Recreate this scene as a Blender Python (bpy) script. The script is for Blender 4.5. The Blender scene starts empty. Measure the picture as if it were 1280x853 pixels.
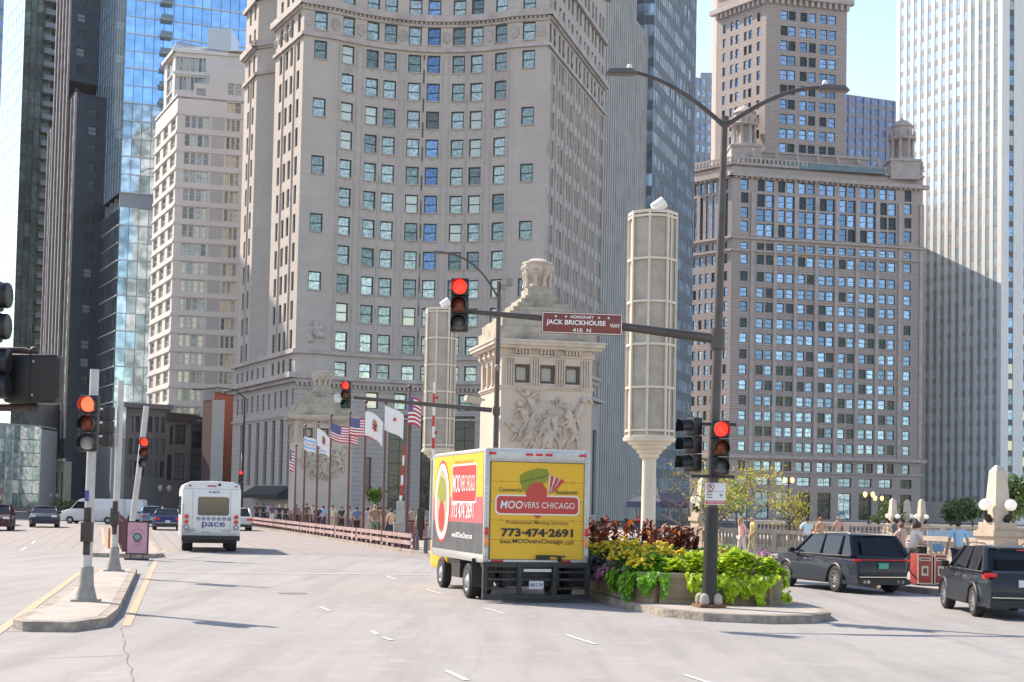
import bpy, bmesh, math, random
from math import radians as R, sin, cos, pi
from mathutils import Vector, Matrix
random.seed(7)
SC = bpy.context.scene
COL = SC.collection

# ---------------------------------------------------------------- camera
F, CX, CY, CAMZ = 1800.0, 640.0, 551.5, 2.05      # focal length and principal point measured on a 1280 px wide picture
PITCH, ROLL = R(2.6), 0.02
fwd = Vector((0, cos(PITCH), sin(PITCH))); r0 = Vector((1, 0, 0)); u0 = Vector((0, -sin(PITCH), cos(PITCH)))
rgt = r0 * cos(ROLL) + u0 * sin(ROLL); upv = u0 * cos(ROLL) - r0 * sin(ROLL)
cam = bpy.data.cameras.new('camera'); camo = bpy.data.objects.new('camera', cam); COL.objects.link(camo)
cam.sensor_width = 36; cam.lens = F / 1280 * 36; cam.shift_y = (CY - 426.5) / 1280
cam.clip_start = 0.1; cam.clip_end = 6000
m3 = Matrix((rgt, upv, -fwd)).transposed()
camo.matrix_world = Matrix.Translation((0, 0, CAMZ)) @ m3.to_4x4()
SC.camera = camo

# ---------------------------------------------------------------- sky, sun, exposure
AZ, EL = R(53), R(42)                              # sun ahead and to the left of the view
sund = Vector((-sin(AZ) * cos(EL), cos(AZ) * cos(EL), sin(EL)))
W = bpy.data.worlds.new("World"); SC.world = W; W.use_nodes = True
nt = W.node_tree; bg = nt.nodes['Background']
sky = nt.nodes.new('ShaderNodeTexSky'); sky.sky_type = 'NISHITA'; sky.sun_disc = False
sky.sun_elevation = EL; sky.sun_rotation = -AZ     # rotation 0 = +Y
sky.air_density = 1.0; sky.dust_density = .5; sky.ozone_density = 1.0; sky.altitude = 180
nt.links.new(sky.outputs[0], bg.inputs[0]); bg.inputs[1].default_value = 0.15
sl = bpy.data.lights.new('sun', 'SUN'); sl.energy = 3.8; sl.angle = R(0.5); sl.color = (1, .95, .88)
so = bpy.data.objects.new('sun', sl); COL.objects.link(so)
so.rotation_euler = sund.to_track_quat('Z', 'Y').to_euler(); so.location = (0, 0, 60)
SC.view_settings.view_transform = 'Standard'; SC.view_settings.look = 'None'
SC.view_settings.gamma = 1; SC.view_settings.exposure = 1.08; SC.view_settings.use_curve_mapping = False
SC.view_settings.use_white_balance = True; SC.view_settings.white_balance_temperature = 7500; SC.view_settings.white_balance_tint = 14

# ---------------------------------------------------------------- measuring helpers
def U(px, py, Y):
    d = fwd + rgt * ((px - CX) / F) + upv * ((CY - py) / F)
    t = Y / d.y
    return Vector((0, 0, CAMZ)) + d * t
def PR(x, y, z):
    v = Vector((x, y, z - CAMZ)); w = v.dot(fwd)
    return CX + F * v.dot(rgt) / w, CY - F * v.dot(upv) / w
def G(px, py, z=0.0):
    d = fwd + rgt * ((px - CX) / F) + upv * ((CY - py) / F)
    t = (z - CAMZ) / d.z
    p = Vector((0, 0, CAMZ)) + d * t
    return Vector((p.x, p.y))

# ---------------------------------------------------------------- materials
MT = {}
def mat(name, col, rough=.7, metal=0.0, var=0.0, scale=2.0, bump=0.0, bscale=None, emit=None, es=1.0, spec=.5,
        stain=None, sscale=.25, samount=.5, stretch=None, alpha=None, trans=0.0, coat=0.0):
    if name in MT: return MT[name]
    m = bpy.data.materials.new(name); m.use_nodes = True; n = m.node_tree; b = n.nodes['Principled BSDF']
    b.inputs['Base Color'].default_value = (*col, 1); b.inputs['Roughness'].default_value = rough
    b.inputs['Metallic'].default_value = metal; b.inputs['Specular IOR Level'].default_value = spec
    if coat: b.inputs['Coat Weight'].default_value = coat; b.inputs['Coat Roughness'].default_value = .04
    if trans: b.inputs['Transmission Weight'].default_value = trans
    if emit: b.inputs['Emission Color'].default_value = (*emit, 1); b.inputs['Emission Strength'].default_value = es
    if var or bump or stain:
        tc = n.nodes.new('ShaderNodeTexCoord'); src = tc.outputs['Object']
        if stretch:
            mp = n.nodes.new('ShaderNodeMapping'); mp.inputs['Scale'].default_value = stretch
            n.links.new(src, mp.inputs[0]); src = mp.outputs[0]
        nz = n.nodes.new('ShaderNodeTexNoise'); nz.inputs['Scale'].default_value = scale
        nz.inputs['Detail'].default_value = 6; nz.inputs['Roughness'].default_value = .65
        n.links.new(src, nz.inputs['Vector'])
        last = None
        if var:
            mx = n.nodes.new('ShaderNodeMix'); mx.data_type = 'RGBA'
            mx.inputs[6].default_value = (*[max(0, c * (1 - var)) for c in col], 1)
            mx.inputs[7].default_value = (*[min(1, c * (1 + var)) for c in col], 1)
            rp = n.nodes.new('ShaderNodeMapRange'); rp.inputs[1].default_value = .3; rp.inputs[2].default_value = .7
            n.links.new(nz.outputs['Fac'], rp.inputs[0]); n.links.new(rp.outputs[0], mx.inputs[0]); last = mx.outputs[2]
        if stain:
            nz2 = n.nodes.new('ShaderNodeTexNoise'); nz2.inputs['Scale'].default_value = sscale; nz2.inputs['Detail'].default_value = 5
            n.links.new(tc.outputs['Object'], nz2.inputs['Vector'])
            rp = n.nodes.new('ShaderNodeMapRange'); rp.inputs[1].default_value = .45; rp.inputs[2].default_value = .75; rp.inputs[4].default_value = samount
            n.links.new(nz2.outputs['Fac'], rp.inputs[0])
            mx = n.nodes.new('ShaderNodeMix'); mx.data_type = 'RGBA'; mx.inputs[7].default_value = (*stain, 1)
            if last: n.links.new(last, mx.inputs[6])
            else: mx.inputs[6].default_value = (*col, 1)
            n.links.new(rp.outputs[0], mx.inputs[0]); last = mx.outputs[2]
        if last: n.links.new(last, b.inputs['Base Color'])
        if bump:
            bp = n.nodes.new('ShaderNodeBump'); bp.inputs['Strength'].default_value = bump; bp.inputs['Distance'].default_value = .05
            src2 = nz
            if bscale:
                src2 = n.nodes.new('ShaderNodeTexNoise'); src2.inputs['Scale'].default_value = bscale; src2.inputs['Detail'].default_value = 4
                n.links.new(src, src2.inputs['Vector'])
            n.links.new(src2.outputs['Fac'], bp.inputs['Height']); n.links.new(bp.outputs[0], b.inputs['Normal'])
    MT[name] = m
    return m

def coursed(name, col, joint, bw, bh, rough=.8, mortar=.012, var=.08, stain=None, samt=.4, bump=.25, horiz_only=False):
    """masonry: blocks laid in courses; works on upright walls in any direction"""
    if name in MT: return MT[name]
    m = bpy.data.materials.new(name); m.use_nodes = True; n = m.node_tree; b = n.nodes['Principled BSDF']
    b.inputs['Roughness'].default_value = rough; b.inputs['Specular IOR Level'].default_value = .3
    tc = n.nodes.new('ShaderNodeTexCoord'); sp = n.nodes.new('ShaderNodeSeparateXYZ'); n.links.new(tc.outputs['Object'], sp.inputs[0])
    ge = n.nodes.new('ShaderNodeNewGeometry')
    cr = n.nodes.new('ShaderNodeVectorMath'); cr.operation = 'CROSS_PRODUCT'; cr.inputs[1].default_value = (0, 0, 1)
    n.links.new(ge.outputs['True Normal'], cr.inputs[0])
    nm = n.nodes.new('ShaderNodeVectorMath'); nm.operation = 'NORMALIZE'; n.links.new(cr.outputs[0], nm.inputs[0])
    dt = n.nodes.new('ShaderNodeVectorMath'); dt.operation = 'DOT_PRODUCT'
    n.links.new(tc.outputs['Object'], dt.inputs[0]); n.links.new(nm.outputs[0], dt.inputs[1])
    cb = n.nodes.new('ShaderNodeCombineXYZ'); n.links.new(dt.outputs['Value'], cb.inputs[0]); n.links.new(sp.outputs[2], cb.inputs[1])
    br = n.nodes.new('ShaderNodeTexBrick'); br.inputs['Scale'].default_value = 1
    br.inputs['Brick Width'].default_value = bw; br.inputs['Row Height'].default_value = bh; br.inputs['Mortar Size'].default_value = mortar
    br.inputs['Mortar Smooth'].default_value = .3
    br.inputs['Color1'].default_value = (*[c * (1 - var) for c in col], 1); br.inputs['Color2'].default_value = (*[min(1, c * (1 + var)) for c in col], 1)
    br.inputs['Mortar'].default_value = (*joint, 1)
    n.links.new(cb.outputs[0], br.inputs['Vector'])
    nz = n.nodes.new('ShaderNodeTexNoise'); nz.inputs['Scale'].default_value = .22; nz.inputs['Detail'].default_value = 7
    mp = n.nodes.new('ShaderNodeMapping'); mp.inputs['Scale'].default_value = (1, 1, .35)
    n.links.new(tc.outputs['Object'], mp.inputs[0]); n.links.new(mp.outputs[0], nz.inputs['Vector'])
    rp = n.nodes.new('ShaderNodeMapRange'); rp.inputs[1].default_value = .4; rp.inputs[2].default_value = .72; rp.inputs[4].default_value = samt
    n.links.new(nz.outputs['Fac'], rp.inputs[0])
    mx = n.nodes.new('ShaderNodeMix'); mx.data_type = 'RGBA'; n.links.new(br.outputs['Color'], mx.inputs[6])
    mx.inputs[7].default_value = (*(stain or [c * .7 for c in col]), 1); n.links.new(rp.outputs[0], mx.inputs[0])
    n.links.new(mx.outputs[2], b.inputs['Base Color'])
    bp = n.nodes.new('ShaderNodeBump'); bp.inputs['Strength'].default_value = bump; bp.inputs['Distance'].default_value = .04; bp.invert = True
    n.links.new(br.outputs['Fac'], bp.inputs['Height']); n.links.new(bp.outputs[0], b.inputs['Normal'])
    MT[name] = m
    return m

def glassm(name, c1, c2, rough=.06, metal=.5, wave=.25, wscale=.35, blind=None, bprob=.5, mott=(.62, 1.15)):
    """window glass: each window is a different tint (reflections and blinds put into the colour) and the pane is slightly wavy"""
    if name in MT: return MT[name]
    m = bpy.data.materials.new(name); m.use_nodes = True; n = m.node_tree; b = n.nodes['Principled BSDF']
    b.inputs['Roughness'].default_value = rough; b.inputs['Metallic'].default_value = metal
    at = n.nodes.new('ShaderNodeAttribute'); at.attribute_name = 'tint'
    oi = n.nodes.new('ShaderNodeObjectInfo')
    ad = n.nodes.new('ShaderNodeMath'); ad.operation = 'ADD'; n.links.new(at.outputs['Fac'], ad.inputs[0]); n.links.new(oi.outputs['Random'], ad.inputs[1])
    fr = n.nodes.new('ShaderNodeMath'); fr.operation = 'FRACT'; n.links.new(ad.outputs[0], fr.inputs[0])
    mx = n.nodes.new('ShaderNodeMix'); mx.data_type = 'RGBA'; mx.inputs[6].default_value = (*c1, 1); mx.inputs[7].default_value = (*c2, 1)
    n.links.new(fr.outputs[0], mx.inputs[0])
    tc = n.nodes.new('ShaderNodeTexCoord'); nz = n.nodes.new('ShaderNodeTexNoise'); nz.inputs['Scale'].default_value = wscale * 5; nz.inputs['Detail'].default_value = 3
    n.links.new(tc.outputs['Object'], nz.inputs['Vector'])
    # mottled darker/lighter reflections
    mx2 = n.nodes.new('ShaderNodeMix'); mx2.data_type = 'RGBA'; mx2.blend_type = 'MULTIPLY'; mx2.inputs[0].default_value = 1
    rp = n.nodes.new('ShaderNodeMapRange'); rp.inputs[1].default_value = .38; rp.inputs[2].default_value = .62; rp.inputs[3].default_value = mott[0]; rp.inputs[4].default_value = mott[1]
    n.links.new(nz.outputs['Fac'], rp.inputs[0]); n.links.new(mx.outputs[2], mx2.inputs[6]); n.links.new(rp.outputs[0], mx2.inputs[7])
    out = mx2.outputs[2]
    if blind:
        gt = n.nodes.new('ShaderNodeMath'); gt.operation = 'GREATER_THAN'; gt.inputs[1].default_value = 1 - bprob
        m7 = n.nodes.new('ShaderNodeMath'); m7.operation = 'MULTIPLY'; m7.inputs[1].default_value = 7.31; n.links.new(ad.outputs[0], m7.inputs[0])
        f7 = n.nodes.new('ShaderNodeMath'); f7.operation = 'FRACT'; n.links.new(m7.outputs[0], f7.inputs[0]); n.links.new(f7.outputs[0], gt.inputs[0])
        mx3 = n.nodes.new('ShaderNodeMix'); mx3.data_type = 'RGBA'; mx3.inputs[7].default_value = (*blind, 1)
        n.links.new(gt.outputs[0], mx3.inputs[0]); n.links.new(out, mx3.inputs[6]); out = mx3.outputs[2]
    n.links.new(out, b.inputs['Base Color'])
    bp = n.nodes.new('ShaderNodeBump'); bp.inputs['Strength'].default_value = wave; bp.inputs['Distance'].default_value = .1
    nz2 = n.nodes.new('ShaderNodeTexNoise'); nz2.inputs['Scale'].default_value = wscale; n.links.new(tc.outputs['Object'], nz2.inputs['Vector'])
    n.links.new(nz2.outputs['Fac'], bp.inputs['Height']); n.links.new(bp.outputs[0], b.inputs['Normal'])
    MT[name] = m
    return m

# ---------------------------------------------------------------- mesh builder
class MB:
    def __init__(s): s.v = []; s.f = []; s.mi = []; s.sm = []; s.t = []
    def face(s, pts, m=0, smooth=False, tint=0.0):
        k = len(s.v); s.v += [tuple(p) for p in pts]; s.f.append(tuple(range(k, k + len(pts)))); s.mi.append(m); s.sm.append(smooth); s.t.append(tint)
    def add(s, vs, fs, m=0, smooth=False, tint=0.0):
        k = len(s.v); s.v += [tuple(p) for p in vs]
        for f in fs: s.f.append(tuple(i + k for i in f)); s.mi.append(m); s.sm.append(smooth); s.t.append(tint)
    def box(s, c, d, rz=0.0, m=0, rx=0.0, ry=0.0, tint=0.0, taper=1.0):
        M = Matrix.Translation(c) @ Matrix.Rotation(rz, 4, 'Z') @ Matrix.Rotation(ry, 4, 'Y') @ Matrix.Rotation(rx, 4, 'X')
        vs = []
        for z in (-.5, .5):
            k = taper if z > 0 else 1
            for x, y in ((-.5, -.5), (.5, -.5), (.5, .5), (-.5, .5)): vs.append(M @ Vector((x * d[0] * k, y * d[1] * k, z * d[2])))
        s.add(vs, [(0, 3, 2, 1), (4, 5, 6, 7), (0, 1, 5, 4), (1, 2, 6, 5), (2, 3, 7, 6), (3, 0, 4, 7)], m, tint=tint)
    def prism(s, poly, z0, z1, m=0, mtop=None, bottom=False):
        n = len(poly); a = sum(poly[i][0] * poly[(i + 1) % n][1] - poly[(i + 1) % n][0] * poly[i][1] for i in range(n))
        if a < 0: poly = list(reversed(poly))
        s.face([(p[0], p[1], z1) for p in poly], m if mtop is None else mtop)
        if bottom: s.face([(p[0], p[1], z0) for p in reversed(poly)], m)
        for i in range(n):
            p, q = poly[i], poly[(i + 1) % n]
            s.face([(p[0], p[1], z0), (q[0], q[1], z0), (q[0], q[1], z1), (p[0], p[1], z1)], m)
    def lathe(s, prof, c=(0, 0, 0), n=16, m=0, smooth=True, M=None, capb=True, capt=True):
        vs = []
        for r, z in prof:
            for i in range(n):
                a = 2 * pi * i / n; p = Vector((r * cos(a), r * sin(a), z))
                p = (M @ p) if M else p
                vs.append(Vector(c) + p)
        fs = []
        for j in range(len(prof) - 1):
            for i in range(n):
                k = (i + 1) % n; fs.append((j * n + i, j * n + k, (j + 1) * n + k, (j + 1) * n + i))
        s.add(vs, fs, m, smooth)
        if capb and prof[0][0] > 1e-4: s.face([vs[i] for i in range(n - 1, -1, -1)], m)
        if capt and prof[-1][0] > 1e-4: s.face([vs[(len(prof) - 1) * n + i] for i in range(n)], m)
    def tube(s, pts, r, n=8, m=0, smooth=True, caps=True):
        pts = [Vector(p) for p in pts]; rs = r if isinstance(r, (list, tuple)) else [r] * len(pts)
        vs = []; up = None
        for i, p in enumerate(pts):
            t = (pts[min(i + 1, len(pts) - 1)] - pts[max(i - 1, 0)]).normalized()
            if up is None:
                up = Vector((0, 0, 1)) if abs(t.z) < .9 else Vector((1, 0, 0))
            a = t.cross(up).normalized(); b = a.cross(t).normalized(); up = b
            for k in range(n):
                an = 2 * pi * k / n; vs.append(p + (a * cos(an) + b * sin(an)) * rs[i])
        fs = []
        for j in range(len(pts) - 1):
            for i in range(n):
                k = (i + 1) % n; fs.append((j * n + i, (j + 1) * n + i, (j + 1) * n + k, j * n + k))
        s.add(vs, fs, m, smooth)
        if caps:
            s.face([vs[i] for i in range(n)], m); s.face([vs[(len(pts) - 1) * n + i] for i in range(n - 1, -1, -1)], m)
    def sphere(s, c, r, n=12, m=0, sc=(1, 1, 1)):
        prof = [(max(1e-5, r * sin(pi * j / (n // 2 + 2))), -r * cos(pi * j / (n // 2 + 2))) for j in range(n // 2 + 3)]
        s.lathe(prof, c, n, m, True, Matrix.Diagonal((*sc, 1)).to_4x4(), False, False)
    def extr(s, poly, origin, ux, uz, t, m=0, msides=None, smooth=False):
        """polygon in the (ux, uz) plane, thickness t along ux x uz"""
        ux = Vector(ux).normalized(); uz = Vector(uz).normalized(); nn = ux.cross(uz); o = Vector(origin)
        n = len(poly)
        a = [o + ux * p[0] + uz * p[1] for p in poly]; b = [p + nn * t for p in a]
        ms = m if msides is None else msides
        s.face(list(reversed(a)) if t > 0 else a, m); s.face(b if t > 0 else list(reversed(b)), m)
        for i in range(n):
            k = (i + 1) % n; q = [a[i], a[k], b[k], b[i]]
            s.face(q, ms, smooth)
    def build(s, name, mats, parent=None, world=False, loc=None, bevel=0, bseg=2):
        me = bpy.data.meshes.new(name)
        off = Vector((0, 0, 0))
        if world and parent: off = parent.location
        elif loc is not None and world: off = Vector(loc)
        me.from_pydata([(v[0] - off.x, v[1] - off.y, v[2] - off.z) for v in s.v], [], s.f)
        if not isinstance(mats, (list, tuple)): mats = [mats]
        for m in mats: me.materials.append(m)
        me.polygons.foreach_set('material_index', s.mi); me.polygons.foreach_set('use_smooth', s.sm)
        if any(s.t):
            at = me.attributes.new('tint', 'FLOAT', 'FACE'); at.data.foreach_set('value', s.t)
        if bevel or any(s.sm):
            bm = bmesh.new(); bm.from_mesh(me); bmesh.ops.remove_doubles(bm, verts=bm.verts, dist=1e-4)
            bmesh.ops.recalc_face_normals(bm, faces=bm.faces)
            if bevel:
                es = [e for e in bm.edges if len(e.link_faces) == 2 and e.calc_face_angle(0) > .5]
                bmesh.ops.bevel(bm, geom=es, offset=bevel, segments=bseg, affect='EDGES', profile=.5)
                for f in bm.faces: f.smooth = True
            for e in bm.edges:
                if len(e.link_faces) == 2 and e.calc_face_angle(0) > .7: e.smooth = False
            bm.to_mesh(me); bm.free()
        me.update()
        o = bpy.data.objects.new(name, me); COL.objects.link(o)
        if parent: o.parent = parent
        elif loc is not None: o.location = loc
        return o

def tag(o, label=None, cat=None, group=None, kind=None):
    if label: o['label'] = label
    if cat: o['category'] = cat
    if group: o['group'] = group
    if kind: o['kind'] = kind
    return o
def thing(name, label, cat, loc=(0, 0, 0), rz=0.0, group=None):
    o = bpy.data.objects.new(name, None); COL.objects.link(o); o.location = loc; o.rotation_euler = (0, 0, rz)
    o.empty_display_size = .2
    return tag(o, label, cat, group)
def struct(o): o['kind'] = 'structure'; return o
def copy_tree(o, parent=None):
    c = o.copy(); COL.objects.link(c)
    if parent: c.parent = parent
    for ch in list(o.children): copy_tree(ch, c)
    return c
def textmesh(txt, w, h, bold=0.0, shear=0.0, fitw=True):
    """letters as a thin mesh filling a w x h box in the xz plane, centred; faces -y"""
    cu = bpy.data.curves.new('lettering', 'FONT'); cu.body = txt; cu.size = 1; cu.offset = bold; cu.shear = shear
    cu.resolution_u = 3; cu.extrude = 0
    ob = bpy.data.objects.new('lettering', cu); COL.objects.link(ob)
    me = bpy.data.meshes.new_from_object(ob.evaluated_get(bpy.context.evaluated_depsgraph_get()))
    bpy.data.objects.remove(ob); bpy.data.curves.remove(cu)
    xs = [v.co.x for v in me.vertices]; ys = [v.co.y for v in me.vertices]
    x0, x1, y0, y1 = min(xs), max(xs), min(ys), max(ys); sz = h / max(y1 - y0, 1e-6); sx = w / (x1 - x0) if fitw else sz
    for v in me.vertices: v.co = ((v.co.x - (x0 + x1) / 2) * sx, 0, (v.co.y - (y0 + y1) / 2) * sz)
    return me
def letters(txt, w, h, m, parent, loc, rz=0.0, ry=0.0, bold=0.0, shear=0.0, name='lettering', fitw=True):
    me = textmesh(txt, w, h, bold, shear, fitw); me.materials.clear(); me.materials.append(m)
    o = bpy.data.objects.new(name, me); COL.objects.link(o); o.parent = parent; o.location = loc; o.rotation_euler = (0, ry, rz)
    return o
# ================================================================ SETTING: ground, roads, kerbs
def road_mat(name, col, joint=3.6, tint=(1, 1, 1)):
    m = bpy.data.materials.new(name); m.use_nodes = True; n = m.node_tree; b = n.nodes['Principled BSDF']
    b.inputs['Roughness'].default_value = .85; b.inputs['Specular IOR Level'].default_value = .25
    tc = n.nodes.new('ShaderNodeTexCoord')
    def noise(sc, det, mp=None):
        z = n.nodes.new('ShaderNodeTexNoise'); z.inputs['Scale'].default_value = sc; z.inputs['Detail'].default_value = det; z.inputs['Roughness'].default_value = .6
        if mp:
            k = n.nodes.new('ShaderNodeMapping'); k.inputs['Scale'].default_value = mp; k.inputs['Rotation'].default_value = (0, 0, -.25)
            n.links.new(tc.outputs['Object'], k.inputs[0]); n.links.new(k.outputs[0], z.inputs['Vector'])
        else: n.links.new(tc.outputs['Object'], z.inputs['Vector'])
        return z
    def mixc(fac, a, bcol, lo, hi, amt):
        rp = n.nodes.new('ShaderNodeMapRange'); rp.inputs[1].default_value = lo; rp.inputs[2].default_value = hi; rp.inputs[4].default_value = amt
        n.links.new(fac, rp.inputs[0]); mx = n.nodes.new('ShaderNodeMix'); mx.data_type = 'RGBA'
        n.links.new(rp.outputs[0], mx.inputs[0]); mx.inputs[7].default_value = (*bcol, 1)
        if isinstance(a, tuple): mx.inputs[6].default_value = (*a, 1)
        else: n.links.new(a, mx.inputs[6])
        return mx.outputs[2]
    c = mixc(noise(.12, 5).outputs['Fac'], col, tuple(x * .8 for x in col), .4, .7, .9)
    c = mixc(noise(.5, 6, (3.0, .25, 1)).outputs['Fac'], c, tuple(x * .62 for x in col), .46, .78, .8)     # tyre tracks along the lanes
    c = mixc(noise(60, 3).outputs['Fac'], c, tuple(x * .6 for x in col), .5, .8, .45)                    # aggregate
    c = mixc(noise(1.6, 6).outputs['Fac'], c, tuple(min(1, x * 1.25) for x in col), .55, .75, .5)
    c = mixc(noise(7, 5).outputs['Fac'], c, tuple(x * .5 for x in col), .62, .74, .35)                   # oil spots
    vo = n.nodes.new('ShaderNodeTexVoronoi'); vo.feature = 'DISTANCE_TO_EDGE'; vo.inputs['Scale'].default_value = .16; vo.inputs['Randomness'].default_value = 1
    dz = noise(.9, 4); ad = n.nodes.new('ShaderNodeMix'); ad.data_type = 'VECTOR'; ad.inputs[0].default_value = .12
    n.links.new(tc.outputs['Object'], ad.inputs[4]); n.links.new(dz.outputs['Color'], ad.inputs[5])
    n.links.new(ad.outputs[1], vo.inputs['Vector'])
    inv = n.nodes.new('ShaderNodeMapRange'); inv.inputs[1].default_value = 0; inv.inputs[2].default_value = .006; inv.inputs[3].default_value = 1; inv.inputs[4].default_value = 0
    n.links.new(vo.outputs['Distance'], inv.inputs[0])
    c = mixc(inv.outputs[0], c, tuple(x * .6 for x in col), .2, 1, .18)
    n.links.new(c, b.inputs['Base Color'])
    bp = n.nodes.new('ShaderNodeBump'); bp.inputs['Strength'].default_value = .25; bp.inputs['Distance'].default_value = .01
    n.links.new(noise(45, 4).outputs['Fac'], bp.inputs['Height']); n.links.new(bp.outputs[0], b.inputs['Normal'])
    return m
def deck_mat():
    m = bpy.data.materials.new('deck_grating'); m.use_nodes = True; n = m.node_tree; b = n.nodes['Principled BSDF']
    b.inputs['Roughness'].default_value = .8
    tc = n.nodes.new('ShaderNodeTexCoord'); mp = n.nodes.new('ShaderNodeMapping'); mp.inputs['Rotation'].default_value = (0, 0, -.26)
    n.links.new(tc.outputs['Object'], mp.inputs[0])
    br = n.nodes.new('ShaderNodeTexBrick'); br.inputs['Scale'].default_value = 1; br.inputs['Brick Width'].default_value = .7; br.inputs['Row Height'].default_value = .9
    br.offset = 0; br.inputs['Mortar Size'].default_value = .05; br.inputs['Mortar Smooth'].default_value = .5
    br.inputs['Color1'].default_value = (.25, .225, .215, 1); br.inputs['Color2'].default_value = (.275, .25, .24, 1); br.inputs['Mortar'].default_value = (.195, .175, .165, 1)
    n.links.new(mp.outputs[0], br.inputs['Vector'])
    n.links.new(br.outputs['Color'], b.inputs['Base Color'])
    return m
M_road = road_mat('concrete_road', (.315, .305, .298)); M_deck = deck_mat()
M_asph = road_mat('asphalt', (.10, .10, .105))
M_walk = mat('sidewalk', (.37, .335, .30), .85, var=.15, scale=3, bump=.2, bscale=40, stain=(.24, .21, .18), sscale=.9, samount=.7)
M_kerb = mat('kerb_stone', (.34, .29, .245), .85, var=.35, scale=5, bump=.5, bscale=14, stain=(.13, .10, .08), sscale=1.8, samount=.8)
M_white = mat('white_paint_worn', (.52, .51, .49), .6, var=.2, scale=9, stain=(.42, .41, .39), sscale=3, samount=.9)
M_yel = mat('yellow_paint_worn', (.46, .34, .20), .6, var=.2, scale=5, stain=(.34, .31, .27), sscale=3, samount=1.0)
M_crack = mat('tar_joint', (.17, .16, .155), .9, var=.4, scale=6)

def sheet(name, pts, z, m):
    b = MB(); a = sum(pts[i][0] * pts[(i + 1) % len(pts)][1] - pts[(i + 1) % len(pts)][0] * pts[i][1] for i in range(len(pts)))
    if a < 0: pts = list(reversed(pts))
    b.face([(p[0], p[1], z) for p in pts]); return struct(b.build(name, m))
sheet('ground', [(-2500, -300), (2500, -300), (2500, 3500), (-2500, 3500)], -.02, mat('ground_dust', (.22, .21, .20), .9, var=.2, scale=.05))
sheet('road', [(-60, -40), (60, -40), (60, 57), (-60, 57)], 0, M_road)
sheet('bridge_deck', [(-40, 57), (-3.2, 57), (-24.5, 128), (-62, 118), (-58, 57)], .002, M_deck)
sheet('road_far', [(-130, 128), (60, 128), (60, 152), (10, 330), (-260, 600), (-330, 600), (-170, 152), (-130, 152)], .004, M_asph)
sheet('road_far_approach', [(-130, 118.1), (-62, 118.1), (-24.5, 128.2), (-24.5, 128.0), (-130, 128.0)], .0, M_asph)

def strip(b, a, c, w, z=.008):
    a = Vector(a); c = Vector(c); d = (c - a).normalized(); q = Vector((-d.y, d.x)) * w / 2
    b.face([(*(a + q), z), (*(a - q), z), (*(c - q), z), (*(c + q), z)])
b = MB()
strip(b, G(190, 715.6), G(540, 719), .28)
for s_ in [(482, 720, 495, 725), (532, 737, 552, 743), (607, 761, 631, 768), (464, 789, 472, 794), (478, 797, 490, 801),
           (558, 839, 583, 851), (707, 794, 745, 806), (855, 844, 886, 854), (400, 759, 412, 764), (26, 689, 34, 684), (40, 680, 44, 676)]:
    strip(b, G(s_[0], s_[1]), G(s_[2], s_[3]), .085)
struct(b.build('lane_markings', M_white))
b = MB(); strip(b, G(-20, 803), G(102, 715), .16); strip(b, G(158, 783), G(195, 702), .14); strip(b, G(197, 697), G(206, 688), .14)
strip(b, G(131, 690), G(128, 660), .16, .014)
struct(b.build('yellow_lines', M_yel))
b = MB(); random.seed(3)
def wig(b, p0, p1, w, n=14, amp=.03):
    p0, p1 = G(*p0), G(*p1); d = (p1 - p0); q = Vector((-d.y, d.x)).normalized(); prev = p0
    for i in range(1, n + 1):
        c = p0 + d * i / n + q * random.uniform(-amp, amp); strip(b, prev, c, w, .006); prev = c
wig(b, (152, 785), (166, 856), .013); wig(b, (185, 707), (197, 690), .05); wig(b, (0, 790), (30, 790), .03)
wig(b, (158, 746), (560, 752), .012); wig(b, (195, 702), (520, 705), .02); wig(b, (60, 823), (153, 820), .02)
wig(b, (190, 693), (520, 694), .04); wig(b, (0, 692), (120, 693), .04); wig(b, (0, 764), (40, 764), .02)
wig(b, (1035, 766), (1280, 785), .012); wig(b, (430, 666), (530, 692), .03)
struct(b.build('road_cracks', M_crack))
b = MB()
for px, py in ((366, 742),):
    g_ = G(px, py); b.face([(g_.x + .33 * cos(a), g_.y + .33 * sin(a), .007) for a in [2 * pi * i / 20 for i in range(20)]])
struct(b.build('manhole_covers', mat('cast_iron_cover', (.17, .16, .155), .7, var=.4, scale=14)))

# median island at the crossing
def island(name, pts, h, top=M_walk, side=M_kerb, kw=.16):
    b = MB(); b.prism(pts, -.01, h, 0)
    # top paving set 4 mm proud inside the kerb line
    c = Vector((sum(p[0] for p in pts) / len(pts), sum(p[1] for p in pts) / len(pts)))
    n = len(pts); area = sum(pts[i][0] * pts[(i + 1) % n][1] - pts[(i + 1) % n][0] * pts[i][1] for i in range(n))
    sg = 1 if area > 0 else -1; ins = []
    for i in range(n):
        p0, p, p1 = Vector(pts[i - 1]), Vector(pts[i]), Vector(pts[(i + 1) % n])
        n1 = (p - p0).normalized(); n2 = (p1 - p).normalized(); n1 = Vector((-n1.y, n1.x)) * sg; n2 = Vector((-n2.y, n2.x)) * sg
        bi = (n1 + n2); bi = bi / max(.5, bi.length_squared / 2) if bi.length > .1 else n1
        ins.append(tuple(p + bi * kw))
    if sg < 0: ins.reverse()
    b.face([(p[0], p[1], h + .004) for p in ins], 1)
    o = struct(b.build(name, [side, top])); return o
island('median_island', [(-7.7, 22.5), (-7.4, 22.05), (-6.7, 22.1), (-6.42, 23.1), (-6.8, 25.2), (-10.2, 39.6), (-11.2, 39.2), (-8.3, 26)], .15)
island('median_island_far', [(-14.5, 50.2), (-12.5, 50.2), (-12.35, 51.5), (-27, 105), (-31, 118), (-32.2, 118), (-29, 106), (-14.8, 52)], .14)
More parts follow.
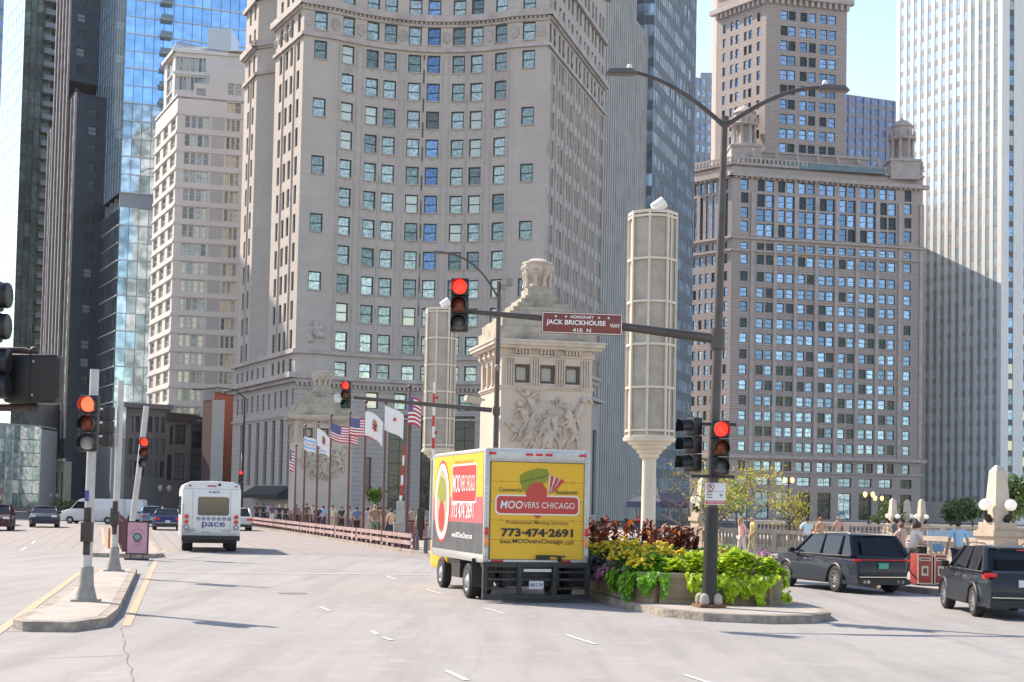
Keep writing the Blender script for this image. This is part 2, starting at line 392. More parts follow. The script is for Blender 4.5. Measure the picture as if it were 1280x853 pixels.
# right-hand island with the planter and the bridge sidewalk behind it
island('sidewalk', [(-24.5, 128), (-3.5, 58), (-2.0, 50), (1.1, 37), (2.55, 29.0), (2.95, 27.6), (3.6, 26.75), (4.7, 26.4), (5.6, 26.75), (6.15, 27.6), (6.28, 28.8), (6.1, 32.5),
                    (3.2, 43), (2.2, 60), (-17, 128)], .15)
island('plaza_paving', [(10.8, 37.0), (11.3, 35.2), (17, 14), (60, 14), (60, 127.8), (-14, 127.8), (4.6, 60.5), (5.2, 58.5)], .15)
island('left_sidewalk', [(-58, 20), (-32, 20), (-42, 56), (-60, 117.9), (-200, 117.9), (-200, 20)], .15)

def haze_box():
    b = MB(); b.box((0, 300, 90), (900, 640, 184))
    m = bpy.data.materials.new('city_haze'); m.use_nodes = True; n = m.node_tree; n.nodes.remove(n.nodes['Principled BSDF'])
    v = n.nodes.new('ShaderNodeVolumePrincipled'); v.inputs['Color'].default_value = (.90, .95, 1, 1); v.inputs['Density'].default_value = HAZE; v.inputs['Anisotropy'].default_value = .3
    n.links.new(v.outputs[0], n.nodes['Material Output'].inputs['Volume'])
    o = b.build('haze', m); o['kind'] = 'stuff'
HAZE = .00006
haze_box()
# ================================================================ BUILDINGS
class Path:
    def __init__(s, pts):
        s.p = [Vector((p[0], p[1])) for p in pts]; s.s = [0]
        for i in range(1, len(s.p)): s.s.append(s.s[-1] + (s.p[i] - s.p[i - 1]).length)
        s.L = s.s[-1]
    def seg(s, t):
        for i in range(1, len(s.s)):
            if t <= s.s[i] + 1e-9 or i == len(s.s) - 1: return i
    def at(s, t, off=0.0):
        i = s.seg(t); d = (s.p[i] - s.p[i - 1]).normalized(); q = s.p[i - 1] + d * (t - s.s[i - 1])
        return q + Vector((d.y, -d.x)) * off
    def dirn(s, t):
        i = s.seg(t); return (s.p[i] - s.p[i - 1]).normalized()
    def find(s, px, z):          # distance along the wall of a measured column
        lo, hi = 0.0, s.L
        for _ in range(40):
            m = (lo + hi) / 2; q = s.at(m)
            if PR(q.x, q.y, z)[0] < px: lo = m
            else: hi = m
        return (lo + hi) / 2
def zpx(py, px, Y): return U(px, py, Y).z

WMESH = {}
def window_mesh(w, h, style, mats):
    key = (round(w, 2), round(h, 2), style, mats[0].name, mats[1].name)
    if key in WMESH: return WMESH[key]
    b = MB(); f = min(.14, w * .1)
    if style != 'plain':
        b.box((0, -.02, h - f / 2), (w, .14, f)); b.box((0, -.02, f / 2), (w, .14, f))
        b.box((-w / 2 + f / 2, -.02, h / 2), (f, .137, h - 2 * f)); b.box((w / 2 - f / 2, -.02, h / 2), (f, .137, h - 2 * f))
    if style == 'sash': b.box((0, -.01, h / 2), (w - 2 * f, .09, f * .9))
    if style == 'cross': b.box((0, -.01, h / 2), (w - 2 * f, .09, f * .9)); b.box((0, -.012, h / 2), (f * .7, .08, h - 2 * f))
    if style == 'tall':
        k = max(2, int(h / 1.6))
        for j in range(1, k): b.box((0, -.01, h * j / k), (w - 2 * f, .09, f * .6))
        b.box((0, -.012, h / 2), (f * .6, .08, h - 2 * f))
    if style == 'arch':
        n = 8; r = w / 2
    b.face([(-w / 2 + .02, .0, .02), (w / 2 - .02, .0, .02), (w / 2 - .02, .0, h - .02), (-w / 2 + .02, .0, h - .02)], 1)
    me = b.build('window', list(mats)); d = me.data; bpy.data.objects.remove(me)
    WMESH[key] = d; return d

class Bldg:
    def __init__(s, name, label, cat, loc, group=None):
        s.o = thing(name, label, cat, (loc[0], loc[1], 0), 0, group); s.w = MB(); s.wins = []; s.trim = MB()
    def wall(s, path, z0, z1, ops=(), rev=.3, m=0, wmats=None, style='sash', prio=0):
        """wall along a path with real openings: ops = (s0, s1, z0, z1[, style])"""
        P = path if isinstance(path, Path) else Path(path); b = s.w
        ss = set([0.0, P.L] + P.s[1:-1]); zs = set([z0, z1])
        for o in ops: ss.update((o[0], o[1])); zs.update((max(z0, o[2]), min(z1, o[3])))
        ss = sorted(ss); zs = sorted(zs)
        from bisect import bisect_left
        cov = set()
        for o in ops:
            i0 = bisect_left(ss, o[0] - 1e-6); i1 = bisect_left(ss, o[1] - 1e-6); j0 = bisect_left(zs, o[2] - 1e-6); j1 = bisect_left(zs, o[3] - 1e-6)
            for i in range(i0, i1):
                for j in range(j0, j1): cov.add((i, j))
        for i in range(len(ss) - 1):
            a, c = P.at(ss[i] + 1e-6), P.at(ss[i + 1]); j = 0
            while j < len(zs) - 1:
                if (i, j) in cov: j += 1; continue
                k = j
                while k + 1 < len(zs) - 1 and (i, k + 1) not in cov: k += 1
                b.face([(a.x, a.y, zs[j]), (c.x, c.y, zs[j]), (c.x, c.y, zs[k + 1]), (a.x, a.y, zs[k + 1])], m); j = k + 1
        for o in ops:
            mid = (o[0] + o[1]) / 2; d = P.dirn(mid); nn = Vector((d.y, -d.x))
            a = P.at(o[0]); c = P.at(o[1]); a2 = a - nn * rev; c2 = c - nn * rev; za, zb = o[2], o[3]
            b.face([(a.x, a.y, za), (a2.x, a2.y, za), (a2.x, a2.y, zb), (a.x, a.y, zb)], m)
            b.face([(c2.x, c2.y, za), (c.x, c.y, za), (c.x, c.y, zb), (c2.x, c2.y, zb)], m)
            b.face([(a.x, a.y, zb), (a2.x, a2.y, zb), (c2.x, c2.y, zb), (c.x, c.y, zb)], m)
            b.face([(a.x, a.y, za), (c.x, c.y, za), (c2.x, c2.y, za), (a2.x, a2.y, za)], m)
            st = o[4] if len(o) > 4 else style; wm_ = o[5] if len(o) > 5 else (wmats or getattr(s, 'wm', None))
            if st:
                q = (a2 + c2) / 2 + nn * .02
                s.wins.append((prio, q, math.atan2(d.y, d.x), (c - a).length, zb - za, za, st, wm_))
    def ledge(s, path, z0, z1, proj, m=0, ends=True):
        P = path if isinstance(path, Path) else Path(path); n = len(P.p); b = s.trim
        inn, out = [], []
        for i, p in enumerate(P.p):
            ds = []
            if i > 0: ds.append((p - P.p[i - 1]).normalized())
            if i < n - 1: ds.append((P.p[i + 1] - p).normalized())
            ns = [Vector((d.y, -d.x)) for d in ds]; v = ns[0] if len(ns) == 1 else (ns[0] + ns[1]) / max(.4, 1 + ns[0].dot(ns[1]))
            e = Vector((0, 0))
            if ends and i == 0: e = -ds[0] * proj * .98
            if ends and i == n - 1: e = ds[-1] * proj * .98
            inn.append(p - v * .05 + e); out.append(p + v * proj + e)
        for i in range(n - 1):
            a, c, A, C = inn[i], inn[i + 1], out[i], out[i + 1]
            b.face([(A.x, A.y, z0), (C.x, C.y, z0), (C.x, C.y, z1), (A.x, A.y, z1)], m)
            b.face([(A.x, A.y, z1), (C.x, C.y, z1), (c.x, c.y, z1), (a.x, a.y, z1)], m)
            b.face([(A.x, A.y, z0), (a.x, a.y, z0), (c.x, c.y, z0), (C.x, C.y, z0)], m)
        for (i, f) in ((0, 1), (n - 1, -1)):
            a, A = inn[i], out[i]; q = [(a.x, a.y, z0), (A.x, A.y, z0), (A.x, A.y, z1), (a.x, a.y, z1)]
            b.face(q if f > 0 else q[::-1], m)
    def dentils(s, path, z0, z1, proj, pitch, w, m=0, s0=None, s1=None):
        P = path if isinstance(path, Path) else Path(path); t = (s0 or 0) + pitch / 2
        while t < (s1 or P.L):
            q = P.at(t, proj / 2); d = P.dirn(t)
            s.trim.box((q.x, q.y, (z0 + z1) / 2), (w, proj, z1 - z0), math.atan2(d.y, d.x), m); t += pitch
    def roof(s, poly, z, m=0): s.w.prism(poly, z - .3, z, m)
    def finish(s, wm, trimm=None, wallname='wall', trimname='cornice', cap=100):
        for i, v in enumerate(s.wins):
            pass
        s.w.build(wallname, wm, s.o, world=True)
        if s.trim.f: s.trim.build(trimname, trimm or wm, s.o, world=True)
        ws = sorted(s.wins, key=lambda v: (v[0], -v[3] * v[4], v[1].length)); rest = MB(); rm = None
        for i, (pr, q, a, w, h, z, st, wm2) in enumerate(ws):
            me = window_mesh(w, h, st, wm2)
            if i < cap:
                o = bpy.data.objects.new('window', me); COL.objects.link(o); o.parent = s.o
                o.location = (q.x - s.o.location.x, q.y - s.o.location.y, z); o.rotation_euler = (0, 0, a)
            else:
                rm = rm or wm2
                M = Matrix.Translation((q.x, q.y, z)) @ Matrix.Rotation(a, 4, 'Z'); t = random.random()
                vs = [M @ v.co for v in me.vertices]
                k = len(rest.v); rest.v += [tuple(v) for v in vs]
                for p in me.polygons: rest.f.append(tuple(j + k for j in p.vertices)); rest.mi.append(p.material_index); rest.sm.append(False); rest.t.append(t)
        if rest.f: rest.build('windows', list(rm), s.o, world=True)['kind'] = 'stuff'
        return s.o

def lerp(a, b, t): return a + (b - a) * t
def UP(px, py, Y):
    v = U(px, py, Y); return (v.x, v.y)

# ---- materials
S_lime = coursed('grey_limestone', (.50, .445, .405), (.42, .37, .335), 2.4, .96, var=.04, stain=(.41, .355, .335), samt=.5, mortar=.02, bump=.15)
S_lime_c = coursed('grooved_limestone', (.48, .42, .395), (.38, .33, .31), 3.2, .62, var=.03, mortar=.04, bump=.8)
S_trim = mat('limestone_trim', (.49, .43, .405), .8, var=.12, scale=.6, bump=.15, bscale=6, stain=(.25, .225, .21), sscale=.5, samount=.6)
F_dark = mat('dark_green_frame', (.018, .03, .032), .45)
F_pale = mat('pale_frame', (.55, .53, .49), .5)
G_lond = glassm('pale_reflecting_glass', (.14, .19, .185), (.50, .58, .54), .08, .5, .6, .5, blind=(.50, .50, .42), bprob=.12)  # pale tint stands in for reflected sky and buildings
G_lblue = glassm('sky_blue_reflecting_glass', (.10, .20, .36), (.28, .44, .62), .07, .6, .4, .5, blind=(.12, .12, .10), bprob=.15)  # reflected sky put into the blue colour of the centre columns
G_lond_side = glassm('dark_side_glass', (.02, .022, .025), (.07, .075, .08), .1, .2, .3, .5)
G_blue = glassm('blue_reflecting_glass', (.14, .26, .45), (.30, .50, .75), .07, .65, .3, .5)
G_jewel = glassm('mixed_blue_glass', (.10, .20, .32), (.32, .50, .70), .07, .6, .4, .4, blind=(.02, .03, .035), bprob=.25)
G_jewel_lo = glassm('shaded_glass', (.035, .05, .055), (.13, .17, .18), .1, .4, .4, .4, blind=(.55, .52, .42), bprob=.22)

# ---------------------------------------------------------------- curved limestone tower at the far end of the bridge
B = Bldg('curved_limestone_tower', 'tall grey limestone tower with a concave curved front facing the bridge', 'building', (-15, 205))
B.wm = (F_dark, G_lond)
ref = 276
A = U(373.5, ref, 187); Bc = U(681, ref, 189.5)
Pa = U(411, ref, 188.6); Pb = U(640, ref, 190.6); Pm = U(528, ref, 193.4)
front = [(A.x, A.y), (Pa.x, Pa.y)]
for i in range(1, 14):
    t = i / 14; q = Vector((Pa.x, Pa.y)) * (1 - t) ** 2 + 2 * t * (1 - t) * (2 * Vector((Pm.x, Pm.y)) - .5 * Vector((Pa.x + Pb.x, Pa.y + Pb.y))) + Vector((Pb.x, Pb.y)) * t * t
    front.append((q.x, q.y))
front += [(Pb.x, Pb.y), (Bc.x, Bc.y)]
FP = Path(front)
zk = lambda k: 65.7 - 3.84 * k
ZT = 82.0
cols = [395.5, 430.4, 460.9, 483.2, 513.7, 537.6, 569.0, 591.7, 621.8, 656.7]
cs = [FP.find(c, 40) for c in cols]
ops = []
for i, c in enumerate(cs):
    for k in range(-3, 13):
        if i in (0, 9) and k in (2, 4, 6, 8, 10): continue
        if i == 0 and k in (11, 12): continue
        hh = 2.5 if k < 12 else 2.2
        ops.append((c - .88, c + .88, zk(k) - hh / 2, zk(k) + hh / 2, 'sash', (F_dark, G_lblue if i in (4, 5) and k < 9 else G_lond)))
B.wall(FP, 18.0, ZT, ops, .32)
# ground storeys: tall openings between piers
ops = []
for px in (500, 540, 580, 620): s_ = FP.find(px, 12); ops.append((s_ - 1.5, s_ + 1.5, 1.0, 14.0, 'tall'))
for px in (459,): s_ = FP.find(px, 6); ops.append((s_ - .55, s_ + .55, 3.4, 8.2))
for px in (424,): s_ = FP.find(px, 14.5); ops.append((s_ - .8, s_ + .8, 13.8, 16.3))
for px in (465, 500, 540, 580, 620): s_ = FP.find(px, 14.5); ops.append((s_ - .85, s_ + .85, 14.7, 16.9, 'sash'))
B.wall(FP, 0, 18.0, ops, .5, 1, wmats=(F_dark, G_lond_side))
for z0, z1, pr in ((63.5, 63.95, .35), (67.6, 68.5, .7), (67.0, 67.3, .25), (21.5, 22.0, .4), (18.2, 18.7, .85), (17.7, 18.2, .45), (16.95, 17.05, .12), (13.35, 13.6, .2), (1.0, 1.3, .15), (74.5, 75.1, .5), (81.6, 82.4, .9)):
    B.ledge(FP, z0, z1, pr)
B.dentils(FP, 67.3, 67.6, .4, .62, .32); B.dentils(FP, 17.25, 17.7, .4, .62, .3)
# thin pilaster strips between the windows and round medallions in the frieze
for i in range(len(cs)):
    for dx in ((-1.25,) if i in (0, 9) else (-1.3, 1.3)):
        if i in (0, 9): continue
        s_ = cs[i] + dx; q = FP.at(s_, .05); d = FP.dirn(s_)
        B.trim.box((q.x, q.y, 42.6), (.16, .12, 41), math.atan2(d.y, d.x))
        for k in range(1, 12): q2 = FP.at(cs[i], .06); B.trim.box((q2.x, q2.y, zk(k) - 1.55), (.22, .14, .16), math.atan2(FP.dirn(cs[i]).y, FP.dirn(cs[i]).x))
for c in cs:
    for k in range(-3, 13):
        q = FP.at(c, .08); d = FP.dirn(c)
        if (c in (cs[0], cs[9]) and k in (2, 4, 6, 8, 10)) or (c == cs[0] and k > 10): continue
        B.trim.box((q.x, q.y, zk(k) - 1.24), (1.95, .2, .12), math.atan2(d.y, d.x))
def medallion(P, s_, z, r=.75, rh=1.0):
    q = P.at(s_, 0); d = P.dirn(s_); M = Matrix.Translation((q.x, q.y, z)) @ Matrix.Rotation(math.atan2(d.y, d.x), 4, 'Z') @ Matrix.Rotation(pi / 2, 4, 'X')
    B.trim.lathe([(r * 1.0, 0), (r, .16), (r * .8, .2), (r * .72, .1), (r * .5, .12), (r * .3, .26), (.001, .3)], (0, 0, 0), 14, 0, True, M @ Matrix.Diagonal((1, rh, 1, 1)))
for j in range(len(cs) - 1):
    if j in (2, 4, 6): continue
    medallion(FP, (cs[j] + cs[j + 1]) / 2, 65.6, .62, 1.35)
medallion(FP, cs[0] - 1.7, 65.6, .6, 1.35); medallion(FP, cs[9] + 1.7, 65.6, .6, 1.35); medallion(FP, cs[4] - 1.4, 65.6, .45, 1.2); medallion(FP, (cs[5] + cs[6]) / 2, 65.6, .5, 1.2)
medallion(FP, cs[1], zk(1) - 2.0, .45, 1.3); medallion(FP, cs[8], zk(1) - 2.0, .45, 1.3)
# crest carved above the ledge near the left corner
s_ = FP.find(392, 25); q = FP.at(s_, .15); random.seed(4)
for i in range(26):
    a = random.uniform(0, 6.28); r = random.uniform(.2, 1.5)
    B.trim.sphere((q.x + r * cos(a), q.y - .1, 24.6 + r * .95 * sin(a)), random.uniform(.22, .5), 8, 0, (1, .5, 1))
# left side, lit by the sun: three walls stepping back round a light court
e1 = U(339, ref, 197.5); c1 = U(341, ref, 204.0); e3 = U(316, ref, 205.5); e4 = U(301, ref, 212)
L1 = Path([(e1.x, e1.y), (A.x, A.y)]); L2 = Path([(e3.x, e3.y), (c1.x, c1.y)]); L3 = Path([(e4.x, e4.y), (e3.x, e3.y)])
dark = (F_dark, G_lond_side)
def cols_ops(P, pxs, zr, ks, w=1.1, h=2.5, zf=zk, st='sash'):
    o = []
    for px in pxs:
        s_ = P.find(px, zr)
        for k in ks: o.append((max(.2, s_ - w / 2), min(P.L - .2, s_ + w / 2), zf(k) - h / 2, zf(k) + h / 2, st))
    return o
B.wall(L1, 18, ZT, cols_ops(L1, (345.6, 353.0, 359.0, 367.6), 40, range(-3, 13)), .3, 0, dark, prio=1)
B.wall(L2, 22, ZT)
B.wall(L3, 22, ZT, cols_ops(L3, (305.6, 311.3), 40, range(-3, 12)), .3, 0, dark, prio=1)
bp0 = U(290, 560, 212.5); LB = Path([(bp0.x, bp0.y), (A.x - .0, A.y)])
o = cols_ops(LB, (297, 302.5, 309, 315, 322, 329, 336, 344, 351, 358, 366), 20, (12,), .9, 2.2) + \
    cols_ops(LB, (297, 302.5, 309, 315, 322, 329, 336, 344, 351, 358, 366), 15, (0,), .9, 2.3, lambda k: 15.7)
for px in (301, 311, 321, 331, 341, 351, 361): s_ = LB.find(px, 8); o.append((s_ - .75, s_ + .75, 4.3, 13.0, 'tall'))
LBo = [x for x in o if x[2] < 18]; LBu = [x for x in o if x[2] >= 18]
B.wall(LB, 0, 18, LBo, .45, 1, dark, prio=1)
# upper band of the lower block (between the two ledges)
B.wall(Path([LB.p[0], Vector((e1.x, e1.y)) + (LB.p[1] - Vector((e1.x, e1.y))).normalized() * .01]), 18, 22, cols_ops(Path([LB.p[0], (e1.x, e1.y)]), (297, 302.5, 309, 315, 322, 329), 20, (12,), .9, 2.2), .3, 1, dark, prio=1)
B.w.prism([(bp0.x, bp0.y), (e1.x, e1.y), (c1.x, c1.y), (e3.x, e3.y), (e4.x, e4.y)], 21.6, 22, 0)
for P, zz in ((L1, 1), (L3, 1), (L2, 1)):
    for z0, z1, pr in ((63.5, 63.95, .35), (67.6, 68.5, .7), (67.3, 67.6, .35), (74.5, 75.1, .5), (81.6, 82.4, .9)): B.ledge(P, z0, z1, pr)
for z0, z1, pr in ((21.5, 22.0, .5), (18.2, 18.9, 1.1), (17.7, 18.2, .5), (13.35, 13.6, .2), (3.2, 3.7, .3)): B.ledge(LB, z0, z1, pr)
B.ledge(L1, 21.45, 22.05, .45)
for P, pxs in ((L1, (349.5, 363.2)), (L3, (308.5,))):
    for px in pxs: s_ = P.find(px, 40); q = P.at(s_, .08); d = P.dirn(s_); B.trim.box((q.x, q.y, 42.6), (.3, .2, 41), math.atan2(d.y, d.x))
for px in (343, 350, 356, 362.5): medallion(L1, L1.find(px, 65), 65.6, .42, 1.4)
# right side
r2 = U(752, ref, 222.5); RP = Path([(Bc.x, Bc.y), (r2.x, r2.y)])
xs = []
for j in range(7):
    c = 2.4 + j * (RP.L - 4.6) / 6.0; xs += [c - 1.05, c + 1.05]
o = [(x - .6, x + .6, zk(k) - 1.25, zk(k) + 1.25) for x in xs if x > .8 and x < RP.L - .8 for k in range(-3, 13)]
B.wall(RP, 18, ZT, o, .3, 0, dark, prio=2)
o = [(2.4 + j * (RP.L - 4.6) / 6 - 1.4, 2.4 + j * (RP.L - 4.6) / 6 + 1.4, 1, 14, 'tall') for j in range(7)]
B.wall(RP, 0, 18, o, .5, 1, dark, prio=2)
for z0, z1, pr in ((63.5, 63.95, .35), (67.6, 68.5, .7), (67.3, 67.6, .35), (21.5, 22.0, .4), (18.2, 18.7, .85), (74.5, 75.1, .5), (81.6, 82.4, .9)): B.ledge(RP, z0, z1, pr)
for j in range(8):
    c = max(.4, 2.4 + (j - .5) * (RP.L - 4.6) / 6); q = RP.at(min(c, RP.L - .3), .1); d = RP.dirn(1); B.trim.box((q.x, q.y, 42.6), (.7, .26, 41), math.atan2(d.y, d.x))
for j in range(7): q = RP.at(2.4 + j * (RP.L - 4.6) / 6, .07); B.trim.box((q.x, q.y, 42.6), (.22, .16, 41), math.atan2(d.y, d.x))
for j in range(14): medallion(RP, 1.2 + j * (RP.L - 2.4) / 13, 65.6 if j % 2 else 69.6, .5, 1.4)
# hidden sides and roof
B.wall([(r2.x, r2.y), (r2.x - 12, r2.y + 22), (e4.x + 2, e4.y + 22), (e4.x, e4.y)], 0, ZT)
B.w.prism([(e4.x, e4.y), (e3.x, e3.y), (c1.x, c1.y), (e1.x, e1.y)] + front + [(r2.x, r2.y), (r2.x - 12, r2.y + 22), (e4.x + 2, e4.y + 22)], ZT - .4, ZT - .02, 0)
aw = MB(); q = LB.at(LB.find(345, 3), 0); d = LB.dirn(1); nn = Vector((d.y, -d.x))
a0 = LB.at(LB.find(318, 3)); a1 = LB.at(LB.find(366, 3))
aw.face([(a0.x, a0.y, 4.2), (*(a0 + nn * 2), 3.0), (*(a1 + nn * 2), 3.0), (a1.x, a1.y, 4.2)]); aw.face([(*(a0 + nn * 2), 3.0), (*(a0 + nn * 2), 2.5), (*(a1 + nn * 2), 2.5), (*(a1 + nn * 2), 3.0)])
aw.face([(a1.x, a1.y, 4.2), (*(a1 + nn * 2), 3.0), (*(a1 + nn * 2), 2.5), (a1.x, a1.y, 2.5)])
aw.build('awning', mat('dark_canvas', (.012, .02, .025), .8), B.o, world=True)
B.finish([S_lime, S_lime_c], S_trim)

# ---------------------------------------------------------------- brown brick tower block with corner turrets (right of centre)
S_jew = coursed('banded_terracotta', (.43, .36, .335), (.27, .22, .205), 3.0, .62, var=.05, mortar=.07, bump=.8, stain=(.33, .275, .255), samt=.5)
S_jewp = coursed('plain_terracotta', (.43, .355, .33), (.38, .315, .29), 1.5, .5, var=.05, mortar=.02, bump=.2, stain=(.33, .275, .25), samt=.5)
T_jew = mat('terracotta_trim', (.44, .375, .35), .8, var=.2, scale=.8, bump=.3, bscale=4)
B = Bldg('brown_terracotta_block', 'broad brown terracotta office block with small corner turrets and a tall central tower', 'building', (75, 370))
B.wm = (F_dark, G_jewel)
DJ = 346.0; a_ = U(914, 330, DJ); b_ = U(1153, 330, 357); l_ = U(863, 330, 355.5)
JF = Path([(a_.x, a_.y), (b_.x, b_.y)]); JL = Path([(l_.x, l_.y), (a_.x, a_.y)])
jz = lambda py: zpx(py, 1010, 350)
px1 = [930, 950.5, 961.8, 976, 987.5, 1002, 1013, 1028, 1038, 1053, 1064, 1078.6, 1089, 1103.4, 1114.7, 1134.4]
sj = [JF.find(p, jz(330)) for p in px1]
rows = [339, 349.5, 369, 387, 407, 426, 446, 465, 484, 503, 522, 541, 560]
ops = []
for i, s_ in enumerate(sj):
    for r_ in [328] + rows[1:]:
        z = jz(r_ + .0); ops.append((s_ - .92, s_ + .92, z - 1.15, z + 1.15))
ops_lo = [o for o in ops if (o[2] + o[3]) / 2 < jz(436)]; ops_hi = [o for o in ops if (o[2] + o[3]) / 2 >= jz(436)]
z_c1, z_c2, z_top, z_cb = jz(305), jz(302), jz(212), jz(574)
zmid = jz(436)
B.wall(JF, zmid, jz(318), ops_hi, .35, 0)
B.wall(JF, z_cb, zmid, ops_lo, .35, 0, (F_dark, G_jewel_lo), prio=1)
# row between the cornices, tall shaft windows, upper gallery
ops = [(s_ - .92, s_ + .92, jz(316), jz(307.5)) for s_ in sj]
B.wall(JF, jz(318), jz(303), ops, .35, 1)
ops = []
for i, s_ in enumerate(sj):
    if i in (0, 15): ops += [(s_ - .95, s_ + .95, jz(y + 13), jz(y)) for y in (246, 264, 281)]
    else: ops += [(s_ - 1.0, s_ + 1.0, jz(y + 15.5), jz(y), 'sash') for y in (247, 265, 283.5)]
ops += [(s_ - .92, s_ + .92, jz(243), jz(229)) for s_ in sj]
B.wall(JF, jz(303), jz(226), ops, .45, 1)
B.wall(JF, jz(226), z_top, (), .3, 1)
ops = [(s_ - .92, s_ + .92, jz(y) - 1.2, jz(y) + 1.2) for s_ in sj for y in (584,)]
for j in range(0, 8):
    m_ = [sj[0], (sj[1] + sj[2]) / 2, (sj[3] + sj[4]) / 2, (sj[5] + sj[6]) / 2, (sj[7] + sj[8]) / 2, (sj[9] + sj[10]) / 2, (sj[11] + sj[12]) / 2, (sj[13] + sj[14]) / 2][j]
    ops.append((m_ - 1.7, m_ + 1.7, jz(608), jz(597), 'cross'))
    ops.append((m_ - 1.7, m_ + 1.7, .4, jz(616), 'tall'))
m_ = sj[15]; ops += [(m_ - 1.5, m_ + 1.5, jz(608), jz(597), 'cross'), (m_ - 1.5, m_ + 1.5, .4, jz(616), 'tall')]
B.wall(JF, 0, z_cb, ops, .5, 1, (F_dark, G_jewel_lo), prio=2)
# left side (sunlit)
lx = (870, 876, 884, 890, 901, 907); ops = []
for px in (868.5, 876, 883.5, 891.5, 899, 907):
    s_ = JL.find(px, jz(330))
    for r_ in [328] + rows[1:] + [584]: z = jz(r_); ops.append((max(.1, s_ - .55), min(JL.L - .1, s_ + .55), z - 1.15, z + 1.15))
    ops.append((max(.1, s_ - .5), min(JL.L - .1, s_ + .5), jz(300), jz(247), 'tall')); ops.append((max(.1, s_ - .5), min(JL.L - .1, s_ + .5), jz(243), jz(229)))
    ops.append((max(.1, s_ - .5), min(JL.L - .1, s_ + .5), jz(315), jz(307)))
B.wall(JL, 0, z_top, ops, .35, 0, (F_dark, G_lond_side), prio=3)
for P in (JF, JL):
    for z0, z1, pr in ((jz(227), jz(222), 1.2), (jz(303.5), jz(301), .6), (jz(319), jz(317), .5), (jz(575), jz(571), 1.1), (jz(592), jz(590), .4), (z_top, z_top + .6, .3)):
        B.ledge(P, z0, z1, pr)
    B.dentils(P, jz(229), jz(227), .8, 1.4, .7)
    B.dentils(P, z_top + .6, z_top + 1.6, .4, 1.1, .45); B.ledge(P, z_top + 1.6, z_top + 1.95, .35)
for i in range(0, 9):   # piers between window pairs
    t = [(sj[0] + sj[1]) / 2, (sj[2] + sj[3]) / 2, (sj[4] + sj[5]) / 2, (sj[6] + sj[7]) / 2, (sj[8] + sj[9]) / 2, (sj[10] + sj[11]) / 2, (sj[12] + sj[13]) / 2, (sj[14] + sj[15]) / 2, JF.L - .4][i]
    q = JF.at(t, .14); d = JF.dirn(t); B.trim.box((q.x, q.y, (jz(570) + jz(305)) / 2), (.9, .3, jz(305) - jz(570)), math.atan2(d.y, d.x))
    q = JF.at(t, .2); B.trim.box((q.x, q.y, (jz(300) + jz(246)) / 2), (1.1, .42, jz(246) - jz(300)), math.atan2(d.y, d.x))
    q = JF.at(t, .1); B.trim.lathe([(.25, z_top + 1.9), (.55, z_top + 2.3), (.6, z_top + 2.9), (.3, z_top + 3.2), (.45, z_top + 3.7), (.001, z_top + 4.4)], (q.x, q.y, 0), 8)
bk = [(b_.x, b_.y), (b_.x - 4, b_.y + 40), (l_.x - 2, l_.y + 34), (l_.x, l_.y)]
B.wall(bk, 0, z_top, (), .3, 1); B.w.prism([(l_.x, l_.y), (a_.x, a_.y)] + bk[:-1], z_top - .5, z_top - .02, 1)
# set-back attic and the tower
ta = U(957, 100, 352); tb = U(1058, 100, 357); tl = U(895, 100, 366)
TF = Path([(ta.x, ta.y), (tb.x, tb.y)]); TL = Path([(tl.x, tl.y), (ta.x, ta.y)])
at0 = U(945, 200, 350); at1 = U(1084, 200, 355.5)
AP = Path([(at0.x - 4, at0.y + 5), (at0.x, at0.y), (at1.x, at1.y), (at1.x - 1, at1.y + 14)])
B.wall(AP, z_top - 1, jz(190), (), .3, 1); B.ledge(AP, jz(192), jz(189.5), .4); B.w.prism([tuple(p) for p in AP.p], jz(190) - .3, jz(190) - .01, 1)
pent = Path([(at0.x + 1, at0.y - 2.2), (at1.x + 4, at1.y - 2.2)]); gm = MB()
gm.extr([(0, 0), (pent.L, 0), (pent.L, 1.5), (0, 1.5)], (pent.p[0].x, pent.p[0].y, z_top), (pent.p[1].x - pent.p[0].x, pent.p[1].y - pent.p[0].y, 0), (0, 0, 1), -1.6)
gm.build('glass_penthouse', G_jewel_lo, B.o, world=True)
st = []
for px in (979.5, 989.5, 1004, 1015, 1029, 1040): st.append(TF.find(px, jz(100)))
ops = []
for j in range(9):
    y = 40.5 + j * 18.3
    for s_ in st: ops.append((s_ - .95, s_ + .95, zpx(y + 6, 1010, 354), zpx(y - 6, 1010, 354)))
for s_ in st: ops.append((s_ - .95, s_ + .95, zpx(27, 1010, 354), zpx(15.5, 1010, 354)))
B.wall(TF, z_top - 1, zpx(2, 1010, 354), ops, .35, 0, prio=1)
ops = []
for px in (904.5, 914, 920.5, 931, 937, 947.5):
    s_ = TL.find(px, jz(100))
    for j in range(-1, 9): y = 40.5 + j * 18.3; ops.append((s_ - .55, s_ + .55, zpx(y + 6, 1010, 354), zpx(y - 5, 1010, 354)))
B.wall(TL, z_top - 1, zpx(2, 1010, 354), ops, .35, 0, (F_dark, G_jewel), prio=3)
zt0 = zpx(2, 1010, 354)
for P in (TF, TL):
    B.ledge(P, zt0, zt0 + 1.2, 1.4); B.ledge(P, zt0 + 5, zt0 + 5.6, .6); B.dentils(P, zt0 - 1.4, zt0, .9, 1.6, .8)
    B.wall(P, zt0, zt0 + 30, (), .3, 0)
B.wall([(tb.x, tb.y), (tb.x - 3, tb.y + 22), (tl.x, tl.y + 8), (tl.x, tl.y)], z_top - 1, zt0 + 30, (), .3, 0)
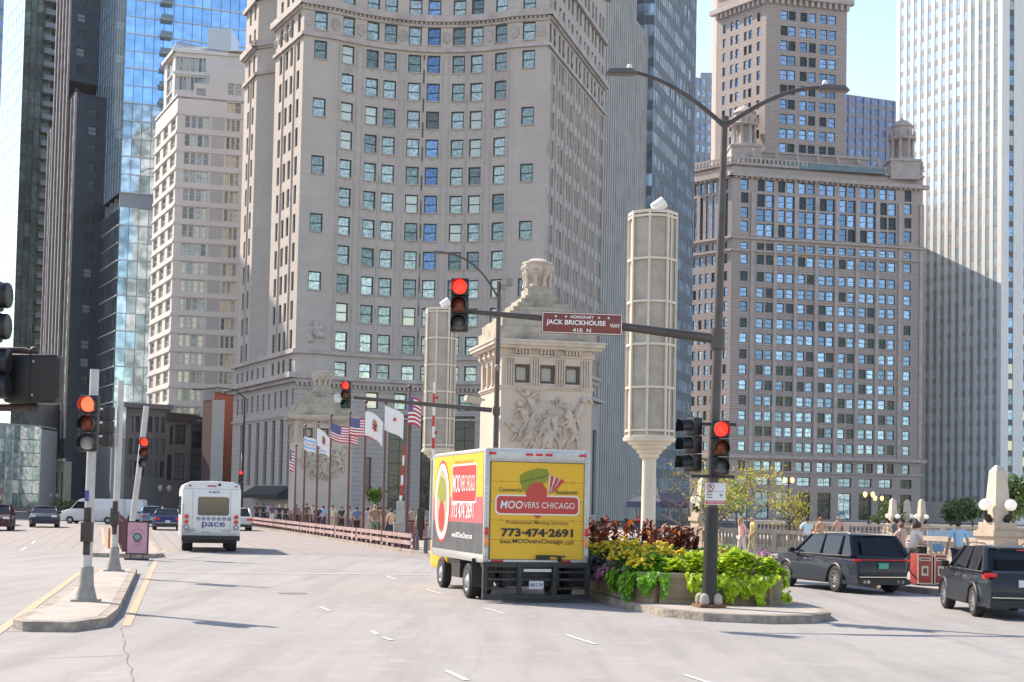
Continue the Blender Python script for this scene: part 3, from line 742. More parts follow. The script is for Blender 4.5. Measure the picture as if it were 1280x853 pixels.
B.w.prism([(tl.x, tl.y), (ta.x, ta.y), (tb.x, tb.y), (tb.x - 3, tb.y + 22), (tl.x, tl.y + 8)], zt0 + 29.6, zt0 + 29.98, 1)
B.finish([S_jew, S_jewp], T_jew)
def turret(px, base_py, top_py, Y):
    c = U(px, base_py, Y); top = U(px, top_py, Y).z; z = c.z; k = (top - z)
    b = MB(); x, y = c.x, c.y
    b.box((x, y, z - 2.2), (7.4, 7.4, 4.6)); b.box((x, y, z + .25), (8.0, 8.0, .5)); b.prism([(x + 3.4 * cos(a), y + 3.4 * sin(a)) for a in [pi / 8 + pi / 4 * i for i in range(8)]], z + .5, z + 1.2)
    for i in range(8):
        a = pi / 8 + pi / 4 * i; b.lathe([(.55, z + 1.2), (.42, z + 1.6), (.38, z + k * .48), (.55, z + k * .5)], (x + 2.7 * cos(a), y + 2.7 * sin(a), 0), 8)
        b.lathe([(.3, z + k * .56), (.4, z + k * .62), (.15, z + k * .68), (.001, z + k * .72)], (x + 3.1 * cos(a), y + 3.1 * sin(a), 0), 6)
    b.lathe([(1.5, z + 1.2), (1.5, z + k * .5)], (x, y, 0), 8, smooth=False)
    b.lathe([(3.4, z + k * .5), (3.6, z + k * .54), (3.1, z + k * .57), (2.6, z + k * .58), (2.6, z + k * .76), (3.0, z + k * .78), (2.6, z + k * .83), (1.6, z + k * .90), (.5, z + k * .94), (.3, z + k * .97), (.001, z + k)], (x, y, 0), 16)
    return b
turret(930, 188, 130, 352).build('corner_turret', T_jew, bpy.data.objects['brown_terracotta_block'], world=True)
turret(1127, 206, 147, 358).build('corner_turret', T_jew, bpy.data.objects['brown_terracotta_block'], world=True)

# ---------------------------------------------------------------- white marble tower at the right edge
M_marb = mat('white_marble', (.74, .73, .71), .5, var=.05, scale=.4)
M_marb_s = mat('grey_spandrel', (.30, .33, .35), .4, var=.15, scale=.5)
M_sp_d = mat('dark_spandrel', (.05, .06, .08), .4)
G_wht = glassm('pale_sky_glass', (.34, .50, .60), (.56, .70, .78), .1, .35, .2, .3, mott=(.9, 1.05))
G_uni = glassm('blue_strip_glass', (.08, .14, .20), (.30, .45, .60), .07, .6, .3, .3, blind=(.45, .42, .33), bprob=.2)
B = Bldg('white_marble_tower', 'sheer white marble tower ribbed with narrow window strips at the right edge', 'building', (135, 395))
c0 = U(1252, 260, 360); c_l = U(1119, 260, 392); c_r = U(1330, 260, 372)
ZU = 150.0; zf = lambda k: 6.0 + 3.88 * k
WL = Path([(c_l.x, c_l.y), (c0.x, c0.y)]); WR = Path([(c0.x, c0.y), (c_r.x, c_r.y)])
def strips(P, n, z0, z1, ww, gl, sp, m, first=None, w_off=.35):
    pitch = (P.L - 1.6) / n if first is None else first
    ops = []
    for i in range(n):
        c = .8 + pitch * (i + .5); ops.append((c - ww / 2, c + ww / 2, z0 + 5.5, z1 - 4, None))
        d = P.dirn(c); a = math.atan2(d.y, d.x); b = MB(); k = 0; z = z0 + 5.5
        while z < z1 - 4.5:
            q = P.at(c, -.13); q2 = P.at(c, -.09); zt = min(z + 3.88, z1 - 4)
            b.box((q2.x, q2.y, z + .75), (ww, .05, 1.5), a, 0); b.box((q.x, q.y, z + 1.5 + (zt - z - 1.5) / 2), (ww, .02, zt - z - 1.5), a, 1, tint=random.random() + .001)
            z += 3.88
        b.build('window_strip', [sp, gl], B.o, world=True)
    B.wall(P, z0, z1, ops, .18, m)
strips(WL, 14, 0, ZU, 1.35, G_wht, M_marb_s, 0)
strips(WR, 4, 0, ZU, 1.7, G_uni, M_sp_d, 0)
B.wall([(c_r.x, c_r.y), (c_r.x - 6, c_r.y + 45), (c_l.x + 9, c_l.y + 20), (c_l.x, c_l.y)], 0, ZU)
B.w.prism([(c_l.x, c_l.y), (c0.x, c0.y), (c_r.x, c_r.y), (c_r.x - 6, c_r.y + 45), (c_l.x + 9, c_l.y + 20)], ZU - .3, ZU - .02)
B.finish(M_marb)

# ---------------------------------------------------------------- towers right of the curved one
def grid_tower(name, label, loc, faces, z0, z1, back, bay, fl, gl, fr, spm, mull=.22, sph=1.1, depth=.25, wallm=None, topm=None, panels='window_wall', tilt=1.0):
    """curtain-wall tower: glass panels, spandrels and mullions as geometry"""
    B = Bldg(name, label, 'building', loc); B.wm = (fr, gl)
    for P in faces:
        P = Path(P); n = max(1, round(P.L / bay)); w = P.L / n; g = MB(); d = P.dirn(P.L / 2); a = math.atan2(d.y, d.x); nn = Vector((d.y, -d.x)); k = max(1, round((z1 - z0) / fl)); h = (z1 - z0) / k
        for j in range(k):
            za = z0 + j * h
            for i in range(n):
                q = P.at((i + .5) * w); tz = random.gauss(0, .006) * tilt; tx = random.gauss(0, .004) * tilt
                A_ = q - Vector((d.x, d.y)) * w / 2; C_ = q + Vector((d.x, d.y)) * w / 2; e0 = nn * (tx * h); e1 = nn * (tz * w)
                t = random.random() + .001
                g.face([(*(A_ - e1), za + sph), (*(C_ + e1), za + sph), (*(C_ + e1 + e0), za + h), (*(A_ - e1 + e0), za + h)], 0, tint=t)
            q = P.at(P.L / 2, .0); g.box((q.x, q.y, za + sph / 2), (P.L, depth * .6, sph), a, 1)
        for i in range(n + 1):
            q = P.at(min(P.L - .01, max(.01, i * w)), depth / 2); g.box((q.x, q.y, (z0 + z1) / 2), (mull, depth, z1 - z0), a, 2)
        g.build(panels, [gl, spm, fr], B.o, world=True)
    allp = [p for f in faces for p in f]; bb = [faces[-1][-1]] + back + [faces[0][0]]
    if not back: return B
    B.wall(bb, z0, z1); poly = [tuple(faces[0][0])] + [tuple(f[-1]) for f in faces] + [tuple(p) for p in back]
    B.w.prism(poly, z1 - .3, z1 + .3, 0)
    return B
M_gst = mat('grey_ribbed_stone', (.44, .43, .42), .7, var=.15, scale=.6, stain=(.22, .22, .22), sscale=.3)
G_grey = glassm('grey_blue_glass', (.16, .20, .24), (.36, .42, .48), .08, .5, .4, .3)
p0 = UP(749, 300, 228); p1 = UP(787, 300, 250); p2 = UP(789, 300, 251); p3 = UP(814, 300, 267)
B = grid_tower('grey_ribbed_tower', 'grey tower of narrow stone ribs and glass just right of the curved one', (20, 245), [(p0, p1)], 0, 100, [(p1[0] + 2, p1[1] + 14), (p0[0] + 4, p0[1] + 20)], 1.7, 3.9, G_grey, M_gst, M_gst, .75, 1.0, .5)
B.finish(M_gst)
B = grid_tower('pale_ribbed_block', 'slimmer pale ribbed block between the grey tower and the striped glass tower', (26, 262), [(p2, p3)], 0, 88, [(p3[0] + 1, p3[1] + 14), (p2[0] + 4, p2[1] + 20)], 1.35, 3.7, G_grey, M_gst, mat('pale_rib_stone', (.52, .50, .48), .7, var=.1, scale=.5), .7, 1.3, .6)
B.finish(M_gst)
p4 = UP(814, 300, 259); p5 = UP(866, 300, 291)
G_str = glassm('striped_tower_glass', (.10, .19, .30), (.50, .64, .76), .08, .7, .5, .12)
B = grid_tower('striped_glass_tower', 'tall glass tower banded with pale horizontal stripes left of the open sky', (32, 275), [((p4[0] - 3.5, p4[1] + .8), p4), (p4, p5)], 0, 118, [(p5[0] + 3, p5[1] + 25), (p4[0], p4[1] + 30)], 1.5, 3.9, G_str, mat('pale_metal_band', (.38, .42, .47), .35, .3), mat('steel_mullion', (.10, .13, .16), .4, .5), .06, 1.7, .12)
B.finish(M_gst)
G_far = glassm('far_blue_glass', (.18, .26, .36), (.40, .52, .62), .1, .6, .2, .2)
M_farb = mat('blue_grey_concrete', (.26, .30, .36), .7)
q0 = UP(862, 150, 560); q1 = UP(897, 150, 565)
B = grid_tower('far_grey_tower', 'distant grey tower in the gap of sky left of the terracotta tower', (75, 560), [(q0, q1)], 0, U(880, 97, 560).z, [(q1[0], q1[1] + 30), (q0[0], q0[1] + 30)], 2.8, 4.4, G_far, M_farb, M_farb, .9, 1.9, .4)
B.w.box((q1[0] - 4, q1[1] + 8, U(880, 97, 560).z + 2.2), (5, 8, 5)); B.finish(M_farb)
q0 = UP(1052, 150, 520); q1 = UP(1118, 150, 528)
M_pur = mat('purple_granite', (.20, .20, .27), .5)
B = grid_tower('far_blue_tower', 'distant blue office slab in the gap of sky right of the terracotta tower', (130, 520), [(q0, q1)], 0, U(1090, 119, 520).z, [(q1[0], q1[1] + 30), (q0[0], q0[1] + 30)], 3.1, 3.9, glassm('blue_slab_glass', (.10, .17, .30), (.18, .28, .45), .1, .6, .2, .2), M_pur, M_pur, 1.1, 1.5, .5)
B.finish(M_pur)

# ---------------------------------------------------------------- left-hand towers
# sliver tower at the very edge
q0 = UP(-60, 200, 420); q1 = UP(6, 200, 425)
B = grid_tower('banded_tower', 'blue and grey banded tower, a sliver at the left edge', (-160, 420), [(q0, q1)], 0, 175, [(q1[0], q1[1] + 20), (q0[0], q0[1] + 20)], 5, 3.9, glassm('band_glass', (.12, .24, .42), (.2, .36, .6), .1, .5, .2, .2), mat('grey_band', (.38, .38, .42), .6), M_farb, .1, 1.9, .15)
B.finish(M_farb)
# pale glass tower with balconies
q0 = UP(-4, 250, 372); q1 = UP(23, 250, 350); q2 = UP(70, 250, 356)
G_sky = glassm('sky_glass', (.33, .46, .54), (.42, .56, .64), .05, .75, .04, .05, mott=(.92, 1.04))
G_grn = glassm('green_dark_glass', (.035, .06, .06), (.14, .20, .19), .12, .4, .4, .2)
B = grid_tower('balcony_glass_tower', 'glass tower with a pale sky-reflecting side and a dark green side of stacked balconies', (-115, 360), [(q0, q1)], 0, 165, [], 3.2, 3.6, G_sky, mat('sky_spandrel', (.45, .55, .62), .15, .6), F_dark, .05, .12, .04, tilt=.1)
Pb2 = Path([q1, q2]); g = MB(); n = 6; w = Pb2.L / n; d = Pb2.dirn(1); a = math.atan2(d.y, d.x)
for j in range(50):
    za = j * 3.3
    for i in range(n):
        q = Pb2.at((i + .5) * w, -.05); inset = 0
        if i in (3, 4): continue
        g.box((q.x, q.y, za + 1.65), (w - .05, .06, 3.2), a, 0, tint=random.random() + .001)
    q = Pb2.at(Pb2.L / 2, .02); g.box((q.x, q.y, za), (Pb2.L, .12, .12), a, 2)
    q = Pb2.at(4 * w, -1.2); g.box((q.x, q.y, za + 1.65), (2 * w, .06, 3.2), a, 0, tint=random.random() + .001)
    q = Pb2.at(4 * w, .25); g.box((q.x, q.y, za + .05), (2 * w - .4, 1.5, .16), a, 1)
for i in range(n + 1): q = Pb2.at(min(i * w, Pb2.L - .01), .03); g.box((q.x, q.y, 82), (.1, .14, 165), a, 2)
g.build('window_wall', [G_grn, mat('balcony_concrete', (.24, .26, .27), .7), F_dark], B.o, world=True)
for j in range(48):
    r = MB(); q = Pb2.at(4 * w, .98); r.box((q.x, q.y, j * 3.3 + .65), (2 * w - .4, .05, 1.05), a); r.build('balcony', mat('balcony_glass', (.16, .20, .24), .2, .3), B.o, world=True)
B.wall([q2, (q2[0], q2[1] + 25), (q0[0], q0[1] + 10), q0], 0, 165); B.w.prism([q0, q1, q2, (q2[0], q2[1] + 25), (q0[0], q0[1] + 10)], 164.6, 165.1); B.finish(M_farb)

# dark granite tower with gold-tinged pale ribs
DK = 300.0
M_gran = mat('black_granite', (.028, .042, .068), .35, var=.3, scale=.5)
M_granrib = mat('weathered_rib', (.27, .25, .25), .6, var=.3, scale=.8)
G_dk = glassm('dark_sash_glass', (.03, .04, .05), (.10, .13, .15), .1, .3, .3, .4, blind=(.26, .27, .28), bprob=.35)
k0 = UP(71, 60, 309); k1 = UP(87, 60, DK); k2 = UP(126, 60, DK + 4)
B = Bldg('black_granite_tower', 'black granite tower with pale vertical ribs and a stepped-back upper shaft', 'building', (-92, 310)); B.wm = (F_dark, G_dk)
K1 = Path([k0, k1]); K2 = Path([k1, k2])
B.wall(K1, 0, 130, [((i + .5) * K1.L / 4 - .42, (i + .5) * K1.L / 4 + .42, 3 + 3.7 * j, 3 + 3.7 * j + 2.2) for i in range(4) for j in range(24, 34)], .4, 0, prio=3)
B.wall(K2, 90, 130, [(s_ - .95, s_ + .95, 3 + 3.7 * j, 3 + 3.7 * j + 1.9) for s_ in (K2.find(101.5, 100),) for j in range(24, 34)], .3)
for i in range(5): q = K1.at(min(i * K1.L / 4 + .05, K1.L - .05), .1); B.trim.box((q.x, q.y, 65), (.5, .4, 130), math.atan2(K1.dirn(1).y, K1.dirn(1).x))
# lower, wider part
m0 = UP(50, 500, 325); m1 = UP(86, 400, DK - 7.5); m2 = UP(127, 400, DK - 3)
zs = U(105, 119, DK - 6).z
K3 = Path([m0, m1]); K4 = Path([m1, m2])
ops = []; n3 = 8
for i in range(n3):
    c = (i + .5) * K3.L / n3
    for j in range(3, 23): ops.append((c - .7, c + .7, 3 + 3.7 * j, 3 + 3.7 * j + 2.2))
B.wall(K3, 0, zs, ops, .45, 0, prio=2)
B.wall(K4, 0, zs, [(s_ - .95, s_ + .95, 3 + 3.7 * j, 3 + 3.7 * j + 1.9) for s_ in (K4.find(112, 60),) for j in range(5, 22)], .3)
for i in range(n3 + 1): q = K3.at(min(i * K3.L / n3 + .05, K3.L - .05), .1); B.trim.box((q.x, q.y, (zs + 14) / 2), (.5, .45, zs - 14), math.atan2(K3.dirn(1).y, K3.dirn(1).x))
B.wall([k2, (k2[0] + 6, k2[1] + 25), (k0[0], k0[1] + 20), k0], 0, 130); B.w.prism([k0, k1, k2, (k2[0] + 6, k2[1] + 25), (k0[0], k0[1] + 20)], 129.5, 130.2)
B.wall([m2, (m2[0] + 7, m2[1] + 32), (m0[0], m0[1] + 8), m0], 0, zs); B.w.prism([m0, m1, m2, (m2[0] + 7, m2[1] + 32), (m0[0], m0[1] + 8)], zs - .4, zs + .2)
B.finish(M_gran, M_granrib, trimname='ribs')
# pale stone shopfront at its foot
sh0 = UP(48, 600, 306); sh1 = UP(80, 600, 290); b = Bldg('pale_shopfront', 'pale two-storey stone shopfront at the foot of the black granite tower', 'building', (-95, 300)); b.wm = (F_dark, G_dk)
SP = Path([sh0, sh1]); b.wall(SP, 0, 9.3, [(SP.L * (i + .5) / 5 - 1.1, SP.L * (i + .5) / 5 + 1.1, .6, 7.2, 'tall') for i in range(5)], .4); b.ledge(SP, 9.3, 9.9, .5)
b.wall([sh1, (sh1[0] + 1, sh1[1] + 1.5), (sh0[0] + 1, sh0[1] + 1.5), sh0], 0, 9.3); b.w.prism([sh0, sh1, (sh1[0] + 1, sh1[1] + 1.5), (sh0[0] + 1, sh0[1] + 1.5)], 9.2, 9.35); b.finish(mat('pale_stone', (.5, .48, .45), .7, var=.1))

# big blue glass tower
g0 = UP(116, 250, 306); g1 = UP(150, 250, 282); g2 = UP(304, 250, 290)
G_bl = glassm('bright_blue_glass', (.24, .50, .78), (.34, .62, .90), .04, .85, .06, .10, mott=(.85, 1.08))
G_mix = glassm('teal_mirror_glass', (.28, .42, .50), (.62, .74, .80), .06, .7, .4, .10, mott=(.5, 1.1))
M_fin = mat('pale_floor_edge', (.45, .52, .58), .4)
zsp = U(150, 240, 282).z
B = grid_tower('blue_glass_tower', 'wide bright blue glass tower rising behind the white apartment block', (-80, 300), [(g0, g1)], zsp, 150, [], 2.4, 3.4, G_sky, mat('sky_spandrel'
, (.45, .55, .62), .15, .6), F_dark, .06, .15, .05, tilt=.15)
for P, z0, z1, gl in ((Path([g1, g2]), zsp + 18, 150, G_bl), (Path([g1, g2]), zsp, zsp + 18, G_mix), (Path([g0, g1]), 14, zsp - 3, glassm('navy_mirror_glass', (.06, .11, .17), (.26, .36, .44), .06, .6, .8, .12)), (Path([g1, g2]), 14, zsp - 3, G_mix)):
    g = MB(); d = P.dirn(1); a = math.atan2(d.y, d.x); nn = Vector((d.y, -d.x)); n = round(P.L / 1.9); w = P.L / n; k = round((z1 - z0) / 3.4); h = (z1 - z0) / k
    for j in range(k):
        for i in range(n):
            q = P.at((i + .5) * w); e = nn * random.gauss(0, .012); e2 = nn * random.gauss(0, .012); A_ = q - d * w / 2; C_ = q + d * w / 2; za = z0 + j * h
            g.face([(*(A_ - e), za), (*(C_ + e), za), (*(C_ + e + e2), za + h), (*(A_ - e + e2), za + h)], 0, tint=random.random() + .001)
        q = P.at(P.L / 2, .06); g.box((q.x, q.y, z0 + j * h), (P.L, .22, .16 if j % 2 else .26), a, 1)
    for i in range(n + 1): q = P.at(min(P.L - .01, max(.01, i * w)), .03); g.box((q.x, q.y, (z0 + z1) / 2), (.09, .1, z1 - z0), a, 2)
    g.build('window_wall', [gl, M_fin, F_dark], B.o, world=True)
P = Path([g1, g2]); d = P.dirn(1); a = math.atan2(d.y, d.x)
for j in range(20):       # dark balcony recesses
    s_ = P.find(207, zsp + 30); q = P.at(s_, .7); r = MB(); z = zsp + 8 + j * 3.4
    r.box((q.x, q.y, z), (2.3, 1.5, .25), a); r.box((P.at(s_, 1.42).x, P.at(s_, 1.42).y, z + .55), (2.3, .06, .9), a, 1); r.build('balcony', [mat('balcony_slab', (.30, .32, .34), .6), mat('balcony_glass', (.16, .20, .24), .2, .3)], B.o, world=True)
for s_, P in ((.4, Path([g0, g1])),):
    for i in range(6): q = P.at(P.L * (i + .3) / 6, -1.0); B.trim.box((q.x, q.y, zsp - 1.5), (.9, .9, 3), a)
q = Path([g1, g2]).at(10, -1.0); B.trim.box((q.x + 1, q.y, zsp - 1.5), (22, 1.0, 2.9), a)
B.wall([(g0[0], g0[1]), (g1[0], g1[1]), (g2[0], g2[1]), (g2[0], g2[1] + 30), (g0[0], g0[1] + 20), (g0[0], g0[1])], 0, 14)
B.wall([g2, (g2[0], g2[1] + 30), (g0[0], g0[1] + 20), g0], 14, 150)
B.w.prism([g0, g1, g2, (g2[0], g2[1] + 30), (g0[0], g0[1] + 20)], zsp - 3.2, zsp - 2.9, 0); B.w.prism([g0, g1, g2, (g2[0], g2[1] + 30), (g0[0], g0[1] + 20)], 149.5, 150.2, 0)
B.finish(M_farb, M_farb)

# white stepped apartment block
M_wh = mat('white_precast', (.62, .60, .585), .7, var=.06, scale=.3, stain=(.48, .45, .43), sscale=.15)
M_whg = mat('grey_render', (.42, .42, .43), .8, var=.06)
G_apt = glassm('apartment_glass', (.14, .15, .14), (.40, .42, .40), .1, .3, .5, .4, blind=(.50, .46, .38), bprob=.4)
D5 = 245.0
B = Bldg('white_apartment_block', 'stepped white apartment block with a curved metal roof', 'building', (-55, 260)); B.wm = (F_pale, G_apt)
w1 = UP(217, 300, D5); w0 = UP(190, 300, 262); w2 = UP(303, 300, 248)
WF = Path([w1, w2]); WLf = Path([w0, w1]); fz = lambda k: U(250, 98 + 22.8 * k, D5).z
sA0, sA1 = WF.find(229, 60), WF.find(261, 60); sB0, sB1 = WF.find(281, 60), WF.find(300, 60)
def grp(x0, x1, k, n, dz=0):
    z = fz(k); w = (x1 - x0) / n; return [(x0 + i * w + .1, x0 + (i + 1) * w - .1, z - 2.15, z - .1) for i in range(n)]
ops = []
for k in range(2, 24): ops += grp(sA0, sA1, k, 4)
for k in range(0, 24): ops += grp(sB0, sB1 - .1, k, 3) if k > 1 else grp(sB0, sB1, k, 2)
ztA = fz(1.0); ztB = fz(.2); ztC = fz(-.8); sa = WF.find(243, 75); sb = WF.find(262, 75)
hi = [o for o in ops if o[3] > ztA - .1]; lo = [o for o in ops if o[3] <= ztA - .1]
B.wall(WF, 0, ztA, lo, .35)
PB = Path([WF.at(sb), w2]); B.wall(PB, ztA, ztC, [(o[0] - sb, o[1] - sb, max(o[2], ztA + .1), o[3]) for o in hi if o[0] > sb and o[3] < ztC and o[2] > ztA], .35)
B.wall(Path([WF.at(sa), WF.at(sb)]), ztA, ztB, [(.4, 2.0, ztA + .2, ztA + 1.7)], .35)
o = []
for k in range(2, 24):
    for i in range(3): c = WLf.L * (i + .5) / 3; o.append((c - 1.9, c + 1.9, fz(k) - 2.15, fz(k) - .1, 'cross'))
B.wall(WLf, 0, ztA, o, .35)
bk = [w2, (w2[0], w2[1] + 30), (w0[0], w0[1] + 15), w0]
B.wall(bk, 0, ztA); B.w.prism([w0, w1, w2, (w2[0], w2[1] + 30), (w0[0], w0[1] + 15)], ztA - .3, ztA - .02)
p_ = WF.at(sb); B.w.prism([tuple(p_ + Vector((.05, .4))), tuple(Vector(w2) + Vector((0, .4))), (w2[0], w2[1] + 12), (p_.x, p_.y + 12)], ztA, ztC - .02)
p_ = WF.at(sa); p2_ = WF.at(sb); B.w.prism([(p_.x, p_.y + .4), (p2_.x, p2_.y + .4), (p2_.x, p2_.y + 12), (p_.x, p_.y + 12)], ztA, ztB - .02)
# set-back volume
v0 = UP(206, 80, 258); v1 = UP(219, 80, 250); v2 = UP(304, 80, 252.5); zv = U(250, 62, 250).z
V1 = Path([v0, v1]); V2 = Path([v1, v2])
s0_, s1_ = V2.find(220, 80), V2.find(258, 80); n = 8; w = (s1_ - s0_) / n
o = [(s0_ + i * w + .06, s0_ + (i + 1) * w - .06, U(240, 88, 250).z, U(240, 71, 250).z, 'plain') for i in range(n)] + [(s0_ + i * w + .06, s0_ + (i + 1) * w - .06, U(240, 112, 250).z, U(240, 95, 250).z, 'plain') for i in range(n)]
B.wall(V2, ztA - 1, zv, o, .4); B.wall(V1, ztA - 8, zv, [(V1.L * .25, V1.L * .8, U(240, 88 + 22 * j, 250).z, U(240, 68 + 22 * j, 250).z, 'cross') for j in range(3)], .3)
B.wall([v2, (v2[0], v2[1] + 14), (v0[0], v0[1] + 8), v0], ztA - 8, zv); B.w.prism([v0, v1, v2, (v2[0], v2[1] + 14), (v0[0], v0[1] + 8)], zv - .3, zv - .02)
B.ledge(V2, zv - .6, zv, .5); B.ledge(V1, zv - .6, zv, .5); B.ledge(V2, U(240, 93, 250).z, U(240, 90, 250).z, .3)
for k in range(1, 24): B.ledge(WF, fz(k) + .02, fz(k) + .42, .16); B.ledge(WLf, fz(k) + .02, fz(k) + .42, .16)
# flat grey render panels between the window groups
for k in range(1, 23):
    s0_, s1_ = WF.find(263.5, 60), WF.find(279.5, 60); a_ = WF.at(s0_, .03); c_ = WF.at(s1_, .03); z = fz(k + 1)
    B.trim.face([(a_.x, a_.y, z - 2.2), (c_.x, c_.y, z - 2.2), (c_.x, c_.y, z - .1), (a_.x, a_.y, z - .1)], 1)
rf = MB(); xa, xb = U(213, 50, 251).x, U(277, 50, 251).x; yb = 252.0; prof = [(0, 0), (0, .6), (1.2, 2.8), (2.6, 4.6)]
zr = zv; hh = U(230, 35, 250).z - zv
pts = []
for i in range(9): t = i / 8; pts.append((yb + .4 + 8 * t, zr + .3 + hh * (1 - (1 - t) ** 2.2)))
for i in range(8):
    for j in range(26):
        x0_ = xa + (xb - xa) * j / 26; x1_ = xa + (xb - xa) * (j + 1) / 26; f0 = 1 - .62 * (j / 26) ** .6 if False else 1 - .55 * (j / 26); f1 = 1 - .55 * ((j + 1) / 26)
        zz = lambda f, q: zr + .3 + (q - zr - .3) * f
        rf.face([(x0_, pts[i][0], zz(f0, pts[i][1])), (x1_, pts[i][0], zz(f1, pts[i][1])), (x1_, pts[i + 1][0], zz(f1, pts[i + 1][1])), (x0_, pts[i + 1][0], zz(f0, pts[i + 1][1]))], 0)
    for j in range(27):
        x_ = xa + (xb - xa) * j / 26; f = 1 - .55 * (j / 26)
        rf.tube([(x_, pts[i][0], zz(f, pts[i][1]) + .06), (x_, pts[i + 1][0], zz(f, pts[i + 1][1]) + .06)], .07, 4, 0, False, False)
rf.face([(xa, p[0], p[1]) for p in pts] + [(xa, pts[-1][0], zr)], 0)
bx0, bx1 = U(255, 40, 252).x, U(285, 40, 252).x; zt_ = U(270, 34, 254).z
rf.prism([(bx0, 255), (bx1, 255), (bx1, 262), (bx0, 262)], zr, zt_)
for i in range(16): rf.box((lerp(bx0, bx1, (i + .5) / 16), 254.97, (zr + zt_) / 2), (.12, .1, zt_ - zr))
rf.build('curved_roof', mat('zinc_sheet', (.52, .55, .58), .35, .5), B.o, world=True)
cx0, cx1 = U(281, 70, 249).x, U(303, 70, 249).x; B.w.prism([(cx0, 250.6), (cx1, 250.6), (cx1, 258), (cx0, 258)], zv, U(290, 61, 250).z, 0)
B.finish(M_wh, [M_wh, M_whg])

# low buildings behind the bus
def lowb(name, label, px0, px1, Y0, Y1, ytop, m, wins, cornice=None, depth=14, m2=None):
    a = UP(px0, 600, Y0); c = UP(px1, 600, Y1); P = Path([a, c]); z1 = U((px0 + px1) / 2, ytop, (Y0 + Y1) / 2).z
    b = Bldg(name, label, 'building', ((a[0] + c[0]) / 2, (a[1] + c[1]) / 2 + 4)); b.wm = (F_dark, G_dk); o = []
    for (x0, x1, y1, y0, stl) in wins: o.append((P.find(x0, 8), P.find(x1, 8), U(x0, y0, Y0).z, min(z1 - .4, U(x0, y1, Y0).z), stl))
    b.wall(P, 0, z1, o, .4); b.wall([c, (c[0], c[1] + depth), (a[0], a[1] + depth), a], 0, z1)
    b.w.prism([a, c, (c[0], c[1] + depth), (a[0], a[1] + depth)], z1 - .3, z1 - .02)
    if cornice: b.ledge(P, z1 - cornice, z1, .6)
    return b.finish(m, m2 or m)
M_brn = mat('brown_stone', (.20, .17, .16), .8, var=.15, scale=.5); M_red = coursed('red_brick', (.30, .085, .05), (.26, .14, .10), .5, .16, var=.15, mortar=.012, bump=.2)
lowb('brown_mansion', 'low brown stone building with wide dark windows behind the white bus', 207, 237, 232, 236, 517, M_brn, [(211, 216, 532, 556, 'sash'), (218, 232, 530, 555, 'cross'), (209, 216, 568, 600, 'tall'), (218, 232, 566, 600, 'tall')], 1.3, m2=mat('dark_cornice', (.04, .04, .045), .7))
lowb('grey_shop_block', 'narrow dark grey block between the brown building and the red brick one', 236, 256, 236, 240, 527, mat('slate_render', (.10, .12, .14), .7), [(239, 253, 538, 560, 'cross'), (239, 253, 568, 600, 'cross')], .5)
lowb('red_brick_building', 'red brick building with a pale stone strip beside the curved tower', 265, 292, 224, 232, 492, M_red, [], None)
lowb('dark_brick_building', 'brick wall coloured dark for shade, left of the red brick building', 251, 266, 228, 224.5, 500, coursed('shaded_red_brick', (.10, .05, .05), (.09, .06, .06), .5, .16, var=.15, mortar=.012, bump=.2), [], None)  # shade on this side wall is put into the darker brick colour
b = MB(); a_ = U(266, 500, 223.6); b.box((a_.x + .9, a_.y, a_.z / 2), (1.9, .12, a_.z)); tag(b.build('stone_pilaster', mat('pale_stone', (.5, .48, .45), .7), loc=(a_.x + .9, a_.y, 0), world=True), 'pale stone pilaster on the corner of the red brick building', 'pilaster')
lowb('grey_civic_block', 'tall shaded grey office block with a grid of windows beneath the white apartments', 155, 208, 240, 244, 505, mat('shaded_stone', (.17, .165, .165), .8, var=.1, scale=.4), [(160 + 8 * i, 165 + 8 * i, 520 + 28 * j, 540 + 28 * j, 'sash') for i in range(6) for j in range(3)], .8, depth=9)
# glass pavilions at far left
p0 = UP(-30, 600, 262); p1 = UP(49, 600, 275)
B = grid_tower('glass_pavilion', 'pale glass pavilion front below the balcony tower at the left edge', (p0[0] + 4, p0[1] + 8), [(p0, p1)], 0, U(20, 532, 270).z, [(p1[0], p1[1] + 10), (p0[0], p0[1] + 10)], 1.7, 2.6, glassm('pavilion_glass', (.20, .34, .36), (.62, .74, .78), .06, .6, .5, .25), mat('sky_spandrel', (.45, .55, .62), .15, .6), mat('steel_mullion', (.10, .13, .16), .4, .5), .07, .15, .1)
B.finish(M_farb)
lowb('grey_slab_block', 'windowless grey wall between the glass pavilion and the black tower', 34, 52, 285, 290, 500, mat('grey_metal_panel', (.16, .19, .22), .4), [], None)

# two unseen blocks added left of the frame to shade the bridge's far end
M_off1 = coursed('offstage_limestone', (.40, .36, .33), (.30, .27, .25), 2.4, 1.0, var=.05)
def plain_tower(name, label, x, y, w, d, h):
    B = Bldg(name, label, 'building', (x, y)); B.wm = (F_dark, G_lond_side); P = [(x - w / 2, y - d / 2), (x + w / 2, y - d / 2), (x + w / 2, y + d / 2), (x - w / 2, y + d / 2), (x - w / 2, y - d / 2)]
    n = int(w / 4); ops = [(w * (i + .5) / n - .9, w * (i + .5) / n + .9, 4 + 4 * j, 6.4 + 4 * j) for i in range(n) for j in range(int(h / 4) - 2)]
    B.wall([P[0], P[1]], 0, h, ops); n = int(d / 4); ops = [(d * (i + .5) / n - .9, d * (i + .5) / n + .9, 4 + 4 * j, 6.4 + 4 * j) for i in range(n) for j in range(int(h / 4) - 2)]
    B.wall([P[1], P[2]], 0, h, ops); B.wall([P[2], P[3], P[4]], 0, h); B.w.prism(P[:4], h - .4, h + .02); B.ledge([P[0], P[1], P[2]], h - 1.5, h, .8); B.finish(M_off1)
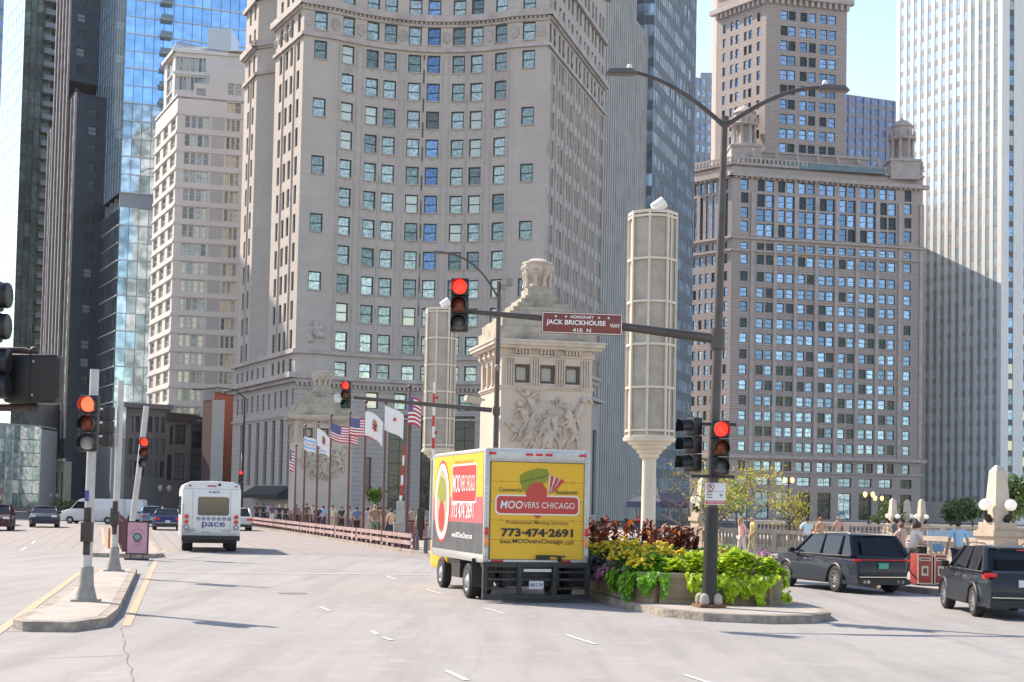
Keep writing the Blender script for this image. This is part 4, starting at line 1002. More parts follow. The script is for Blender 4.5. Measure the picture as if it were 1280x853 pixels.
plain_tower('added_shade_block', 'unseen block added for its shadow beyond the left edge, nearer one', -116, 207, 30, 24, 116)
plain_tower('added_shade_block', 'taller unseen block added for its shadow beyond the left edge', -136, 272, 26, 20, 130)
# ================================================================ BRIDGEHOUSES, COLUMNS, RAILINGS, LAMPS
M_bh = coursed('bridgehouse_limestone', (.60, .50, .42), (.50, .41, .34), 1.6, .8, var=.03, stain=(.42, .35, .29), samt=.5, mortar=.008, bump=.12)
M_bht = mat('carved_limestone', (.58, .49, .41), .85, var=.12, scale=2.5, bump=.35, bscale=9, stain=(.30, .26, .22), sscale=.9, samount=.6)
M_brz = mat('brown_bronze', (.10, .065, .045), .5, .2)
M_pane = mat('dusty_pane', (.42, .40, .36), .3)
def bridgehouse(label, X, Y, rz, sc=1.0):
    o = thing('bridgehouse', label, 'bridgehouse', (X, Y, 0), rz)
    o.scale = (sc, sc, sc); w, d = 4.75, 4.7     # local: front wall at y=0, x from 0 to w
    b = MB(); z7 = 9.3
    def wallrect(P0, P1, z0, z1, holes, rev=.3):
        B_ = Bldg.__new__(Bldg); B_.w = b; B_.wins = []; B_.wm = (M_brz, M_pane); B_.wall(Path([P0, P1]), z0, z1, holes, rev, 0, style='plain', wmats=(M_brz, M_pane)); return B_.wins
    wn = []
    hs = [(.34 + 1.32 * i + .12, .34 + 1.32 * i + .94, 8.28, 9.22) for i in range(3)]
    hs = [(h[0] + .2, h[1] + .2, h[2], h[3]) for h in hs]
    wn += wallrect((0, 0), (w, 0), 0, 10.0, hs)
    hl = [(.9 + 1.1 * i, .9 + 1.1 * i + .6, 8.28, 9.3) for i in range(3)] + [(2.2, 2.5, 3.2, 5.0)]
    wn += wallrect((0, d), (0, 0), 0, 10.0, hl); wallrect((w, 0), (w, d), 0, 10, hl); wallrect((w, d), (0, d), 0, 10, [])
    b.box((w / 2, d / 2, .6), (w + .35, d + .35, 1.2)); b.box((w / 2, d / 2, 1.3), (w + .2, d + .2, .2))
    b.build('wall', M_bh, o)
    for (pr, q, a, ww, hh, z, st, wm) in wn:
        fw = MB(); f = .13
        fw.box((0, -.06, hh - f / 2), (ww + .1, .22, f)); fw.box((0, -.06, f / 2), (ww + .1, .22, f)); fw.box((-ww / 2 + f / 2, -.06, hh / 2), (f, .217, hh - 2 * f)); fw.box((ww / 2 - f / 2, -.06, hh / 2), (f, .217, hh - 2 * f))
        wo = fw.build('window', M_brz, o); wo.location = (q.x, q.y, z); wo.rotation_euler = (0, 0, a)
        g = MB(); g.face([(-ww / 2, 0, 0), (ww / 2, 0, 0), (ww / 2, 0, hh), (-ww / 2, 0, hh)]); g.build('pane', M_pane, wo)
    t = MB()
    def ring(z0, z1, pr): t.box((w / 2, d / 2, (z0 + z1) / 2), (w + 2 * pr, d + 2 * pr, z1 - z0))
    ring(7.95, 8.05, .06); ring(8.05, 8.12, .12); ring(9.62, 9.72, .08)
    ring(10.0, 10.15, .38); ring(10.15, 10.32, .52); ring(10.32, 10.42, .58)
    for i in range(4):                              # fluted strips between the windows
        x = .32 + 1.32 * i
        for j in range(4): t.box((x - .08 + j * .13 + .0, -.04, 8.8), (.07, .1, 1.4))
    for i in range(3):
        for j in range(5): t.box((.75 + .12 + 1.32 * i - .34 + j * .17 + .18, -.12, 9.84), (.1, .24, .2))
        t.box((.75 + .12 + 1.32 * i + .18, -.1, 9.98), (1.0, .34, .06))
    for i in range(4):
        t.box((-.13, .75 + 1.1 * i, 9.82), (.28, .42, .3)); t.box((w + .13, .75 + 1.1 * i, 9.82), (.28, .42, .3))
        for j in range(3): t.box((-.04, .62 + 1.1 * i + .1 * j, 8.8), (.1, .06, 1.4))
    t.build('cornice', M_bht, o)
    a = MB(); ax, ay = w / 2, d / 2
    a.box((ax, ay, 10.75), (w + .3, d + .3, .7)); a.box((ax, ay, 11.05), (w + .0, d, 1.0)); a.box((ax, ay, 11.6), (w - .3, d - .3, .16))
    for k, (ww, z0, z1) in enumerate(((3.75, 11.68, 11.98), (3.3, 11.98, 12.24), (2.75, 12.24, 12.5), (2.2, 12.5, 12.75), (1.65, 12.75, 12.95), (1.35, 12.95, 13.35))):
        a.box((ax, ay, (z0 + z1) / 2), (ww, ww, z1 - z0))
    a.build('stepped_roof', mat('mossy_limestone', (.42, .37, .30), .9, var=.2, scale=3, bump=.4, bscale=12, stain=(.16, .15, .11), sscale=1.2, samount=.8), o)
    u = MB(); u.lathe([(.62, 13.35), (.66, 13.45), (.5, 13.55), (.42, 13.75), (.62, 14.1), (.72, 14.45), (.70, 14.62), (.8, 14.7), (.78, 14.8), (.55, 14.86), (.35, 14.98), (.001, 15.02)], (ax, ay, 0), 20)
    for i in range(8):
        an = pi / 8 + i * pi / 4; u.sphere((ax + .68 * cos(an), ay + .68 * sin(an), 14.5), .2, 8); u.sphere((ax + .66 * cos(an), ay + .66 * sin(an), 14.2), .15, 8)
        u.tube([(ax + .7 * cos(an), ay + .7 * sin(an), 14.1), (ax + .62 * cos(an), ay + .62 * sin(an), 13.8), (ax + .66 * cos(an), ay + .66 * sin(an), 13.45)], [.14, .1, .14], 7)
    u.build('urn', M_bht, o)
    # carved relief panel: figures in low relief
    rl = MB(); rnd = random.Random(11); cx, cz = w / 2 - .05, 5.75
    rl.sphere((cx, .06, cz + .1), 1.0, 16, 0, (1.62, .12, 1.25))
    def limb(p0, p1, r): rl.tube([(p0[0], -.03, p0[1]), ((p0[0] + p1[0]) / 2 + .04, -.12, (p0[1] + p1[1]) / 2), (p1[0], -.04, p1[1])], [r, r * 1.15, r * .7], 8)
    for k in range(13):
        fx = cx + rnd.uniform(-1.35, 1.35); fz_ = cz + rnd.uniform(-.95, .85) * (1 - .3 * abs(fx - cx)); ln = rnd.uniform(-.7, .7); hgt = rnd.uniform(.55, .85)
        top = (fx + ln * hgt * .7, fz_ + hgt * .7)
        limb((fx, fz_), top, .14); rl.sphere((top[0] + ln * .1, -.12, top[1] + .16), .125, 10)
        for s_ in (-1, 1):
            e = (top[0] + s_ * rnd.uniform(.2, .38), top[1] + rnd.uniform(-.35, .25)); limb(top, e, .06); limb(e, (e[0] + s_ * rnd.uniform(0, .25), e[1] + rnd.uniform(-.2, .3)), .05)
            k_ = (fx + s_ * rnd.uniform(.12, .3), fz_ - rnd.uniform(.25, .4)); limb((fx, fz_), k_, .08); limb(k_, (k_[0] + rnd.uniform(-.2, .2), k_[1] - .3), .06)
    for k in range(26):
        an = rnd.uniform(0, 2 * pi); x = cx + 1.5 * cos(an); z = cz + 1.1 * sin(an)
        rl.tube([(x, -.02, z), (x + rnd.uniform(-.25, .25), -.09, z + rnd.uniform(-.2, .2)), (x + rnd.uniform(-.3, .3), -.02, z + rnd.uniform(-.3, .3))], [.03, .06, .02], 6)
    rl.v = [(cx + (v[0] - cx) * 1.18, v[1] * 1.3, 5.95 + (v[2] - cz) * 1.3) for v in rl.v]; rl.build('relief', M_bht, o)
    return o
nb = U(624, 600, 72); rzb = math.atan2(U(745, 600, 73.2).y - nb.y, U(745, 600, 73.2).x - nb.x)
bh = bridgehouse('pale limestone bridgehouse with carved relief rising behind the yellow truck', nb.x, nb.y, rzb)
fb = U(367, 600, 131); b2 = copy_tree(bh); b2.location = (fb.x, fb.y, 0); b2.scale = (1.1, 1.1, .96); b2['label'] = 'far limestone bridgehouse behind the row of flagpoles'
# cctv boxes on the near bridgehouse corner
b = MB(); q = U(600, 500, 73); b.box((q.x - .35, q.y - .2, q.z), (.8, .5, .28), .3, ry=.15); b.box((q.x + .1, q.y, q.z), (.3, .1, .1), .3)
tag(b.build('floodlight', mat('beige_metal', (.45, .40, .32), .5), loc=(q.x, q.y, q.z), world=True), 'beige floodlight bracketed to the left side of the near bridgehouse', 'floodlight')

# ---- lantern columns: cream cages of frosted panels
M_cream = mat('cream_painted_steel', (.64, .555, .45), .5, var=.08, scale=3, bump=.05)
M_frost = mat('frosted_panel', (.37, .325, .275), .45, var=.18, scale=2.2, stain=(.50, .47, .40), sscale=1.5, samount=.4)
def lantern(label, px, Y, ptop, pbot, pole_py, hw):
    c = U(px, 600, Y); zt, zb = U(px, ptop, Y).z, U(px, pbot, Y).z
    o = thing('lantern_column', label, 'lantern column', (c.x, c.y, .15)); r = hw * Y / F
    g = MB(); n = 8
    ang = [-pi / 2 - pi / 8 + 2 * pi / n * (i) + .18 for i in range(n)]; z0, z1 = zb - .15, zt - .15
    P = [(r * cos(a), r * sin(a)) for a in ang]
    pan = MB(); sol = MB()
    for i in range(n):
        p, q = Vector(P[i]), Vector(P[(i + 1) % n]); k = .93
        dst = sol if math.cos((ang[i] + pi / n)) < -.6 else pan
        dst.face([(*(p * k), z0), (*(q * k), z0), (*(q * k), z1), (*(p * k), z1)])
        g.box((p.x, p.y, (z0 + z1) / 2), (.07, .07, z1 - z0), ang[i])
        if i in (0, 7, 1): m_ = (p * .35 + q * .65) if i == 0 else p * .5 + q * .5
        for z in [z0 + .04, z0 + .22] + [z0 + .22 + (z1 - z0 - .3) * j / 5 for j in range(1, 6)]:
            mm = (p + q) / 2; d = q - p; g.box((mm.x, mm.y, z), (d.length, .06, .075), math.atan2(d.y, d.x))
    m_ = Vector(P[1]) * .62 + Vector(P[2]) * .38; g.box((m_.x, m_.y, (z0 + z1) / 2), (.06, .05, z1 - z0), .4)
    g.build('frame', M_cream, o); pan.build('frosted_panels', M_frost, o)
    if sol.f: sol.build('solid_panel', M_cream, o)
    t = MB(); t.prism([(p[0] * 1.03, p[1] * 1.03) for p in P], z1, z1 + .1); t.build('top_plate', M_cream, o)
    s = MB(); s.lathe([(.30 * r, z0 - .66), (.40 * r, z0 - .60), (.41 * r, z0 - .52), (.52 * r, z0 - .46), (.53 * r, z0 - .38), (.70 * r, z0 - .32), (.71 * r, z0 - .25), (.88 * r, z0 - .2), (.89 * r, z0 - .14), (1.08 * r, z0 - .1), (1.1 * r, z0 - .0)], (0, 0, 0), 20)
    s.build('saucer', M_cream, o)
    p = MB(); p.lathe([(.34, 0), (.34, .1), (.25, .16), (.235, .5), (.215, z0 - .6)], (0, 0, 0), 16); p.build('post', M_cream, o)
    f = MB(); M = Matrix.Translation((.18, 0, z1 + .36)) @ Matrix.Rotation(.95, 4, 'Y')
    f.lathe([(.14, -.22), (.18, -.2), (.19, .2), (.17, .22)], (0, 0, 0), 14, 0, True, M); f.tube([(0, 0, z1 + .1), (.05, 0, z1 + .3)], .05, 6); f.build('floodlight', mat('white_lamp_metal', (.7, .7, .68), .4), o)
    for i in range(7): 
        an = random.uniform(-2.6, -.6); zz = random.uniform(z0 + .5, z1 - .5); h_ = MB(); h_.sphere((r * .8 * cos(an), r * .8 * sin(an), zz), .07, 8); 
    return o
lantern('tall cream cage column on a round post standing in the flower bed', 811, 45, 271, 548, 650, 30.5)
lantern('cream cage column partly hidden behind the yellow truck', 547, 66, 389, 563, 650, 19.5)

# ---- stone balustrade and obelisk lamps on the right
M_bal = mat('tan_balustrade', (.46, .37, .29), .85, var=.15, scale=2, bump=.3, bscale=15, stain=(.28, .22, .17), sscale=.6)
def balustrade(label, p, q, h=1.05, base=.15, n=None):
    p, q = Vector(p), Vector(q); L = (q - p).length; a = math.atan2((q - p).y, (q - p).x)
    o = thing('balustrade', label, 'balustrade', (p.x, p.y, base), a); b = MB()
    b.box((L / 2, 0, h - .09), (L, .42, .18)); b.box((L / 2, 0, .14), (L, .4, .28)); k = max(1, round(L / 3.6))
    for i in range(k + 1): b.box((L * i / k, 0, h / 2), (.42, .46, h - .01))
    b.build('rail', M_bal, o)
    c = MB(); m = int(L / .32)
    for i in range(m):
        x = (i + .5) * L / m; c.lathe([(.07, .28), (.09, .36), (.12, .45), (.07, .62), (.05, .72), (.08, h - .2)], (x, 0, 0), 6)
    bo = c.build('balusters', M_bal, o); bo['kind'] = 'stuff' if m > 100 else 'part'
    if bo['kind'] == 'part': del bo['kind']
    return o
balustrade('tan stone balustrade behind the parked dark car with people leaning on it', (8.6, 77), (17.8, 55))
balustrade('tan stone balustrade beside the obelisk lamp at the right edge', (18.3, 54), (27, 33))
balustrade('low tan balustrade far behind the yellow leafed tree', (20, 118), (44, 108))
M_globe = mat('white_globe', (.85, .82, .76), .3, emit=(1, .95, .88), es=.12)
M_iron = mat('dark_bronze_iron', (.035, .028, .022), .5, .4)
def obelisk(label, px, Y, ptop, pbase, group=None, gl=4):
    c = U(px, 640, Y); zt = U(px, ptop, Y).z; zb = .15; zped = U(px, pbase, Y).z
    o = thing('obelisk_lamp', label, 'obelisk lamp', (c.x, c.y, zb), .3); H = zt - zb; hp = zped - zb
    b = MB(); b.box((0, 0, .25), (1.6, 1.6, .5)); b.box((0, 0, .5 + (hp - .5) / 2 - .1), (1.02, 1.02, hp - .7)); b.box((0, 0, hp - .35), (1.2, 1.2, .2)); b.box((0, 0, hp - .1), (.95, .95, .3)); b.build('pedestal', M_bal, o)
    b = MB(); s = (H - hp); b.box((0, 0, hp + s * .45), (.70, .70, s * .9), taper=.62); b.box((0, 0, hp + s * .95), (.43, .43, s * .1), taper=.35); b.build('obelisk', mat('pale_obelisk_stone', (.55, .47, .38), .8, var=.12, scale=2, bump=.2, bscale=12), o)
    r = MB()
    for i in range(gl):
        a = -.3 + 2 * pi * i / gl + .5; r.tube([(.3 * cos(a), .3 * sin(a), hp + .15), (.5 * cos(a), .5 * sin(a), hp + .1), (.6 * cos(a), .6 * sin(a), hp + .25), (.6 * cos(a), .6 * sin(a), hp + .5)], [.1, .07, .06, .08], 7)
        r.sphere((.5 * cos(a), .5 * sin(a), hp + .22), .14, 8)
    r.build('bracket', M_iron, o)
    for i in range(gl):
        a = -.3 + 2 * pi * i / gl + .5; g = MB(); g.sphere((.6 * cos(a), .6 * sin(a), hp + .68), .215, 16); g.build('globe', M_globe, o)
    return o
obelisk('tall tan obelisk lamp with big white globes standing at the right edge', 1247, 52, 582, 655)
obelisk('obelisk lamp half hidden by the pair of signals on the big pole', 879, 78, 597, 641)
ob = obelisk('leftmost of the three far obelisk lamps right of the dark car', 1116, 128, 623, 655)
for px, Y, lb in ((1134, 138, 'middle one of the three far obelisk lamps right of the dark car'), (1152, 130, 'rightmost of the three far obelisk lamps right of the dark car')):
    c = copy_tree(ob); q = U(px, 640, Y); c.location = (q.x, q.y, .15); c['label'] = lb
for o_ in (ob,): o_['group'] = 'obelisk lamps on the far bridge'
for o_ in bpy.data.objects:
    if o_.get('label', '').startswith(('middle one of the three far ob', 'rightmost of the three far ob')): o_['group'] = 'obelisk lamps on the far bridge'

# ---- maroon bridge railings
M_mar = mat('maroon_paint', (.115, .035, .042), .5, var=.2, scale=4)
M_marf = mat('faded_maroon_paint', (.34, .21, .20), .6, var=.25, scale=5, stain=(.5, .42, .38), sscale=2, samount=.6)
def railing(label, p, q, h=1.1, base=.15, pitch=.28, post=3.2):
    p, q = Vector(p), Vector(q); L = (q - p).length; a = math.atan2((q - p).y, (q - p).x)
    o = thing('bridge_railing', label, 'railing', (p.x, p.y, base), a)
    b = MB(); b.box((L / 2, 0, h - .04), (L, .12, .08)); b.box((L / 2, 0, h - .2), (L, .06, .05)); b.box((L / 2, 0, .12), (L, .08, .08)); b.build('rail', M_mar, o)
    n = int(L / pitch); b = MB()
    for i in range(n): b.box(((i + .5) * L / n, 0, h / 2 - .02), (pitch * .5, .03, h - .3))
    bo = b.build('bars', M_mar, o)
    if n > 100: bo['kind'] = 'stuff'
    k = round(L / post)
    for i in range(k + 1): c = MB(); c.box((0, 0, h / 2), (.16, .16, h)); c.box((0, 0, h + .02), (.2, .2, .05)); po = c.build('post', M_mar, o); po.location.x = L * i / k
    return o
railing('maroon pedestrian railing along the outer edge of the bridge walkway', (-.2, 62), (-19.5, 127))
railing('maroon railing down the middle of the road behind the pink board', (-13.9, 52), (-31, 112), h=1.12, base=.14)
# low crash barrier: separate sections along the kerb
K0, K1_ = Vector((-3.75, 59.5)), Vector((-24.2, 126.5)); kd = (K1_ - K0).normalized(); ka = math.atan2(kd.y, kd.x)
def barrier_section(L):
    b = MB(); o = thing('crash_barrier', 'x', 'crash barrier', (0, 0, .15))
    for z in (.28, .58): b.box((L / 2, .06, z), (L - .12, .1, .17))
    b.build('board', M_marf, o); 
    for i in range(int(L / 1.25) + 1): c = MB(); c.box((0, -.06, .34), (.16, .14, .68)); po = c.build('post', M_mar, o); po.location.x = .1 + i * 1.25
    return o
sec = barrier_section(6.0); nsec = 11
for i in range(nsec):
    o = sec if i == 0 else copy_tree(sec); p = K0 + kd * (i * 6.15 + .9); o.location = (p.x, p.y, .15); o.rotation_euler.z = ka
    o['group'] = 'crash barrier sections along the right kerb'
    o['label'] = 'faded maroon crash barrier section on the kerb nearest the concrete block' if i == 0 else 'low two-board faded maroon crash barrier section along the bridge kerb'

# concrete block and striped gate arms
M_conc = mat('rough_concrete', (.42, .38, .33), .9, var=.2, scale=4, bump=.4, bscale=20)
M_redp = mat('red_band', (.55, .03, .025), .5); M_whp = mat('white_band', (.78, .76, .74), .5)
def gate_arm(label, px, Y, pbot, ptop, bands, lean=0, zbase=None):
    a = U(px, pbot, Y); t = U(px + lean, ptop, Y); zb = .15 if zbase is None else zbase
    o = thing('gate_arm', label, 'gate arm', (a.x, a.y, zb)); m = MB(); m.box((0, 0, .5), (.34, .34, 1.0)); m.lathe([(.12, 1.0), (.1, a.z - zb)], (0, 0, 0), 10); m.build('mast', mat('grey_galvanised', (.40, .40, .38), .5, .3, var=.15), o)
    H0, H1 = a.z - zb, t.z - zb; dx = t.x - a.x; arm = MB()
    for i in range(bands):
        z0 = H0 + (H1 - H0) * i / bands; z1 = H0 + (H1 - H0) * (i + 1) / bands; f = ((z0 + z1) / 2 - H0) / (H1 - H0)
        arm.box((dx * f, 0, (z0 + z1) / 2), (.13 - .05 * f, .06, z1 - z0), 0, i % 2)
    arm.build('striped_arm', [M_whp, M_redp], o)
    for f in (.35, .8): l = MB(); l.sphere((dx * f + .12, -.08, H0 + (H1 - H0) * f), .07, 8); l.build('warning_lamp', mat('red_lamp_glass', (.5, .02, .02), .2), o)
    return o
cb = U(500.5, 683, 64.5); b = MB(); b.box((0, 0, .5), (.66, .5, 1.0), .1); b.box((0, 0, 1.03), (.72, .56, .08), .1)
o = b.build('concrete_block', M_conc, loc=(cb.x, cb.y, .15), bevel=.02); tag(o, 'grey concrete block on the kerb carrying a raised striped gate arm', 'concrete block')
gate_arm('raised red and white gate arm standing on the concrete block', 500.5, 64.5, 632, 557, 6, 5, zbase=1.2)
gate_arm('raised red and white gate arm in front of the cream cage column', 541.5, 60.5, 575, 478, 7, 1)
# bollards by the kerb
bl = MB(); bl.lathe([(.09, 0), (.08, .55), (.06, .62), (.001, .64)], (0, 0, 0), 10)
bo = bl.build('bollard', mat('white_dark_bollard', (.12, .10, .10), .6)); 
for i, (px, py) in enumerate(((511, 684), (521, 688), (532, 692))):
    o = bo if i == 0 else bo.copy()
    if i: COL.objects.link(o)
    q = G(px, py, .15); o.location = (q.x, q.y, .15); tag(o, 'short dark bollard at the foot of the maroon railing left of the truck', 'bollard', 'bollards left of the truck')

# ---- flagpoles and flags
M_fp = mat('maroon_flagpole', (.12, .045, .05), .45)
C_w = mat('flag_white', (.80, .80, .80), .8); C_r = mat('flag_red', (.55, .03, .05), .8); C_b = mat('flag_navy', (.03, .05, .22), .8); C_lb = mat('flag_sky_blue', (.25, .50, .80), .8); C_br = mat('flag_emblem_brown', (.28, .07, .06), .8); C_g = mat('flag_gold', (.5, .35, .1), .8)
def flag(label, pole_px, Y, py0, wpx, hpx, kind, droop=.35, ph=0.0, group='flags on the bridge flagpoles'):
    p = U(pole_px, py0, Y); k = Y / F; w, h = wpx * k, hpx * k; nx, ny = 28, 26 if kind == 'us' else 24
    f = MB(); vs = []
    def pos(u, v):
        x = u * w; s = math.sin(u * 7 + ph + v * 1.2) * .14 * u * w * .8
        z = -v * h - droop * w * (u ** 1.4) - .06 * w * math.sin(u * 5 + ph)
        return (x * .95, s, z)
    vs = [pos(i / nx, j / ny) for j in range(ny + 1) for i in range(nx + 1)]
    k0 = 0
    for j in range(ny):
        for i in range(nx):
            u, v = (i + .5) / nx, (j + .5) / ny; m = 0
            if kind == 'us': m = 2 if (u < .4 and v < 7 / 13) else (1 if int(v * 13) % 2 == 0 else 0)
            elif kind == 'chi': m = 3 if (.17 < v < .33 or .67 < v < .83) else 0
            f.add([vs[j * (nx + 1) + i], vs[j * (nx + 1) + i + 1], vs[(j + 1) * (nx + 1) + i + 1], vs[(j + 1) * (nx + 1) + i]], [(0, 3, 2, 1)], m, True)
    def mark(u, v, r, m, n=5, inner=.4, asp=1.0):
        for sd in (-.012, .012):
            c = pos(u, v); pts = []
            for q in range(2 * n):
                a = pi / 2 + pi * q / n; rr = r if q % 2 == 0 else r * inner; uu, vv = u + rr * cos(a) * asp, v - rr * sin(a)
                x, y, z = pos(min(1, max(0, uu)), min(1, max(0, vv))); pts.append((x, y + sd, z))
            f.face(pts, m)
    if kind == 'us':
        for r_ in range(9):
            for c_ in range(6 if r_ % 2 == 0 else 5): mark(.04 + (c_ + (0 if r_ % 2 == 0 else .5)) * .065, .04 + r_ * .055, .022, 0, 5, .45, .6)
    elif kind == 'chi':
        for c_ in range(4): mark(.17 + c_ * .22, .5, .12, 1, 6, .45, .65)
    elif kind == 'ill':
        mark(.55, .42, .22, 4, 9, .7, .7); mark(.52, .36, .1, 5, 6, .6, .8); mark(.55, .62, .12, 1, 4, .5, 1.6)
    o = f.build('flag', [C_w, C_r, C_b, C_lb, C_br, C_g], loc=(p.x + .03, p.y, p.z)); o.rotation_euler = (0, 0, -.15)
    return tag(o, label, 'flag', group)
poles = [(368, 105, 556, 'leftmost maroon flagpole, beside the far bridgehouse edge'), (379, 94, 531, 'maroon flagpole with the first blue striped white flag'), (395, 90, 526, 'second maroon flagpole from the left before the far bridgehouse'), (411, 84, 518, 'maroon flagpole left of the first american flag'),
         (434.5, 81, 515, 'maroon flagpole just under the far red signal'), (454, 72, 501, 'maroon flagpole between the american flag and the white emblem flag'), (479, 72, 502, 'maroon flagpole carrying the drooping white flag with a red star'), (508.5, 62.5, 482, 'tallest maroon flagpole left of the cream cage column')]
for px, Y, pt, lb in poles:
    a = U(px, 650, Y); z = U(px, pt, Y).z; o = thing('flagpole', lb, 'flagpole', (a.x, a.y, .15), 0, 'flagpoles along the bridge kerb'); b = MB()
    b.lathe([(.14, 0), (.13, .3), (.085, .4), (.05, z - .35)], (0, 0, 0), 8); b.build('pole', M_fp, o); b = MB(); b.sphere((0, 0, z - .22), .1, 8); b.build('finial', M_fp, o)
flag('small american flag hanging from the leftmost flagpole', 362, 105, 562, 6, 26, 'us', .6)
flag('white flag with two blue stripes and red stars at the left of the row', 380, 93.8, 545, 15, 17, 'chi', .35)
flag('white flag with a brown emblem, leftmost of the two of its kind', 396, 89.8, 534, 17, 22, 'ill', .9, 1)
flag('blue striped white flag overlapping the first emblem flag', 396, 90.4, 553, 20, 13, 'chi', .35, 2)
flag('american flag left of the far red signal pole', 413, 83.8, 528, 36, 21, 'us', .28)
flag('american flag crossed by the flagpole under the far red signal', 437, 80.8, 520, 36, 22, 'us', .32, 1)
flag('large white flag with a brown emblem in mid row', 456, 71.8, 513, 24, 30, 'ill', .6, 2)
flag('drooping white flag with one red star near the cage column', 480.5, 71.8, 506, 25, 31, 'chiw', .55, .5)
flag('american flag hanging beside the cream cage column', 510, 62.3, 496, 17, 34, 'us', .3, 2)
o = bpy.data.objects['flag.007'] if 'flag.007' in bpy.data.objects else None
if o:
    me = o.data; c = MB()
b = MB(); q = U(495, 522, 71.7); n = 6; pts = [((.13 if i % 2 == 0 else .055) * cos(pi / 2 + pi * i / n), (.13 if i % 2 == 0 else .055) * sin(pi / 2 + pi * i / n)) for i in range(2 * n)]
b.extr(pts, (.55, -.16, -.75), (1, 0, 0), (0, 0, 1), -.01); st_ = b.build('star', C_r, bpy.data.objects['flag.007'])
# ================================================================ SIGNALS, LAMP POSTS, SIGNS
M_sig = mat('black_signal_housing', (.010, .010, .012), .4, var=.2, scale=8)
M_red = mat('lit_red_lens', (.8, .02, .02), .3, emit=(1, .03, .02), es=1.3)
M_redo = mat('lit_red_orange_lens', (.8, .05, .02), .3, emit=(1, .10, .05), es=1.4)
M_amb = mat('unlit_amber_lens', (.22, .05, .02), .25); M_off = mat('unlit_grey_lens', (.09, .09, .09), .2); M_offw = mat('sunlit_grey_lens', (.35, .35, .34), .3); M_gro = mat('unlit_green_lens', (.01, .07, .06), .2)
M_pole = mat('brown_grey_pole', (.085, .072, .066), .5, .25, var=.2, scale=3); M_poleb = mat('black_pole_base', (.02, .018, .017), .5, var=.3, scale=6)
M_lite = mat('light_grey_pole', (.50, .48, .47), .5, .1, var=.12, scale=3, stain=(.32, .31, .30), sscale=1.4)
def signal(label, loc, rz, h=1.07, lens=('r', 'a', 'o'), parent=None, group=None):
    o = thing('traffic_signal', label, 'traffic signal', loc, rz, group); s = h / 3; w = s * .98
    b = MB()
    for i in range(3): b.box((0, .02, h - s * (i + .5)), (w, .2, s - .015))
    b.build('housing', M_sig, o, bevel=.018)
    for i in range(3):
        z = h - s * (i + .5); v = MB(); n = 16; r = s * .43; ln = .26; vs = []
        for k in range(n + 1):
            a = -pi * .18 + (pi * 1.36) * k / n; vs += [(r * cos(a), -.08, z + r * sin(a)), (r * cos(a), -.08 - ln * (1 - .15 * abs(cos(a))), z + r * sin(a) - .02)]
        v.add(vs, [(2 * k, 2 * k + 1, 2 * k + 3, 2 * k + 2) for k in range(n)], 0, True); v.build('visor', M_sig, o)
        l = MB(); M = Matrix.Translation((0, -.085, z)) @ Matrix.Rotation(pi / 2, 4, 'X'); l.lathe([(r * .93, 0), (r * .8, .03), (r * .45, .055), (.001, .065)], (0, 0, 0), 18, 0, True, M)
        l.build('lens', {'r': M_red, 'R': M_redo, 'a': M_amb, 'o': M_off, 'w': M_offw, 'g': M_gro}[lens[i]], o)
    return o
# --- big lamp post on the island
Yp = 28.35; base = U(886, 757, Yp); topp = U(906, 148, Yp); sh = topp.x - base.x
def onpole(py): # x on the slightly leaning shaft
    z = U(890, py, Yp).z; return base.x + sh * (z - .15) / (topp.z - .15), z
o = thing('lamp_post', 'tall brown lamp post with two curved arms rising from the island beside the flower bed', 'lamp post', (base.x, Yp, .15))
b = MB(); zt = topp.z - .15
b.tube([(sh * t, 0, zt * t) for t in (0, .17, .45, .7, 1)], [.125, .118, .10, .085, .062], 14); b.lathe([(.085, zt - .1), (.08, zt + .03)], (sh, 0, 0), 12); b.build('shaft', M_pole, o)
bm_ = MB(); bm_.tube([(sh * t, 0, zt * t + .02) for t in (0, .1, .2)], [.145, .14, .135], 14); bm_.build('lower_sleeve', M_poleb, o)
f = MB(); f.box((0, 0, .04), (.52, .52, .06), .2)
f.build('base_plate', mat('rusty_plate', (.18, .08, .04), .8, var=.5, scale=9), o)
for i in range(4):
    a = pi / 4 + i * pi / 2 + .2; c = MB(); c.lathe([(.07, .06), (.1, .12), (.08, .24), (.03, .28)], (.19 * cos(a), .19 * sin(a), 0), 10); c.build('bolt_cover', M_conc, o)
ax, az = sh, zt - .12
def arm(px1, py1, cpx, cpy):
    e = U(px1, py1, Yp); c = U(cpx, cpy, Yp); p0 = Vector((ax, 0, az - .05)); p1 = Vector((c.x - base.x, 0, c.z - .15)); p2 = Vector((e.x - base.x, 0, e.z - .15)); t = MB()
    t.tube([p0 * (1 - k / 12) ** 2 + p1 * 2 * (k / 12) * (1 - k / 12) + p2 * (k / 12) ** 2 for k in range(13)], [.05 - .014 * k / 12 for k in range(13)], 8); t.build('arm', M_pole, o)
    s = -1 if p2.x < p0.x else 1; l = MB(); l.box((p2.x + s * .22, 0, p2.z - .0), (.62, .22, .1), 0, ry=.04 * s, taper=.7); l.box((p2.x + s * .22, 0, p2.z - .055), (.5, .17, .03)); lo = l.build('luminaire', mat('grey_brown_luminaire', (.14, .12, .11), .45, .2), o)
    q = MB(); q.lathe([(.05, p2.z + .05), (.055, p2.z + .12), (.03, p2.z + .15)], (p2.x + s * .05, 0, 0), 10); q.build('photocell', M_whp, lo)
arm(790, 90, 845, 100); arm(1028, 110, 975, 108)
